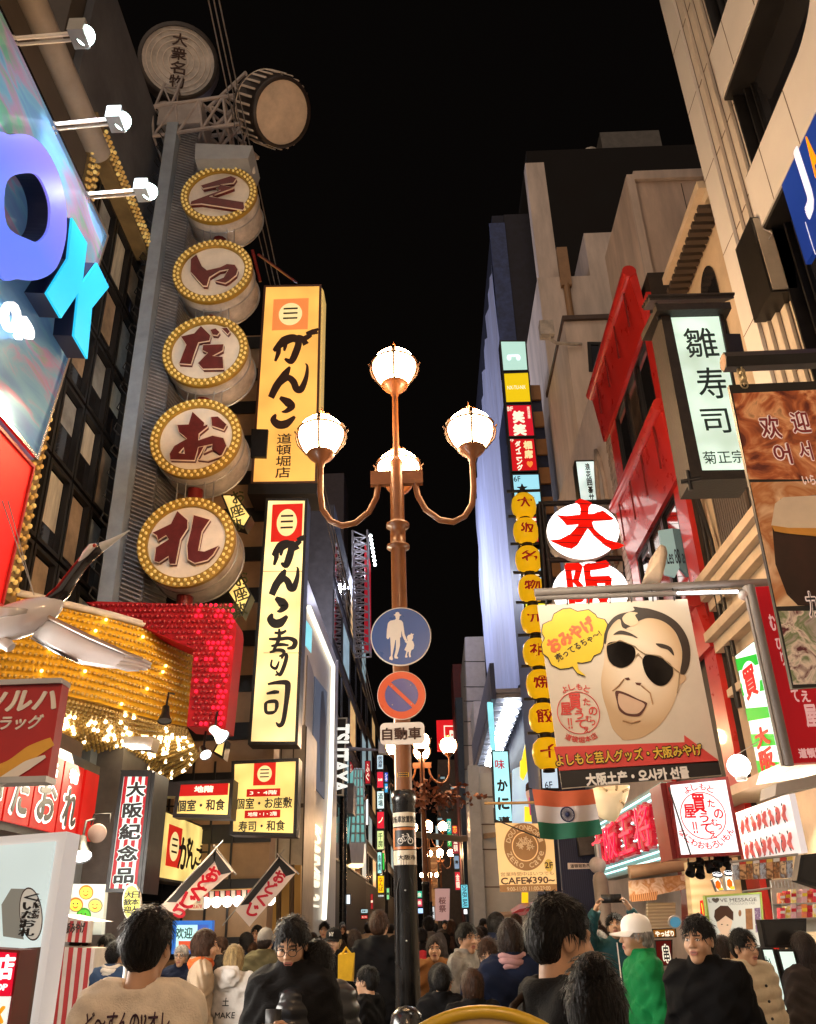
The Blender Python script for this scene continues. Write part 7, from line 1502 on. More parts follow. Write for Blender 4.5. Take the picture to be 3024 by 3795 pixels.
# globe lamp
c=at_y(B7(910,95),8.6);t=thing('white_globe_lamp','bright round white globe lamp above the seal sign','lamp',c);r_=82/_q/F_*9.0
obj('globe',MB().ball(c,r_,24),glow('globe_white','#fffaf4',9.0),t);obj('neck',MB().lathe(c,[(.05,-r_*1.25),(.06,-r_*.9),(.02,-r_*.8)],14),white_paint,t);obj('wire',MB().tube([c+np.array((0,0,r_)),at_y(B5(1090,1920),8.6)],.004,5),steel,t)
# shops
t=thing('snack_shop','lit souvenir and snack shop with shelves and hanging packs at the right','shop',(4.4,8.5,0));obj('back_wall',MB().box(4.4,4.6,6.0,12.5,0,3.0),mat('shop_cream',(.55,.43,.27),.6,var=.15),t);obj('ceiling',MB().box(3.5,4.39,6,12.5,2.9,3.0),mat('shop_ceiling',(.6,.55,.45),.6),t);obj('side_wall',MB().box(3.4,4.39,12.3,12.5,0,2.89),mat('shop_cream',(.55,.43,.27),.6,var=.15),t)
area('shop_light',(3.9,9,2.85),(2.6,8,1),4.5,.8,420,(1,.86,.64))
fr=FY(B7(260,1060),11.8);P=[fr.uv(B7(*p))for p in((30,1010),(490,960),(492,1075),(40,1170))]
t=thing('printed_valance','faded orange printed cloth valance over the shuttered shop','awning',fr.w(0,-.3));obj('cloth',slab(fr,P,-.05,0),food_mat('valance_print',('#d8a878','#b87840','#e0c0a0','#c08850'),6,3),t);obj('fringe',slab(fr,[fr.uv(B7(*p))for p in((40,1130),(260,1095),(250,1165),(50,1180))],.001,.02),wave_mat('fringe_strip','#d8a070','#a06838',12,'X',.7),t);obj('roller',MB().tube([fr.w(*fr.uv(B7(20,945)),.1),fr.w(*fr.uv(B7(490,880)),.1)],.08,10),mat('roller_brown',(.35,.22,.13),.5),t)
obj('shutter',slab(fr,[fr.uv(B7(*p))for p in((240,1180),(470,1180),(470,1400),(240,1400))],-.5,-.4),wave_mat('shutter_slats',(.42,.33,.2),(.5,.4,.26),8,'Z',.5,bands=False,bump=.3),t)
obj('shop_post',slab(fr,[fr.uv(B7(*p))for p in((495,960),(520,960),(540,1400),(505,1400))],-.3,.02),dark_red,t)
fr=FY(B7(570,1000),11);t=thing('beige_shop_wall','beige boarded shop wall behind the price posters','wall',fr.w(0,-2));P=[fr.uv(B7(*p))for p in((505,860),(900,820),(960,1700),(520,1700))];P[2]=(P[2][0],-fr.o[2]);P[3]=(P[3][0],-fr.o[2]);obj('boards',slab(fr,P,-.2,0),wave_mat('shop_boards',(.55,.42,.25),(.5,.37,.2),3,'Z',.6,bands=False,bump=.2),t);obj('price_strip',slab(fr,[fr.uv(B7(*p))for p in((597,1170),(632,1165),(635,1300),(605,1300))],.001,.01),glow('strip_red','#c81e1a',.75),t);text(fr,t,'1',B7(606,1190),B7(626,1280),glow('far_yel','#ffd040',1),.011,.06)
for k,(q,lab)in enumerate(((((690,1000),(745,975),(795,1090),(728,1098)),'left lit price poster of orange drink above the shop'),(((785,975),(850,960),(885,1088),(805,1092)),'right lit price poster of orange drink above the shop'))):
 px=[B7(*p)for p in q];t,fr,Q,pr=boxsign('price_poster',lab,'poster',px,9.6,glow('poster_white','#fff4dc',1.2),steel,.04,.008,group='lit drink posters');cx=sum(p[0]for p in q)/4;cy=sum(p[1]for p in q)/4
 shape(fr,t,'drink_print',[[B7(cx+x,cy+y)for x,y in((-20,-20),(0,-35),(22,-10),(25,30),(5,45),(-18,20))]],glow('drink_orange','#f07010',.9),pr,.003);shape(fr,t,'yellow_corner',[[B7(cx+x,cy+y)for x,y in((5,30),(38,25),(42,50),(10,52))]],glow('far_yel','#ffd040',1),pr+.004,.002)
 spotlight('small shop spotlight over the %s drink poster'%('left' if k==0 else 'right'),at_y(B7(cx,cy-75),9.3),(-.2,-.3,-1),.05,True,black_metal,'small shop spotlights');
b=MB()
t=thing('spotlight_cluster','tangle of black spotlights and cables under the seal sign','lamp',at_y(B7(560,930),9.2))
for x,y in((520,960),(590,900),(600,975),(690,930),(740,880),(820,880)):c=at_y(B7(x,y),9.25);b.lathe(c,[(.001,-.1),(.035,-.09),(.05,0)],12,axis=_n((random.uniform(-.6,.3),-.5,-.8)));b.tube([c+np.array((0,.03,.05)),c+np.array((.03,.08,.16))],.008,5)
b.tube([at_y(B7(500,880),9.3),at_y(B7(850,840),9.3)],.02,6);obj('lamp_heads',b,black_metal,t)
# hanging merchandise
cols=['#c89868','#b07848','#d8b890','#a8b0b8','#c8c0b8','#b86848','#d8c8a0']
for k in range(9):
 x0=860+k*54;y0=862-k*5;fr=FY(B7(x0+25,900),8.0);P=[fr.uv(B7(*p))for p in((x0,y0),(x0+48,y0-6),(x0+58-k*1,1000-k*2),(x0+8,1006-k*2))]
 t=thing('hanging_snack_pack','clear snack pack hanging in a row, number %d from the seal sign'%(k+1)if 0 else 'clear brownish snack pack hanging in the row over the shop','snack pack',fr.w(P[3][0],P[3][1]),'snack packs hanging in a row');obj('pack',slab(fr,P,-.04,0),food_mat('pack_print%d'%(k%4),(cols[k%7],cols[(k+2)%7],'#604028',cols[(k+3)%7]),14,k),t);obj('pack_header',slab(fr,[P[0],P[1],Lq(P[1],P[2],.18),Lq(P[0],P[3],.18)],.001,.004),mat('pack_header%d'%(k%3),('#e8e0d8','#c84030','#e0c060')[k%3],.4,var=0),t)
t=thing('merchandise_rail','steel rail the snack packs hang from','rail',at_y(B7(1100,830),8.0));obj('rail',MB().tube([at_y(B7(840,862),8.0),at_y(B7(1380,800),8.0)],.012,6).tube([at_y(B7(940,1098),8.1),at_y(B7(1165,1070),8.1)],.01,6),steel,t)
# love message poster
fr=FY(B7(860,1300),9.9);px=[B7(*p)for p in((632,1130),(1085,1100),(1120,1560),(690,1580))]
t,fr,Q,pr=boxsign('chocolate_poster','pale lit poster headed LOVE MESSAGE with a printed young man','poster',px,9.9,glow('love_paper','#cfcfc4',.62),mat('love_edge_green',(.3,.42,.1),.5),.06,.02)
grey_i=mat('love_grey',(.12,.11,.1),.5,var=0);text(fr,t,'L♥VE MESSAGE',B7(662,1150),B7(1052,1180),grey_i,pr,.01,ext=.003);text(fr,t,'CHOCOLATE FAIR',B7(820,1185),B7(1040,1200),mat('love_light',(.35,.34,.32),.5,var=0),pr,0,ext=.002)
shape(fr,t,'face_print',[[B7(*p)for p in((728,1310),(740,1290),(840,1290),(855,1340),(840,1400),(800,1450),(770,1440),(735,1380))]],glow('love_skin','#e0bfa0',.6),pr,.002);shape(fr,t,'hair_print',[[B7(*p)for p in((708,1300),(715,1245),(760,1210),(820,1212),(862,1260),(862,1330),(845,1320),(800,1290),(750,1330),(730,1340))]],ink_brown,pr+.0025,.002);shape(fr,t,'hand_print',[[B7(*p)for p in((740,1440),(800,1400),(840,1420),(830,1500),(760,1510))]],glow('love_skin','#e0bfa0',.6),pr+.0025,.002)
for x,y in((770,1360),(815,1365)):shape(fr,t,'eye_print',[[B7(x-10,y),B7(x,y-5),B7(x+10,y),B7(x,y+5)]],ink_brown,pr+.005,.001)
obj('product_panel',slab(fr,[fr.uv(B7(*p))for p in((958,1235),(1012,1232),(1020,1400),(965,1402))],pr,pr+.003),mat('choc_brown',(.3,.15,.07),.5,var=.3,vscale=10),t);obj('flower_strip',slab(fr,[fr.uv(B7(*p))for p in((1030,1230),(1075,1226),(1085,1420),(1042,1424))],pr,pr+.003),food_mat('flower_print',('#9080a0','#604870','#c0b8c8'),30,2),t);disc(fr,t,'pin_print',B7(915,1270),12/_q,26/_q,mat('choc_brown',(.3,.15,.07),.5),pr,.002)
# shelves of colourful packs
t=thing('snack_shelf','wire shelf packed with colourful snack packs at the far right','shelf',at_y(B7(1380,1320),8.2));fr=FY(B7(1370,1200),8.2);obj('back_grid',slab(fr,[fr.uv(B7(*p))for p in((1220,1000),(1600,960),(1600,1420),(1260,1420))],-.2,-.18),mat('grid_pale',(.5,.48,.42),.5),t)
b=MB()
for k in range(12):a_,c_=fr.uv(B7(1220+k*28,1000)),fr.uv(B7(1230+k*28,1060));b.tube([fr.w(*a_,-.17),fr.w(*c_,-.17)],.004,4)
for y in(1195,1315):b.add([],[]);slab(fr,[fr.uv(B7(*p))for p in((1235,y),(1600,y-10),(1600,y+4),(1240,y+12))],-.18,.03,b)
obj('wire_shelf',b,steel,t)
pk_c=['#c83848','#e8d048','#d8a0b0','#f0e8e0','#a03048','#e09040','#c8b0a0','#d05868']
for r_ in range(2):
 for k in range(8):
  x0=1240+k*44;y1=1192+r_*120-k*1.5;hh=85+(k*37%25);fr2_=FY(B7(x0,y1),8.15+.02*(k%2));P=[fr2_.uv(B7(*p))for p in((x0,y1-hh),(x0+38,y1-hh-2),(x0+40,y1-2),(x0+2,y1))]
  t=thing('snack_packet','small colourful snack packet standing on the wire shelf','snack packet',fr2_.w(P[3][0],P[3][1]),'packets on the wire shelf');obj('packet',slab(fr2_,P,-.08,0),food_mat('packet%d'%(k%5+r_),(pk_c[(k+r_*3)%8],pk_c[(k*3+1)%8],pk_c[(k+r_*3)%8],'#f4ece4'),16,k+r_*5),t);obj('packet_label',slab(fr2_,[Lq(P[0],P[3],.3),Lq(P[1],P[2],.3),Lq(P[1],P[2],.55),Lq(P[0],P[3],.55)],.001,.004),mat('label%d'%(k%3),('#f4f0e8','#f0d040','#c82030')[k%3],.4,var=0),t)
# black monitors and pale lit boards
for px,Y,lab,nm in(([B7(1405,805),B7(1700,770),B7(1700,1120),B7(1372,1010)],6.6,'black monitor hanging at the right edge below the checkered fascia','monitor'),([B7(1078,1322),B7(1450,1310),B7(1448,1540),B7(1120,1550)],7.4,'dark tilted menu board standing behind the man in the white puffer jacket','menu_board')):
 fr=FY(px[0],Y);P=[fr.uv(p)for p in px];t=thing(nm,lab,nm.replace('_',' '),fr.w(P[3][0],P[3][1]));obj('casing',slab(fr,P,-.1,0),black_metal,t);obj('screen',slab(fr,inset(P,.02),.001,.006),mat('screen_black',(.02,.018,.016),.2,var=.2),t)
 if nm=='menu_board':obj('stand',MB().box(*fr.w(P[3][0]+.2,P[3][1]-.0)[[0]].tolist()*1+[fr.w(P[3][0]+.26,0)[0]],Y+.02,Y+.08,0,fr.w(0,P[3][1])[2])if 1 else MB(),black_metal,t)
for px,s,lab in((((1082,1545),(1185,1545),(1222,1755),(1105,1690)),'かき氷','pale lit board with vertical writing left of its twin'),(((1212,1560),(1350,1560),(1365,1690),(1300,1820)),'','blank pale lit board at the far right')):
 fr=FY(B7(*px[0]),7.2);P=[fr.uv(B7(*p))for p in px];a_=[P[0],P[1],(P[1][0]+.03,P[1][1]-.42),(P[0][0]+.03,P[1][1]-.42)];t=thing('pale_lit_board',lab,'sign',fr.w(*a_[3]));obj('casing',slab(fr,a_,-.08,0),black_metal,t);obj('lit_face',slab(fr,inset(a_,.015),.001,.01),glow('board_pale','#dcefe4',1.0),t);obj('leg_post',MB().box(fr.w(a_[3][0]+.03,0)[0],fr.w(a_[3][0]+.07,0)[0],7.22,7.26,0,fr.w(*a_[3])[2]),black_metal,t)
 if s:obj('lettering',textmb(fr,s,(P[1][0]-.09,P[1][1]-.38,P[1][0]-.04,P[1][1]-.05),.011,0,vert=True),ink,t)
fr=FY(B7(310,1430),9.8);px=[B7(*p)for p in((212,1395),(402,1388),(408,1462),(218,1470))];t,fr,Q,pr=boxsign('orange_plank_sign','orange brown plank sign with white hiragana behind the white cap man','sign',px,9.8,glow('plank_orange','#a86818',.5),dark_frame,.06,.01);text(fr,t,'やっぱり',B7(235,1410),B7(392,1455),cw,pr,.05,ext=.004)
fr=FY(B7(330,1560),9.9);px=[B7(*p)for p in((235,1485),(375,1480),(375,1690),(250,1690))];t,fr,Q,pr=boxsign('dark_red_menu_sign','dark red menu sign with one white edged black character behind the green jacket','sign',px,9.9,glow('menu_dark_red','#681410',.45),dark_frame,.06,.01);text(fr,t,'串',B7(285,1515),B7(370,1670),cw,pr,.09,ext=.004);text(fr,t,'串',B7(295,1525),B7(360,1660),ink,pr+.005,.02,ext=.004)
fr=FY(B7(398,1340),9.7);t=thing('round_white_sign','small round white sign with a blue sea print','sign',fr.w(0,-.1));disc(fr,t,'plate',B7(398,1340),55/_q,55/_q,grime_white,0,.02);disc(fr,t,'sea_print',B7(398,1342),42/_q,42/_q,glow('sea_blue','#5aa0c0',.5),.021,.004)
# ================================================================== LEFT: FLAGS, BUNTING AND SCREEN
def slant_banner(label,quad,Y,s,tail):
 fr=FY(A4(*quad[0]),Y);P=[np.array(fr.uv(A4(*p)))for p in quad];t=thing('slanted_banner',label,'banner',fr.w(*P[3]),'slanted shop banners with red writing')
 b=MB();n=20;vs=[]
 for i in range(n+1):
  for j in range(5):u,v=i/n,j/4;p=(P[0]*(1-u)+P[3]*u)*(1-v)+(P[1]*(1-u)+P[2]*u)*v;vs.append(fr.w(p[0],p[1],.02*math.sin(u*9+v)))
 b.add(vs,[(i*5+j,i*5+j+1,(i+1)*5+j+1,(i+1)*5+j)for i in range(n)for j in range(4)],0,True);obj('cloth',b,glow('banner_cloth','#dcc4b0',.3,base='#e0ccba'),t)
 d=(P[3]-P[0]);L_=np.linalg.norm(d);ang=math.atan2(-d[1],-d[0]);dn=d/L_;wn=(P[1]-P[0]);W_n=np.linalg.norm(wn);wn=wn/W_n
 bl=MB();slab(fr,[tuple(P[0]+wn*W_n*.05),tuple(P[0]+wn*W_n*.3+dn*L_*.12),tuple(P[0]+wn*W_n*.3+dn*L_*.8),tuple(P[0]+wn*W_n*.05+dn*L_*.9)],.03,.034,bl);slab(fr,[tuple(P[0]+dn*L_*.02),tuple(P[1]+dn*L_*.02),tuple(P[1]+dn*L_*.16-wn*W_n*.25),tuple(P[0]+dn*L_*.1+wn*W_n*.2)],.03,.034,bl);obj('black_print',bl,ink,t)
 for i,ch in enumerate(s):
  c=P[0]+dn*L_*(.22+.6*i/max(1,len(s)-1))+wn*W_n*.58;h_=W_n*.24;obj('lettering',textmb(fr,ch,(c[0]-h_,c[1]-h_,c[0]+h_,c[1]+h_),.036,.05,.004,rot=ang-1.2),glow('banner_letter_red','#c01424',.5),t)
 q=P[0]-dn*.1;q2=P[1]-dn*.1;obj('rod',MB().tube([fr.w(*(P[0]-wn*.05)),fr.w(*(P[1]+wn*.05))],.014,6).tube([fr.w(*(P[0]-dn*.12)),fr.w(*(P[3]+dn*.3))],.01,6),steel,t)
slant_banner('nearer slanted white banner with black and red fish shop writing',((1365,595),(1475,740),(1130,1020),(1015,965)),11.0,'おどくじら',True)
slant_banner('farther slanted white banner above the crowd beside the fashion store',((1765,640),(1875,745),(1575,1090),(1485,985)),15.5,'おどくじ',True)
t=thing('bunting_string','string of small red and white pennants with lamps over the restaurant entrance','bunting',at_y(A4(1400,880),15.8));b=MB();cd_=MB();lm=MB()
for k in range(13):
 x=1290+k*34;y=868-k*1.5;p=[at_y(A4(*q),15.8)for q in((x,y),(x+26,y),(x+24,y+60),(x+2,y+62))];b.add(p+[q+np.array((0,.01,0))for q in p],[(0,1,2,3),(7,6,5,4)],k%2)
 if k%2==0:lm.ball(at_y(A4(x+10,y+70),15.7),.09,10)
cd_.tube([at_y(A4(1280,862),15.8),at_y(A4(1760,842),15.8)],.012,5)
obj('pennants',b,[mat('pennant_red',(.5,.06,.05),.6),mat('pennant_white',(.6,.5,.42),.6)],t)['kind']='stuff';obj('cord',cd_,mat('bamboo',(.4,.25,.1),.5),t);obj('lamp_balls',lm,glow('small_bulb_b','#fff0e0',5),t)['kind']='stuff'
fr=FY(A4(1210,1120),12.2);px=[A4(*p)for p in((1095,1052),(1345,1050),(1335,1260),(1085,1262))];t,fr,Q,pr=boxsign('welcome_screen','bright cyan edged screen with black welcome characters behind the crowd','screen',px,12.2,glow('screen_cyan','#b4e8ea',.95,var=.15),glow('screen_edge_blue','#2c6cc8',.7),.1,.05)
text(fr,t,'欢迎',A4(1112,1095),A4(1215,1165),mat('far_ink_teal',(.02,.1,.12),.5,var=0),pr,.03,ext=.004);obj('blue_panel',slab(fr,[fr.uv(A4(*p))for p in((1250,1070),(1332,1070),(1328,1150),(1248,1150))],pr,pr+.004),glow('panel_blue','#3a5ab8',.7),t);obj('red_panel',slab(fr,[fr.uv(A4(*p))for p in((1130,1180),(1210,1180),(1208,1240),(1130,1240))],pr,pr+.004),glow('panel_orange','#d85838',.6),t)
fr=FY(A4(1240,940),12.8);px=[A4(*p)for p in((1195,905),(1290,900),(1285,985),(1195,985))];t,fr,Q,pr=boxsign('price_card','small paper price card with red digits under the slanted banner','sign',px,12.8,glow('card_paper','#e0c8a0',.5),white_paint,.02,.01);text(fr,t,'¥2,678',A4(1208,950),A4(1275,975),glow('banner_letter_red','#c01424',.5),pr,.02,ext=.003);text(fr,t,'お昼',A4(1210,915),A4(1270,940),ink,pr,0,ext=.003)
# warm restaurant interior and lanterns behind glass
t=thing('restaurant_front','warm glowing glass restaurant front behind the slanted banners','shop',(-5,22,0));fr=FY(A4(1560,850),21.5);P=[fr.uv(A4(*p))for p in((1180,700),(1900,700),(1900,1250),(1180,1250))];P[2]=(P[2][0],-fr.o[2]);P[3]=(P[3][0],-fr.o[2]);obj('back_wall',slab(fr,P,-.2,0),glow('warm_interior','#a8783c',.35,var=.4,vscale=1.2),t);b=MB()
for k in range(9):x=1210+k*80;b.tube([fr.w(*fr.uv(A4(x,700)),.1),fr.w(fr.uv(A4(x,1250))[0],-fr.o[2],.1)],.06,5)
obj('mullion',b,mat('mullion_brown',(.12,.08,.05),.5),t)
for x,y in((1550,690),(1590,682),(1620,675)):obj('hanging_lantern',MB().ball(at_y(A4(x,y),20.8),.22,12,sz=(1,1,1.5)),glow('warm_lantern','#ffe0a8',4),t)
# yellow rimmed paddle in the foreground
Yd=1.9;fr=FY(A7(1350,1720),Yd);c=fr.uv(A7(1345,1880));w_=abs(fr.uv(A7(1600,1700))[0]-fr.uv(A7(1345,1700))[0])
t=thing('round_yellow_fan','round beige fan with a thick yellow rim, cut by the bottom edge','fan',fr.w(c[0],c[1]-.3));top_y=fr.uv(A7(1345,1626))[1];r_=.22;cc=(c[0],top_y-r_)
obj('rim',MB().tube([fr.w(cc[0]+r_*1.08*math.cos(a),cc[1]+r_*math.sin(a),0)for a in np.linspace(0,6.2832,65)],.012,10,caps=False),mat('fan_yellow',(.62,.4,.02),.3,var=.08,coat=.4),t);obj('disc',slab(fr,circ(cc,r_*1.07,48,r_*.99),-.004,.002),mat('fan_beige',(.5,.35,.22),.5,var=.12),t);obj('handle',MB().tube([fr.w(cc[0],cc[1]-r_,0),fr.w(cc[0],cc[1]-r_-.22,0)],.014,8),mat('fan_yellow',(.62,.4,.02),.3,var=.08,coat=.4),t)
# light thrown by the shop fronts and sign boxes along both sides
# ================================================================== PEOPLE
def nets(f,X,Y,Z_):
 """surface of f<0 on a tensor grid (naive surface nets)"""
 s=f<0;c=np.zeros(tuple(n-1 for n in f.shape),np.int8)
 offs=[(i,j,k)for i in(0,1)for j in(0,1)for k in(0,1)];sh=c.shape
 sl=lambda A,o:A[o[0]:o[0]+sh[0],o[1]:o[1]+sh[1],o[2]:o[2]+sh[2]]
 for o in offs:c+=sl(s,o)
 m=(c>0)&(c<8);idx=-np.ones(sh,int);cells=np.argwhere(m);idx[m]=np.arange(len(cells))
 acc=np.zeros((len(cells),3));cnt=np.zeros(len(cells));G=(X,Y,Z_);ci=cells.T
 for o in offs:
  for ax in range(3):
   if o[ax]:continue
   o2=list(o);o2[ax]=1;a=f[ci[0]+o[0],ci[1]+o[1],ci[2]+o[2]];b=f[ci[0]+o2[0],ci[1]+o2[1],ci[2]+o2[2]];x=(a<0)!=(b<0)
   t=np.where(x,a/np.where(x,a-b,1),0);P=np.stack([G[d][ci[d]+o[d]]for d in range(3)],1);P[:,ax]+=t*(G[ax][ci[ax]+1]-G[ax][ci[ax]]);acc[x]+=P[x];cnt[x]+=1
 V=acc/cnt[:,None];F=[]
 for ax in range(3):
  u,v=(ax+1)%3,(ax+2)%3;A=[slice(1,-1)]*3;A[ax]=slice(0,-1);B=list(A);B[ax]=slice(1,None)
  A=tuple(A);B=tuple(B);x=np.argwhere(s[A]!=s[B]);
  if not len(x):continue
  x[:,u]+=1;x[:,v]+=1;q=[]
  for du,dv in((-1,-1),(0,-1),(0,0),(-1,0)):
   y=x.copy();y[:,u]+=du;y[:,v]+=dv;q.append(idx[y[:,0],y[:,1],y[:,2]])
  q=np.stack(q,1);inv=s[tuple(x.T)];q[~inv]=q[~inv][:,::-1];F.append(q)
 return V,np.concatenate(F)
def cap(P,a,b,ra,rb=None,sy=1.0):
 rb=ra if rb is None else rb;S=np.array((1,sy,1));a=np.array(a,float)*S;b=np.array(b,float)*S;Q=P*S;d=b-a;L=max(1e-9,d@d)
 h=np.clip(((Q-a)@d)/L,0,1);return np.linalg.norm(Q-a-h[...,None]*d,axis=-1)-(ra+(rb-ra)*h)
def ell(P,c,r):r=np.array(r,float);q=(P-np.array(c))/r;n=np.linalg.norm(q,axis=-1);return(n-1)*r.min()*np.where(n<1,1,1)*1.0
def smin(a,b,k):h=np.clip(.5+.5*(b-a)/k,0,1);return b*(1-h)+a*h-k*h*(1-h)
def smax(a,b,k):return-smin(-a,-b,k)
def grid(xs,ys,zs):return np.stack(np.meshgrid(xs,ys,zs,indexing='ij'),-1)
def rotm(yaw,pitch,roll=0):
 return np.array((Matrix.Rotation(yaw,3,'Z')@Matrix.Rotation(pitch,3,'X')@Matrix.Rotation(roll,3,'Y')))
HC=np.array((0,.02,1.575))
POSES={'stand':dict(e=(.235,-.03,1.10),w=(.235,.07,.86)),'phone':dict(e=(.24,.0,1.10),w=(.10,.27,1.17)),'photo':dict(e=(.27,.16,1.50),w=(.17,.24,1.74)),'walk':dict(e=(.24,-.09,1.11),w=(.22,-.02,.86))}
def torso(P,g=0.0):
 f=cap(P,(-.075,0,.93),(.075,0,.93),.115+g,sy=1.25);f=smin(f,cap(P,(-.055,0,1.1),(.055,0,1.1),.108+g,sy=1.3),.07)
 f=smin(f,cap(P,(-.085,.0,1.27),(.085,.0,1.27),.115+g,sy=1.3),.08);return smin(f,cap(P,(-.135,-.01,1.385),(.135,-.01,1.385),.06+g,sy=1.1),.08)
def arms(P,pose,g=0.0,wrist=True):
 q=POSES[pose];f=None
 for s in(-1,1):
  e=np.array(q['e'])*(s,1,1);w=np.array(q['w'])*(s,1,1);a=smin(cap(P,(s*.175,-.01,1.375),e,.056+g,.044+g),cap(P,e,w,.043+g,.032+g),.03);f=a if f is None else np.minimum(f,a)
 return f
def head_f(P):
 f=ell(P,(0,-.012,.035),(.075,.094,.09));f=smin(f,ell(P,(0,.022,-.035),(.061,.07,.085)),.03);f=smin(f,ell(P,(0,.062,-.098),(.028,.024,.022)),.03)
 for s in(-1,1):
  f=smin(f,ell(P,(s*.04,.058,-.03),(.026,.026,.028)),.025);f=smin(f,ell(P,(s*.076,-.004,-.008),(.009,.022,.034)),.008)
  f=smin(f,cap(P,(s*.012,.09,.024),(s*.045,.074,.024),.010),.014);f=smax(f,-ell(P,(s*.031,.104,.004),(.017,.018,.011)),.008);f=smin(f,ell(P,(s*.031,.076,.004),(.0145,.013,.0125)),.003);f=smin(f,ell(P,(s*.012,.098,-.030),(.010,.012,.008)),.006)
 f=smin(f,cap(P,(0,.092,.012),(0,.108,-.026),.007,.011),.012);f=smin(f,cap(P,(-.018,.088,-.058),(.018,.088,-.058),.0085),.008);f=smin(f,cap(P,(-.014,.088,-.071),(.014,.088,-.071),.009),.008);return smax(f,-cap(P,(-.022,.100,-.0645),(.022,.100,-.0645),.0022),.004)
skin_m=mat('skin',(.5,.29,.175),.5,var=.1,vscale=8,bump=.04,bscale=160);lip_m=mat('lip',(.34,.12,.09),.45,var=0);brow_m=mat('brow',(.04,.025,.018),.7,var=0);eye_m=mat('eye_dark',(.02,.014,.012),.2,var=0);white_m=mat('eye_white',(.55,.5,.46),.3,var=0)
BODY={}
def mesh_of(nm,V,F,mats_,mi=None):
 me=bpy.data.meshes.new(nm);me.from_pydata(V.tolist(),[],F.tolist())
 for m in mats_:me.materials.append(m)
 if mi is not None:me.polygons.foreach_set('material_index',mi)
 me.polygons.foreach_set('use_smooth',np.ones(len(F),bool));me.update();return me
def hand_mesh(pose,s):
 q=POSES[pose];w=np.array(q['w'])*(s,1,1);e=np.array(q['e'])*(s,1,1);d=_n(w-e);n=_n(np.array((-s,.3,0))-d*np.dot((-s,.3,0),d));t=np.cross(d,n)
 h=.0045;g=np.arange(-.07,.075,h);z=np.arange(-.04,.20,h);P=grid(g,g,z);f=ell(P,(0,0,.05),(.038,.017,.05));f=smin(f,cap(P,(0,0,-.03),(0,0,.02),.026),.02)
 for k,(x,L)in enumerate(((-.029,.062),(-.010,.076),(.010,.071),(.028,.056))):
  f=smin(f,smin(smin(cap(P,(x,0,.085),(x*1.1,.012,.09+L*.42),.0092,.0085),cap(P,(x*1.1,.012,.09+L*.42),(x*1.12,.034,.09+L*.7),.0085,.008),.003),cap(P,(x*1.12,.034,.09+L*.7),(x*1.1,.056,.09+L*.72),.008,.0072),.003),.006)
 f=smin(f,smin(cap(P,(-.03,.006,.03),(-.054,.022,.07),.0125,.010),cap(P,(-.054,.022,.07),(-.05,.038,.1),.010,.008),.004),.012)
 V,F=nets(f,g,g,z);return np.stack([V@np.stack([t*1,n,d])],0)[0]+w,F if s<0 or 1 else F
def body_mesh(pose,yaw,pitch):
 k=(pose,yaw,pitch)
 if k in BODY:return BODY[k]
 R_=rotm(yaw,pitch);ax=lambda a,lo,hi,fine,co:np.r_[np.arange(a[0],lo,co),np.arange(lo,hi,fine),np.arange(hi,a[1],co)]
 X=ax((-.42,.42),-.095,.095,.0048,.02);Y=ax((-.26,.40),-.115,.15,.0048,.02);Z_=ax((0,1.9),1.44,1.72,.0048,.022);P=grid(X,Y,Z_)
 f=torso(P,-.012);f=smin(f,arms(P,pose,-.008),.03);f=smin(f,cap(P,(0,-.02,1.38),HC+R_@np.array((0,-.02,-.04)),.058,.052),.04)
 for s in(-1,1):f=smin(f,smin(cap(P,(s*.085,0,.9),(s*.095,.01,.5),.075,.05),smin(cap(P,(s*.095,.01,.5),(s*.1,-.02,.09),.05,.035),cap(P,(s*.1,-.03,.04),(s*.11,.13,.03),.035,.028),.03),.03),.03)
 f=smin(f,head_f((P-HC)@R_),.014);V,F=nets(f,X,Y,Z_);C=((V[F].mean(1))-HC)@R_;x,y,z=np.abs(C[:,0]),C[:,1],C[:,2]
 mi=np.zeros(len(F),int);ft=y>.045;mi[ft&(((x-.031)/.015)**2+((z-.004)/.0068)**2<1)]=3;mi[ft&(((x-.0235)/.005)**2+((z-.003)/.005)**2<1)]=4;mi[ft&(((x-.039)/.005)**2+((z-.003)/.004)**2<1)]=4
 mi[ft&(np.abs(z-.026+.12*(x-.03))<.0048)&(x>.013)&(x<.05)]=2;mi[ft&(y>.07)&((x/.025)**2+((z+.0645)/.0135)**2<1)]=1;mi[ft&(y>.07)&((x/.022)**2+((z+.0645)/.0019)**2<1)]=2
 for s in(-1,1):hv,hf=hand_mesh(pose,s);F=np.concatenate([F,hf+len(V)]);V=np.concatenate([V,hv]);mi=np.r_[mi,np.zeros(len(hf),int)]
 BODY[k]=mesh_of('body',V,F,[skin_m,lip_m,brow_m,eye_m,white_m],mi);return BODY[k]
HAIRM={}
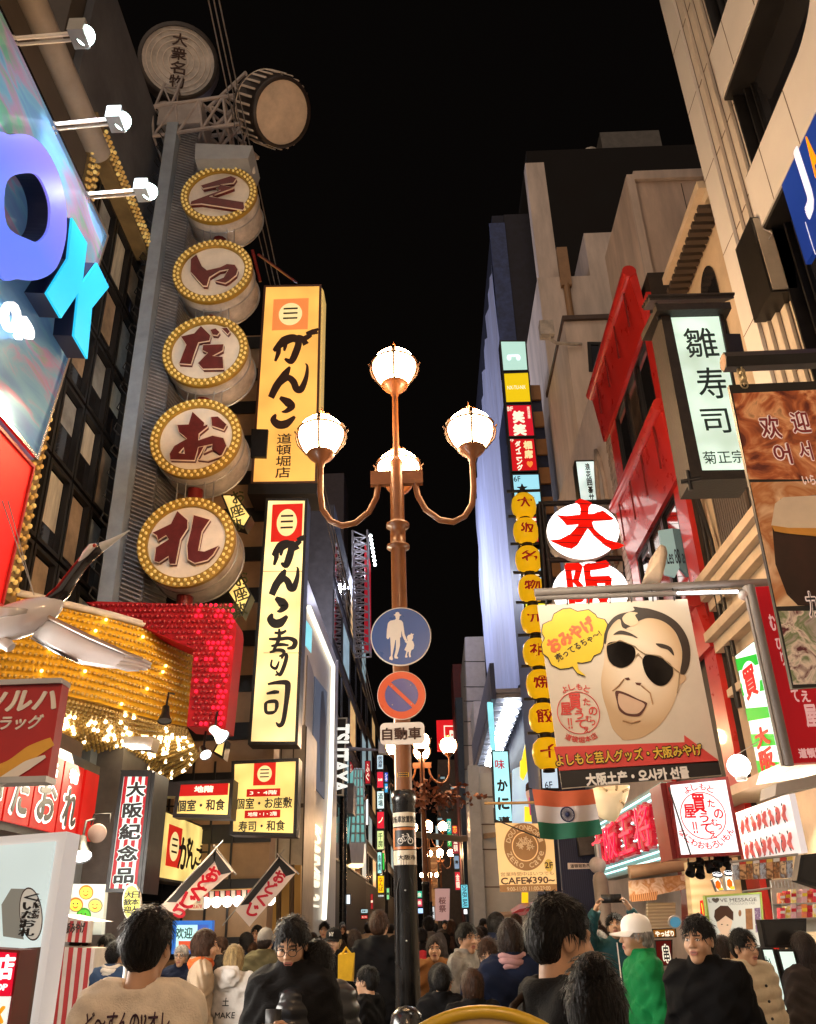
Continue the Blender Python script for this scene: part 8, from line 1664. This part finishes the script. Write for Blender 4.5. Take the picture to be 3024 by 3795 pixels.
def hair_mesh(style,seed):
 k=(style,seed)
 if k in HAIRM:return HAIRM[k]
 r=np.random.default_rng(seed);h=.0058;X=np.arange(-.15,.155,h);Y=np.arange(-.2,.16,h);Z_=np.arange(-.46 if style in('long','pony')else-.2,.22,h);P=grid(X,Y,Z_);x,y,z=P[...,0],P[...,1],P[...,2];az=np.arctan2(x,-y+.03)
 n=.0012*np.sin(az*34+5*np.sin(z*30+seed))+.001*np.sin(az*57+z*60+seed)+.002*np.sin(z*40+az*3+seed*2)
 face=ell(P,(.0,.118,-.045),(.072,.085,.118+.01*(seed%3)))+.006*np.sin(x*210+seed)+.004*np.sin(x*90+1.7*seed)
 sk=ell(P,(0,-.014,.04),(.086,.107,.101))
 if style in('short','cap','gray'):f=smin(sk,ell(P,(0,-.045,.0),(.079,.079,.09)),.02)+n;f=smax(f,-face,.008);f=smax(f,-ell(P,(.09,.02,-.05),(.045,.068,.068)),.006);f=smax(f,-ell(P,(-.09,.02,-.05),(.045,.068,.068)),.006);f=smax(f,-(z+.085+.004*np.sin(x*160)),.008)
 else:f=smin(sk-.004,ell(P,(0,-.03,-.02),(.094,.1,.125)),.03)+n;f=smax(f,-face,.008)
 if style=='bob':f=smax(f,-(z+.125+.006*np.sin(az*40)),.006)
 if style=='long':f=smin(f,cap(P*np.array((.62,1,1)),(0,-.065,-.05),(0,-.1,-.36),.055,.045)+n,.04)
 if style=='bun':f=smin(f,ell(P,(0,-.085,.12),(.055,.05,.05))+n,.012);f=smax(f,-(z+.1),.01)
 if style=='pony':f=smin(smax(f,-(z+.09),.01),cap(P,(0,-.12,.03),(0,-.13,-.25),.034,.02)+n,.02)
 if style=='cap':f=smax(f,z-.03,.005)
 V,F=nets(f,X,Y,Z_);nv=[];nf=[];o_=len(V);up=np.array((0,-.03,.13))
 for i in r.choice(np.flatnonzero((V[:,2]>.015)|(style in('long','bob','pony'))),420,False):
  p=V[i];nn=_n(p-np.array((0,-.02,.02))*(1,1,1)-np.array((0,0,min(0,p[2]))));w_=p-up;dn=np.array((w_[0],w_[1],-.02 if p[2]>.08 else-.12))+r.normal(0,.03,3);dn=_n(dn-nn*np.dot(dn,nn));sd_=np.cross(nn,dn)*r.uniform(.002,.0045);L_=r.uniform(.03,.06)
  for t_,lf,wd in((0,-.002,1),(.5,.004,.9),(1,r.uniform(.0,.009 if style!='bun' else .003),.15)):c_=p+dn*L_*t_+nn*lf;nv+=[c_-sd_*wd,c_+sd_*wd]
  nf+=[(o_,o_+1,o_+3,o_+2),(o_+2,o_+3,o_+5,o_+4)];o_+=6
 V=np.concatenate([V,nv]);F=np.concatenate([F,nf]);HAIRM[k]=mesh_of('hair',V,F,[]);return HAIRM[k]
CLO={}
def cloth_f(P,kind,pose,seed=0):
 x,y,z=P[...,0],P[...,1],P[...,2];loose={'tee':.022,'sweater':.024,'jacket':.03,'puffer':.042,'hoodie':.032,'coat':.03,'vest':.03}[kind]
 f=torso(P,loose);a=arms(P,pose,loose*.62);f=smin(f,a,.035)
 if kind=='coat':f=smin(f,cap(P,(-.08,0,.62),(.08,0,.95),.15,.14,sy=1.2),.06)
 w=.0055*np.sin(38*z+14*x+6*np.sin(22*y+seed)+seed)+.005*np.sin(31*x-26*z+17*y+2.3*seed)+.003*np.sin(70*z+40*x+seed);w=w-.007*(1-np.abs(np.sin(17*z+9*x+3*np.sin(13*y+2*x+seed)+seed)))**4-.006*(1-np.abs(np.sin(-14*z+15*x+3*np.sin(9*z)+2*seed)))**4;f=f+(w if kind!='puffer' else .4*w-.013*np.abs(np.sin(z*36+.4*np.sin(8*x))))
 if kind in('jacket','puffer','coat'):tor=np.sqrt((np.sqrt(x**2+((y+.012)*.95)**2)-.074)**2+(np.maximum(0,np.abs(z-1.455)-.03))**2)-.017;f=smin(f,tor,.025);f=smax(f,-cap(P,(0,-.012,1.38),(0,-.004,1.7),.06),.008)
 elif kind=='hoodie':f=smin(f,smin(ell(P,(0,-.12,1.43),(.125,.07,.10)),ell(P,(0,-.07,1.47),(.11,.09,.045)),.04)+w,.03);f=smax(f,-ell(P,(0,.01,1.52),(.075,.075,.1)),.01)
 else:f=smin(f,np.sqrt((np.sqrt(x**2+(y+.015)**2)-.075)**2+(z-1.43)**2)-.013-(.022 if kind=='sweater' else 0),.03);f=smax(f,-cap(P,(0,-.015,1.40),(0,-.005,1.7),.062),.008)
 f=smax(f,-(z-{'coat':.52,'tee':.80}.get(kind,.82)),.01);q=POSES[pose]
 for s in(-1,1):w_=np.array(q['w'])*(s,1,1);d=_n(w_-np.array(q['e'])*(s,1,1));f=np.maximum(f,np.where(np.linalg.norm(P-w_,axis=-1)<.13,(P-w_)@d-.0,-1))
 return f
def cloth_mesh(kind,pose,seed=0):
 k=(kind,pose,seed)
 if k in CLO:return CLO[k]
 h=.0115;X=np.arange(-.44,.445,h);Y=np.arange(-.28,.36,h);Z_=np.arange(.48 if kind=='coat' else .76,1.86 if pose=='photo' else 1.60,h);V,F=nets(cloth_f(grid(X,Y,Z_),kind,pose,seed),X,Y,Z_);CLO[k]=mesh_of('top',V,F,[]);return CLO[k]
def trouser_mesh():
 if 't' in CLO:return CLO['t']
 h=.016;X=np.arange(-.3,.31,h);Y=np.arange(-.24,.25,h);Z_=np.arange(.04,1.0,h);P=grid(X,Y,Z_);f=cap(P,(-.075,0,.9),(.075,0,.9),.122,sy=1.2)
 for s in(-1,1):f=smin(f,smin(cap(P,(s*.085,0,.88),(s*.095,.01,.5),.092,.068),cap(P,(s*.095,.01,.5),(s*.1,-.02,.1),.068,.056),.03),.03)
 f=f+.004*np.sin(50*P[...,2]+20*P[...,0]);f=smax(smax(f,P[...,2]-.97,.01),-(P[...,2]-.075),.005);V,F=nets(f,X,Y,Z_);CLO['t']=mesh_of('trousers',V,F,[]);return CLO['t']
def shoe_mesh():
 if 's' in CLO:return CLO['s']
 h=.009;X=np.arange(-.08,.085,h);Y=np.arange(-.12,.24,h);Z_=np.arange(-.02,.16,h);P=grid(X,Y,Z_);f=smin(cap(P,(0,-.03,.04),(.008,.14,.032),.048,.042),cap(P,(0,-.03,.04),(0,-.02,.12),.046,.045),.02);f=smax(f,-(P[...,2]-.002),.003);V,F=nets(f,X,Y,Z_);CLO['s']=mesh_of('shoe',V,F,[]);return CLO['s']
def hair_mat(nm,c,r=.38):return mat(nm,c,r+.12,var=.5,vscale=60,bump=.7,bscale=150,stretch=(1,1,.1),spec=.22)
HB=hair_mat('hair_black',(.005,.004,.0035));HD=hair_mat('hair_dark_brown',(.02,.010,.006));HR=hair_mat('hair_chestnut',(.05,.021,.009));HG=hair_mat('hair_grey',(.34,.32,.30));HBL=hair_mat('hair_blond',(.36,.25,.11))
def fab(nm,c,r=.8,var=.18):return mat(nm,c,r,var=var*.6,vscale=14,bump=.35,bscale=180,spec=.1)
F_BLK=fab('cloth_black',(.0045,.0045,.005),.8);F_NAVY=fab('cloth_navy',(.007,.011,.028));F_DK=fab('cloth_charcoal',(.008,.0075,.0075));F_TR=fab('cloth_trousers',(.02,.02,.028));F_SH=mat('shoe_black',(.015,.014,.013),.4)
def part(nm,me,m,root,loc=(0,0,0),rot=None):
 o=bpy.data.objects.new(nm,me);COL.objects.link(o);o.parent=root;o.location=loc
 if rot is not None:o.rotation_euler=Matrix(rot.tolist()).to_euler()
 if m is not None:
  if not len(me.materials):me.materials.append(m)
  o.material_slots[0].link='OBJECT';o.material_slots[0].material=m
 return o
def lbl(o,root):LOC[o.name]=np.zeros(3);return o
def local_obj(nm,mb,m,root,loc=(0,0,0),rot=None):
 me=bpy.data.meshes.new(nm);me.from_pydata(mb.v,[],mb.f);me.polygons.foreach_set('use_smooth',[True]*len(mb.f));me.materials.append(m);me.update();o=bpy.data.objects.new(nm,me);COL.objects.link(o);o.parent=root;o.location=loc
 if rot is not None:o.rotation_euler=Matrix(rot.tolist()).to_euler()
 return o
NP=0
def person(label,p,hpx,heading,hair='short',hm=None,top='jacket',tm=None,pose='stand',yaw=0,pitch=0,ex='',group=None,depth=None,hh=.245,tall=(1.5,1.84)):
 global NP;NP+=1
 hm=hm or HB;tm=tm or F_BLK;d=ray(*p);dep=depth or F_*hh/hpx;w=CAMP+d*(dep/F_)
 if not depth or 1:
  zt=min(max(w[2],tall[0]*.927),tall[1]*.927)
  if abs(zt-w[2])>1e-4 and depth is None and abs(d[2])>60:w2=CAMP+d*((zt-CAMP[2])/d[2]);w=w2 if 0<w2[1]<w[1]*1.6 and w2[1]>w[1]*.55 else w
 w=w-np.array((0,0,.022));s=max(.8,w[2]/1.575);hd=math.radians(heading);off=np.array((math.sin(hd),-math.cos(hd)))*-HC[1]*s
 root=thing('person',label,'person',(w[0]+off[0]*0,w[1],0),group);root.rotation_euler=(0,0,hd);root.scale=(s,s,s)
 ya,pi_=math.radians(yaw),math.radians(pitch);R_=rotm(ya,pi_)
 part('body',body_mesh(pose,ya,pi_),None,root)
 sd=NP%4;
 if hair!='none':part('hair',hair_mesh(hair,sd),hm,root,HC,R_)
 part('top' if top in('tee','sweater')else top if top!='puffer' else 'puffer_jacket',cloth_mesh(top,pose,sd%2),tm,root)
 part('trousers',trouser_mesh(),F_TR,root)
 for q in(-1,1):part('shoe',shoe_mesh(),F_SH,root,(q*.1,0,0))
 HL=lambda nm,mb,m:local_obj(nm,mb,m,root,HC,R_)
 if 'glasses' in ex:
  b=MB()
  for q in(-1,1):b.tube([(q*.033+.024*math.cos(a),.112,.0+.018*math.sin(a))for a in np.linspace(0,6.2832,17)],.0022,5,caps=False);b.tube([(q*.057,.11,.004),(q*.078,.06,.006),(q*.084,-.005,.0)],.002,5)
  b.tube([(-.009,.113,.003),(.009,.113,.003)],.002,5);HL('glasses',b,black_metal)
 if 'cap' in ex:
  cm=ww if 'whitecap' in ex else F_BLK;b=MB();b.lathe((0,-.012,.045),[(.1,-.022),(.1,.02),(.092,.055),(.07,.082),(.035,.097),(.006,.1),(.006,.104),(.001,.105)],28);b.v=[(x*.9,(y+.012)*1.08-.012,z)for x,y,z in b.v];HL('cap',b,cm)
  b=MB();n=16;vs=[]
  for k in range(n+1):a=-1.15+2.3*k/n;vs+=[(.088*math.sin(a),-.012+.104*math.cos(a),.035),(.085*math.sin(a),.0+.185*math.cos(a)*(.8+.2*math.cos(a)),.022-.02*abs(math.sin(a)))]
  b.add(vs+[(x,y,z-.006)for x,y,z in vs],[(2*k,2*k+1,2*k+3,2*k+2)for k in range(n)]+[(2*n+2+2*k,2*n+4+2*k,2*n+5+2*k,2*n+3+2*k)for k in range(n)]);HL('visor',b,cm)
  if 'ny' in ex:f0=Fr((0,.098,.078));f0.u=np.array((-1.,0,0));f0.n=np.array((0,1.,0));HL('cap_lettering',textmb(f0,'NY',(-.025,-.02,.025,.02),0,.02,.006),ww)
 if 'beanie' in ex:b=MB();b.lathe((0,-.012,.04),[(.102,-.03),(.106,-.01),(.102,.012),(.1,.03),(.085,.07),(.05,.1),(.001,.115)],28);b.v=[(x*.9,y*1.1,z)for x,y,z in b.v];HL('beanie',b,fab('beanie_grey',(.16,.15,.14)))
 if 'scarf' in ex:
  m_={'p':fab('scarf_pink',(.36,.2,.2)),'o':fab('scarf_orange',(.55,.12,.03)),'f':fab('collar_fleece',(.6,.54,.45))}[ex[ex.index('scarf')+5]];b=MB()
  for k in range(3):b.tube([((.085+.012*(k%2))*math.cos(a),-.01+(.085+.01*(k%2))*math.sin(a),1.405+.03*k+.008*math.sin(3*a+k))for a in np.linspace(0,6.2832,25)],.025,8,caps=False)
  local_obj('scarf' if 'scarff' not in ex else 'fleece_collar',b,m_,root)
 if 'strap' in ex:b=MB();b.tube([(-.14,.04,1.44),(-.05,.17,1.3),(.08,.18,1.12),(.19,.12,.95),(.2,-.05,.92),(.05,-.19,1.15),(-.1,-.13,1.38),(-.14,-.02,1.45),(-.14,.04,1.44)],.014,6,caps=False);local_obj('bag_strap',b,fab('strap_dark',(.03,.018,.012)),root)
 if 'vestover' in ex:part('vest',cloth_mesh('vest','novest',0)if 0 else cloth_mesh('tee',pose,1),F_NAVY,root)
 if 'print' in ex or 'hprint' in ex:
  f0=Fr((0,-.3,0));kind_=top;mb=MB()
  rows=(('ど〜すんの!?オレ',(-.155,1.31,.155,1.375)),('□',(-.07,1.19,.05,1.27)))if 'tprint' in ex else(('土',(-.04,1.2,.03,1.27)),('MAKE',(-.11,1.1,.09,1.15)))
  for s_,bx in rows:textmb(f0,s_,bx,0,.02,.002,mb=mb)
  V=np.array(mb.v);ys=np.arange(-.29,-.02,.003);P=np.stack([np.repeat(V[:,None,0],len(ys),1),np.broadcast_to(ys,(len(V),len(ys))),np.repeat(V[:,None,2],len(ys),1)],-1);f=cloth_f(P,kind_,pose,sd%2);i=np.argmax(f<.004,1);mb.v=[(a,ys[j]-.004+(0 if b_>-.3 else-.001),c)for(a,b_,c),j in zip(mb.v,i)];local_obj('print',mb,mat('print_plum',(.06,.02,.04),.6,var=0)if 'tprint' in ex else ink,root)
 if 'phone' in ex:b=MB().box(-.04,.04,.30,.312,1.14,1.29);local_obj('phone_case',b,black_metal,root);local_obj('phone_screen',MB().box(-.036,.036,.2985,.2995,1.15,1.28),glow('phone_screen','#c8d4e8',.8),root)
 if 'camera' in ex:b=MB().box(-.1,.1,.25,.31,1.80,1.88);b.lathe((0,.31,1.84),[(.032,0),(.032,.05),(.001,.05)],14,axis=(0,1,0));local_obj('camera_held',b,black_metal,root)
 if 'pack' in ex:part_b=MB();part_b.lathe((0,-.2,1.2),[(.001,-.2),(.12,-.19),(.14,0),(.12,.17),(.001,.2)],16);local_obj('backpack',part_b,fab('pack_red',(.4,.03,.04)),root)
 if 'zip' in ex:b=MB();b.tube([(0,.185,1.44),(0,.20,1.25),(0,.205,1.05),(0,.2,.85)],.006,5);local_obj('zip',b,ww,root)
 if 'buttons' in ex:
  for z in(1.33,1.23,1.12,1.01):local_obj('button',MB().ball((.03,.205,z),.011,8),black_metal,root)
 return root
C=lambda conv,x,y:conv(x,y)
bt=fab('tee_beige',(.76,.67,.54));hoodm=fab('hoodie_white',(.55,.53,.5));teal=fab('windbreaker_teal',(.02,.075,.085),.5);greenj=fab('jacket_green',(.006,.17,.045),.65);creamp=fab('puffer_cream',(.5,.41,.28),.6);gbrown=fab('coat_grey_brown',(.045,.036,.032));coatb=fab('coat_beige',(.42,.32,.22));vestg=fab('vest_grey_check',(.28,.27,.25),.8,.45);olive=fab('jacket_olive',(.07,.06,.03));brownk=fab('knit_brown',(.2,.09,.03));blk_sh=mat('puffer_black_shiny',(.014,.014,.015),.32,var=.15,vscale=6)
L4,L7,R6,R7=A4,A7,B6,B7
PEOPLE=[('man from behind in a beige sweatshirt with purple handwriting on the back',L4(925,1175),238,-4,'short',HB,'tee',bt,'stand',0,0,'tprint'),('person in a navy jacket turned right, behind the striped stall',L4(503,1200),84,-70,'short',HD,'jacket',F_NAVY,'stand',0,0,''),('black haired smiling woman in black looking down to the left',L4(680,1210),84,165,'long',HB,'jacket',F_BLK,'stand',0,-15,''),('person in a denim jacket with white fleece collar beside the beige sweatshirt man',L4(725,1255),92,-20,'short',HB,'jacket',fab('denim',(.03,.055,.11)),'stand',0,0,'scarff'),('white haired man with glasses in a navy coat facing the camera',L4(1148,1265),78,178,'short',HG,'jacket',F_NAVY,'stand',0,0,'glasses'),('brown haired woman in a beige coat with an orange scarf, seen from the side',L4(1285,1195),104,-75,'bob',HR,'coat',coatb,'stand',0,0,'scarfo'),('fair person facing left behind the beige coat woman',L4(1392,1212),72,110,'short',HR,'jacket',F_DK,'stand',0,0,''),('person from behind with tied blond hair and a white hoodie with black print',L4(1478,1285),104,-12,'bob',HBL,'hoodie',hoodm,'stand',0,0,'hprint'),('person from behind in a grey beanie and olive jacket',L4(1675,1170),80,-8,'cap',HD,'jacket',olive,'stand',0,0,'beanie'),('person with reddish brown hair behind the white hoodie',L4(1592,1235),66,0,'short',HR,'jacket',F_DK,'stand',0,0,''),('man with glasses looking down at a phone, dark jacket over a red printed shirt',L7(148,1170),165,172,'short',HB,'jacket',F_DK,'phone',0,-22,'glasses phone'),('man with glasses from behind in a shiny black puffer jacket, turned to the left',L7(300,1305),165,42,'short',HB,'puffer',blk_sh,'stand',0,0,'glasses'),('low crouching man with glasses in black, seen in left profile by the pole',L7(622,1500),116,68,'short',HB,'sweater',F_BLK,'stand',0,0,'glasses'),('smiling person in a black cap lettered NY facing the camera',L7(405,1170),84,172,'cap',HBL,'jacket',F_BLK,'stand',0,0,'cap ny'),('man facing the camera far back left of the black NY cap',L7(345,1105),52,178,'short',HB,'jacket',F_DK,'stand',0,0,''),('broad man from behind with brown hair and long black coat, left of the pole',L7(688,1070),92,-10,'short',HR,'coat',F_BLK,'stand',0,0,''),('person from behind just left of the broad man, dark reddish hair',L7(535,1165),70,8,'bob',HD,'jacket',F_DK,'stand',0,0,''),('person from behind with black hair right of the pole in a grey coat',L7(1005,1075),56,5,'short',HB,'coat',fab('coat_grey',(.09,.085,.085)),'stand',0,0,''),('person with a red backpack half hidden by the pole',L7(962,1150),58,0,'short',HB,'jacket',F_DK,'stand',0,0,'pack'),('long haired woman in a brown top with pale sleeves facing the camera',L7(1042,1215),88,178,'long',HD,'jacket',brownk,'stand',0,0,'strap'),('man in a grey checked vest with crossing bag strap looking right',L7(1232,1150),102,-120,'short',HB,'jacket',vestg,'stand',-25,0,'strap'),('young man with brown hair looking down, in navy',L7(1385,1250),116,168,'short',HR,'jacket',F_NAVY,'phone',0,-20,''),('woman from behind with tied brown hair, pink scarf and navy vest',L7(1520,1150),126,-10,'bob',HD,'jacket',F_NAVY,'stand',0,0,'scarfp'),('large dark haired man in a dark knit sweater in right profile near the camera',R6(735,1420),268,-74,'short',HB,'sweater',fab('knit_dark',(.007,.006,.005)),'stand',0,-8,'strap'),('woman from behind with a high black hair bun in front of the knit sweater man',R6(1060,1965),200,-8,'bun',HB,'jacket',F_BLK,'stand',0,0,''),('woman with glasses and black hair looking right, low in front of the pole',L7(1075,1510),116,-70,'bob',HB,'jacket',F_BLK,'stand',0,0,'glasses'),('child with short black hair at the bottom edge right of the pole',L7(1095,1625),118,-10,'short',HB,'jacket',F_BLK,'stand',0,0,''),('person from behind with reddish brown bob at the bottom, above the yellow fan',L7(1285,1545),134,6,'bob',HR,'jacket',F_DK,'stand',0,0,''),('grey haired old man with glasses looking right behind the knit sweater man',R6(1070,1490),86,-110,'short',HG,'jacket',F_DK,'stand',0,0,'glasses'),('man in a teal windbreaker raising both arms to take a photo',R6(1215,1365),88,168,'short',HB,'jacket',teal,'photo',0,18,'camera zip'),('man in a green fleece jacket and white cap in left profile',R6(1395,1425),132,95,'cap',HG,'jacket',greenj,'stand',0,0,'whitecap'),('man in a dark jacket looking left in front of the white puffer man',R7(595,1450),158,140,'short',HB,'jacket',F_BLK,'stand',0,0,''),('woman with open mouth and beige fur collar half hidden between two men',R7(772,1540),92,-100,'bob',HD,'jacket',coatb,'stand',0,0,'scarff'),('man with glasses in a cream white puffer jacket with dark buttons',R7(935,1520),128,-155,'short',HB,'puffer',creamp,'stand',0,0,'glasses buttons'),('long brown haired woman from behind in a grey brown coat at the right edge',R7(1430,1540),120,12,'long',HD,'coat',gbrown,'stand',0,0,''),('dark haired person from behind above the brown haired woman at the right edge',R7(1475,1350),78,5,'short',HB,'jacket',coatb,'stand',0,0,''),('black haired person from behind in front of the chocolate poster',R7(912,1370),70,3,'short',HB,'jacket',F_DK,'stand',0,0,''),('person with brown hair behind the knit sweater man, seen from behind',R6(1055,1365),60,0,'short',HR,'jacket',F_DK,'stand',0,0,''),('man from behind with brown tied hair above the pink scarf woman',R6(425,1345),60,0,'short',HR,'jacket',F_DK,'stand',0,0,''),('woman facing the camera behind the checked vest man with dark hair',L7(1310,1155),72,170,'bob',HD,'jacket',F_DK,'stand',0,0,'glasses'),]
for a in PEOPLE:
 kw={}
 if 'crouching' in a[0]:kw['tall']=(1.25,1.3)
 elif 'child' in a[0]or 'bottom' in a[0]or 'low in front' in a[0]or 'bun' in a[0]:kw['tall']=(1.15,1.7)
 if 'bun' in a[0]:kw=dict(depth=2.45)
 person(*a,**kw)
c=at_y(A7(480,1325),6.6);t=thing('tote_bag','bright yellow bag held at the side of the broad long coat man','bag',c);fr=Fr(c)
obj('bag',MB().hexa([fr.w(*p,-.05)for p in((-.055,-.1),(.05,-.11),(.06,.06),(-.04,.07))],[fr.w(*p,.05)for p in((-.05,-.1),(.045,-.1),(.065,.07),(-.05,.06))]),fab('bag_yellow',(.6,.36,.02),.6),t);obj('handle',MB().tube([fr.w(-.03,.05),fr.w(0,.1),fr.w(.04,.05)],.012,6),fab('bag_yellow',(.6,.36,.02),.6),t)
# crowd further down the street: each its own figure, all seen from behind or in front
rr_=random.Random(5);tops=[F_BLK,F_NAVY,F_DK,coatb,olive,gbrown];hs=[HB,HB,HD,HR]
ks=('short','bob','short','long')
for i in range(46):
 Yp_=10.5+i*.75+rr_.random()*.6;X_=rr_.uniform(-3.0,3.0)-.2
 if abs(X_+.2)<.35 and Yp_<12:X_+=.8
 hz=rr_.uniform(1.45,1.68);dd=np.array((X_,Yp_,hz))-CAMP;cc_=RM.T@dd;p_=(CX+F_*cc_[0]/-cc_[2],CY-F_*cc_[1]/-cc_[2])
 hd_=rr_.choice([0,8,-10,172,185,60,-70]);ti=rr_.randrange(6);hi=i%4 if i%3 else 0
 person('person with %s %s hair, %s jacket, %s, distant crowd'%(['black','black','dark brown','chestnut'][hi],['short','bobbed','short','long'][i%4],['black','navy','charcoal','beige','olive','grey brown'][ti],'facing the camera' if hd_>100 else 'walking away' if abs(hd_)<20 else 'turned sideways'),p_,1,hd_,ks[i%4],hs[hi],'jacket',tops[ti],'stand',0,0,'','crowd further down the street',depth=-cc_[2])
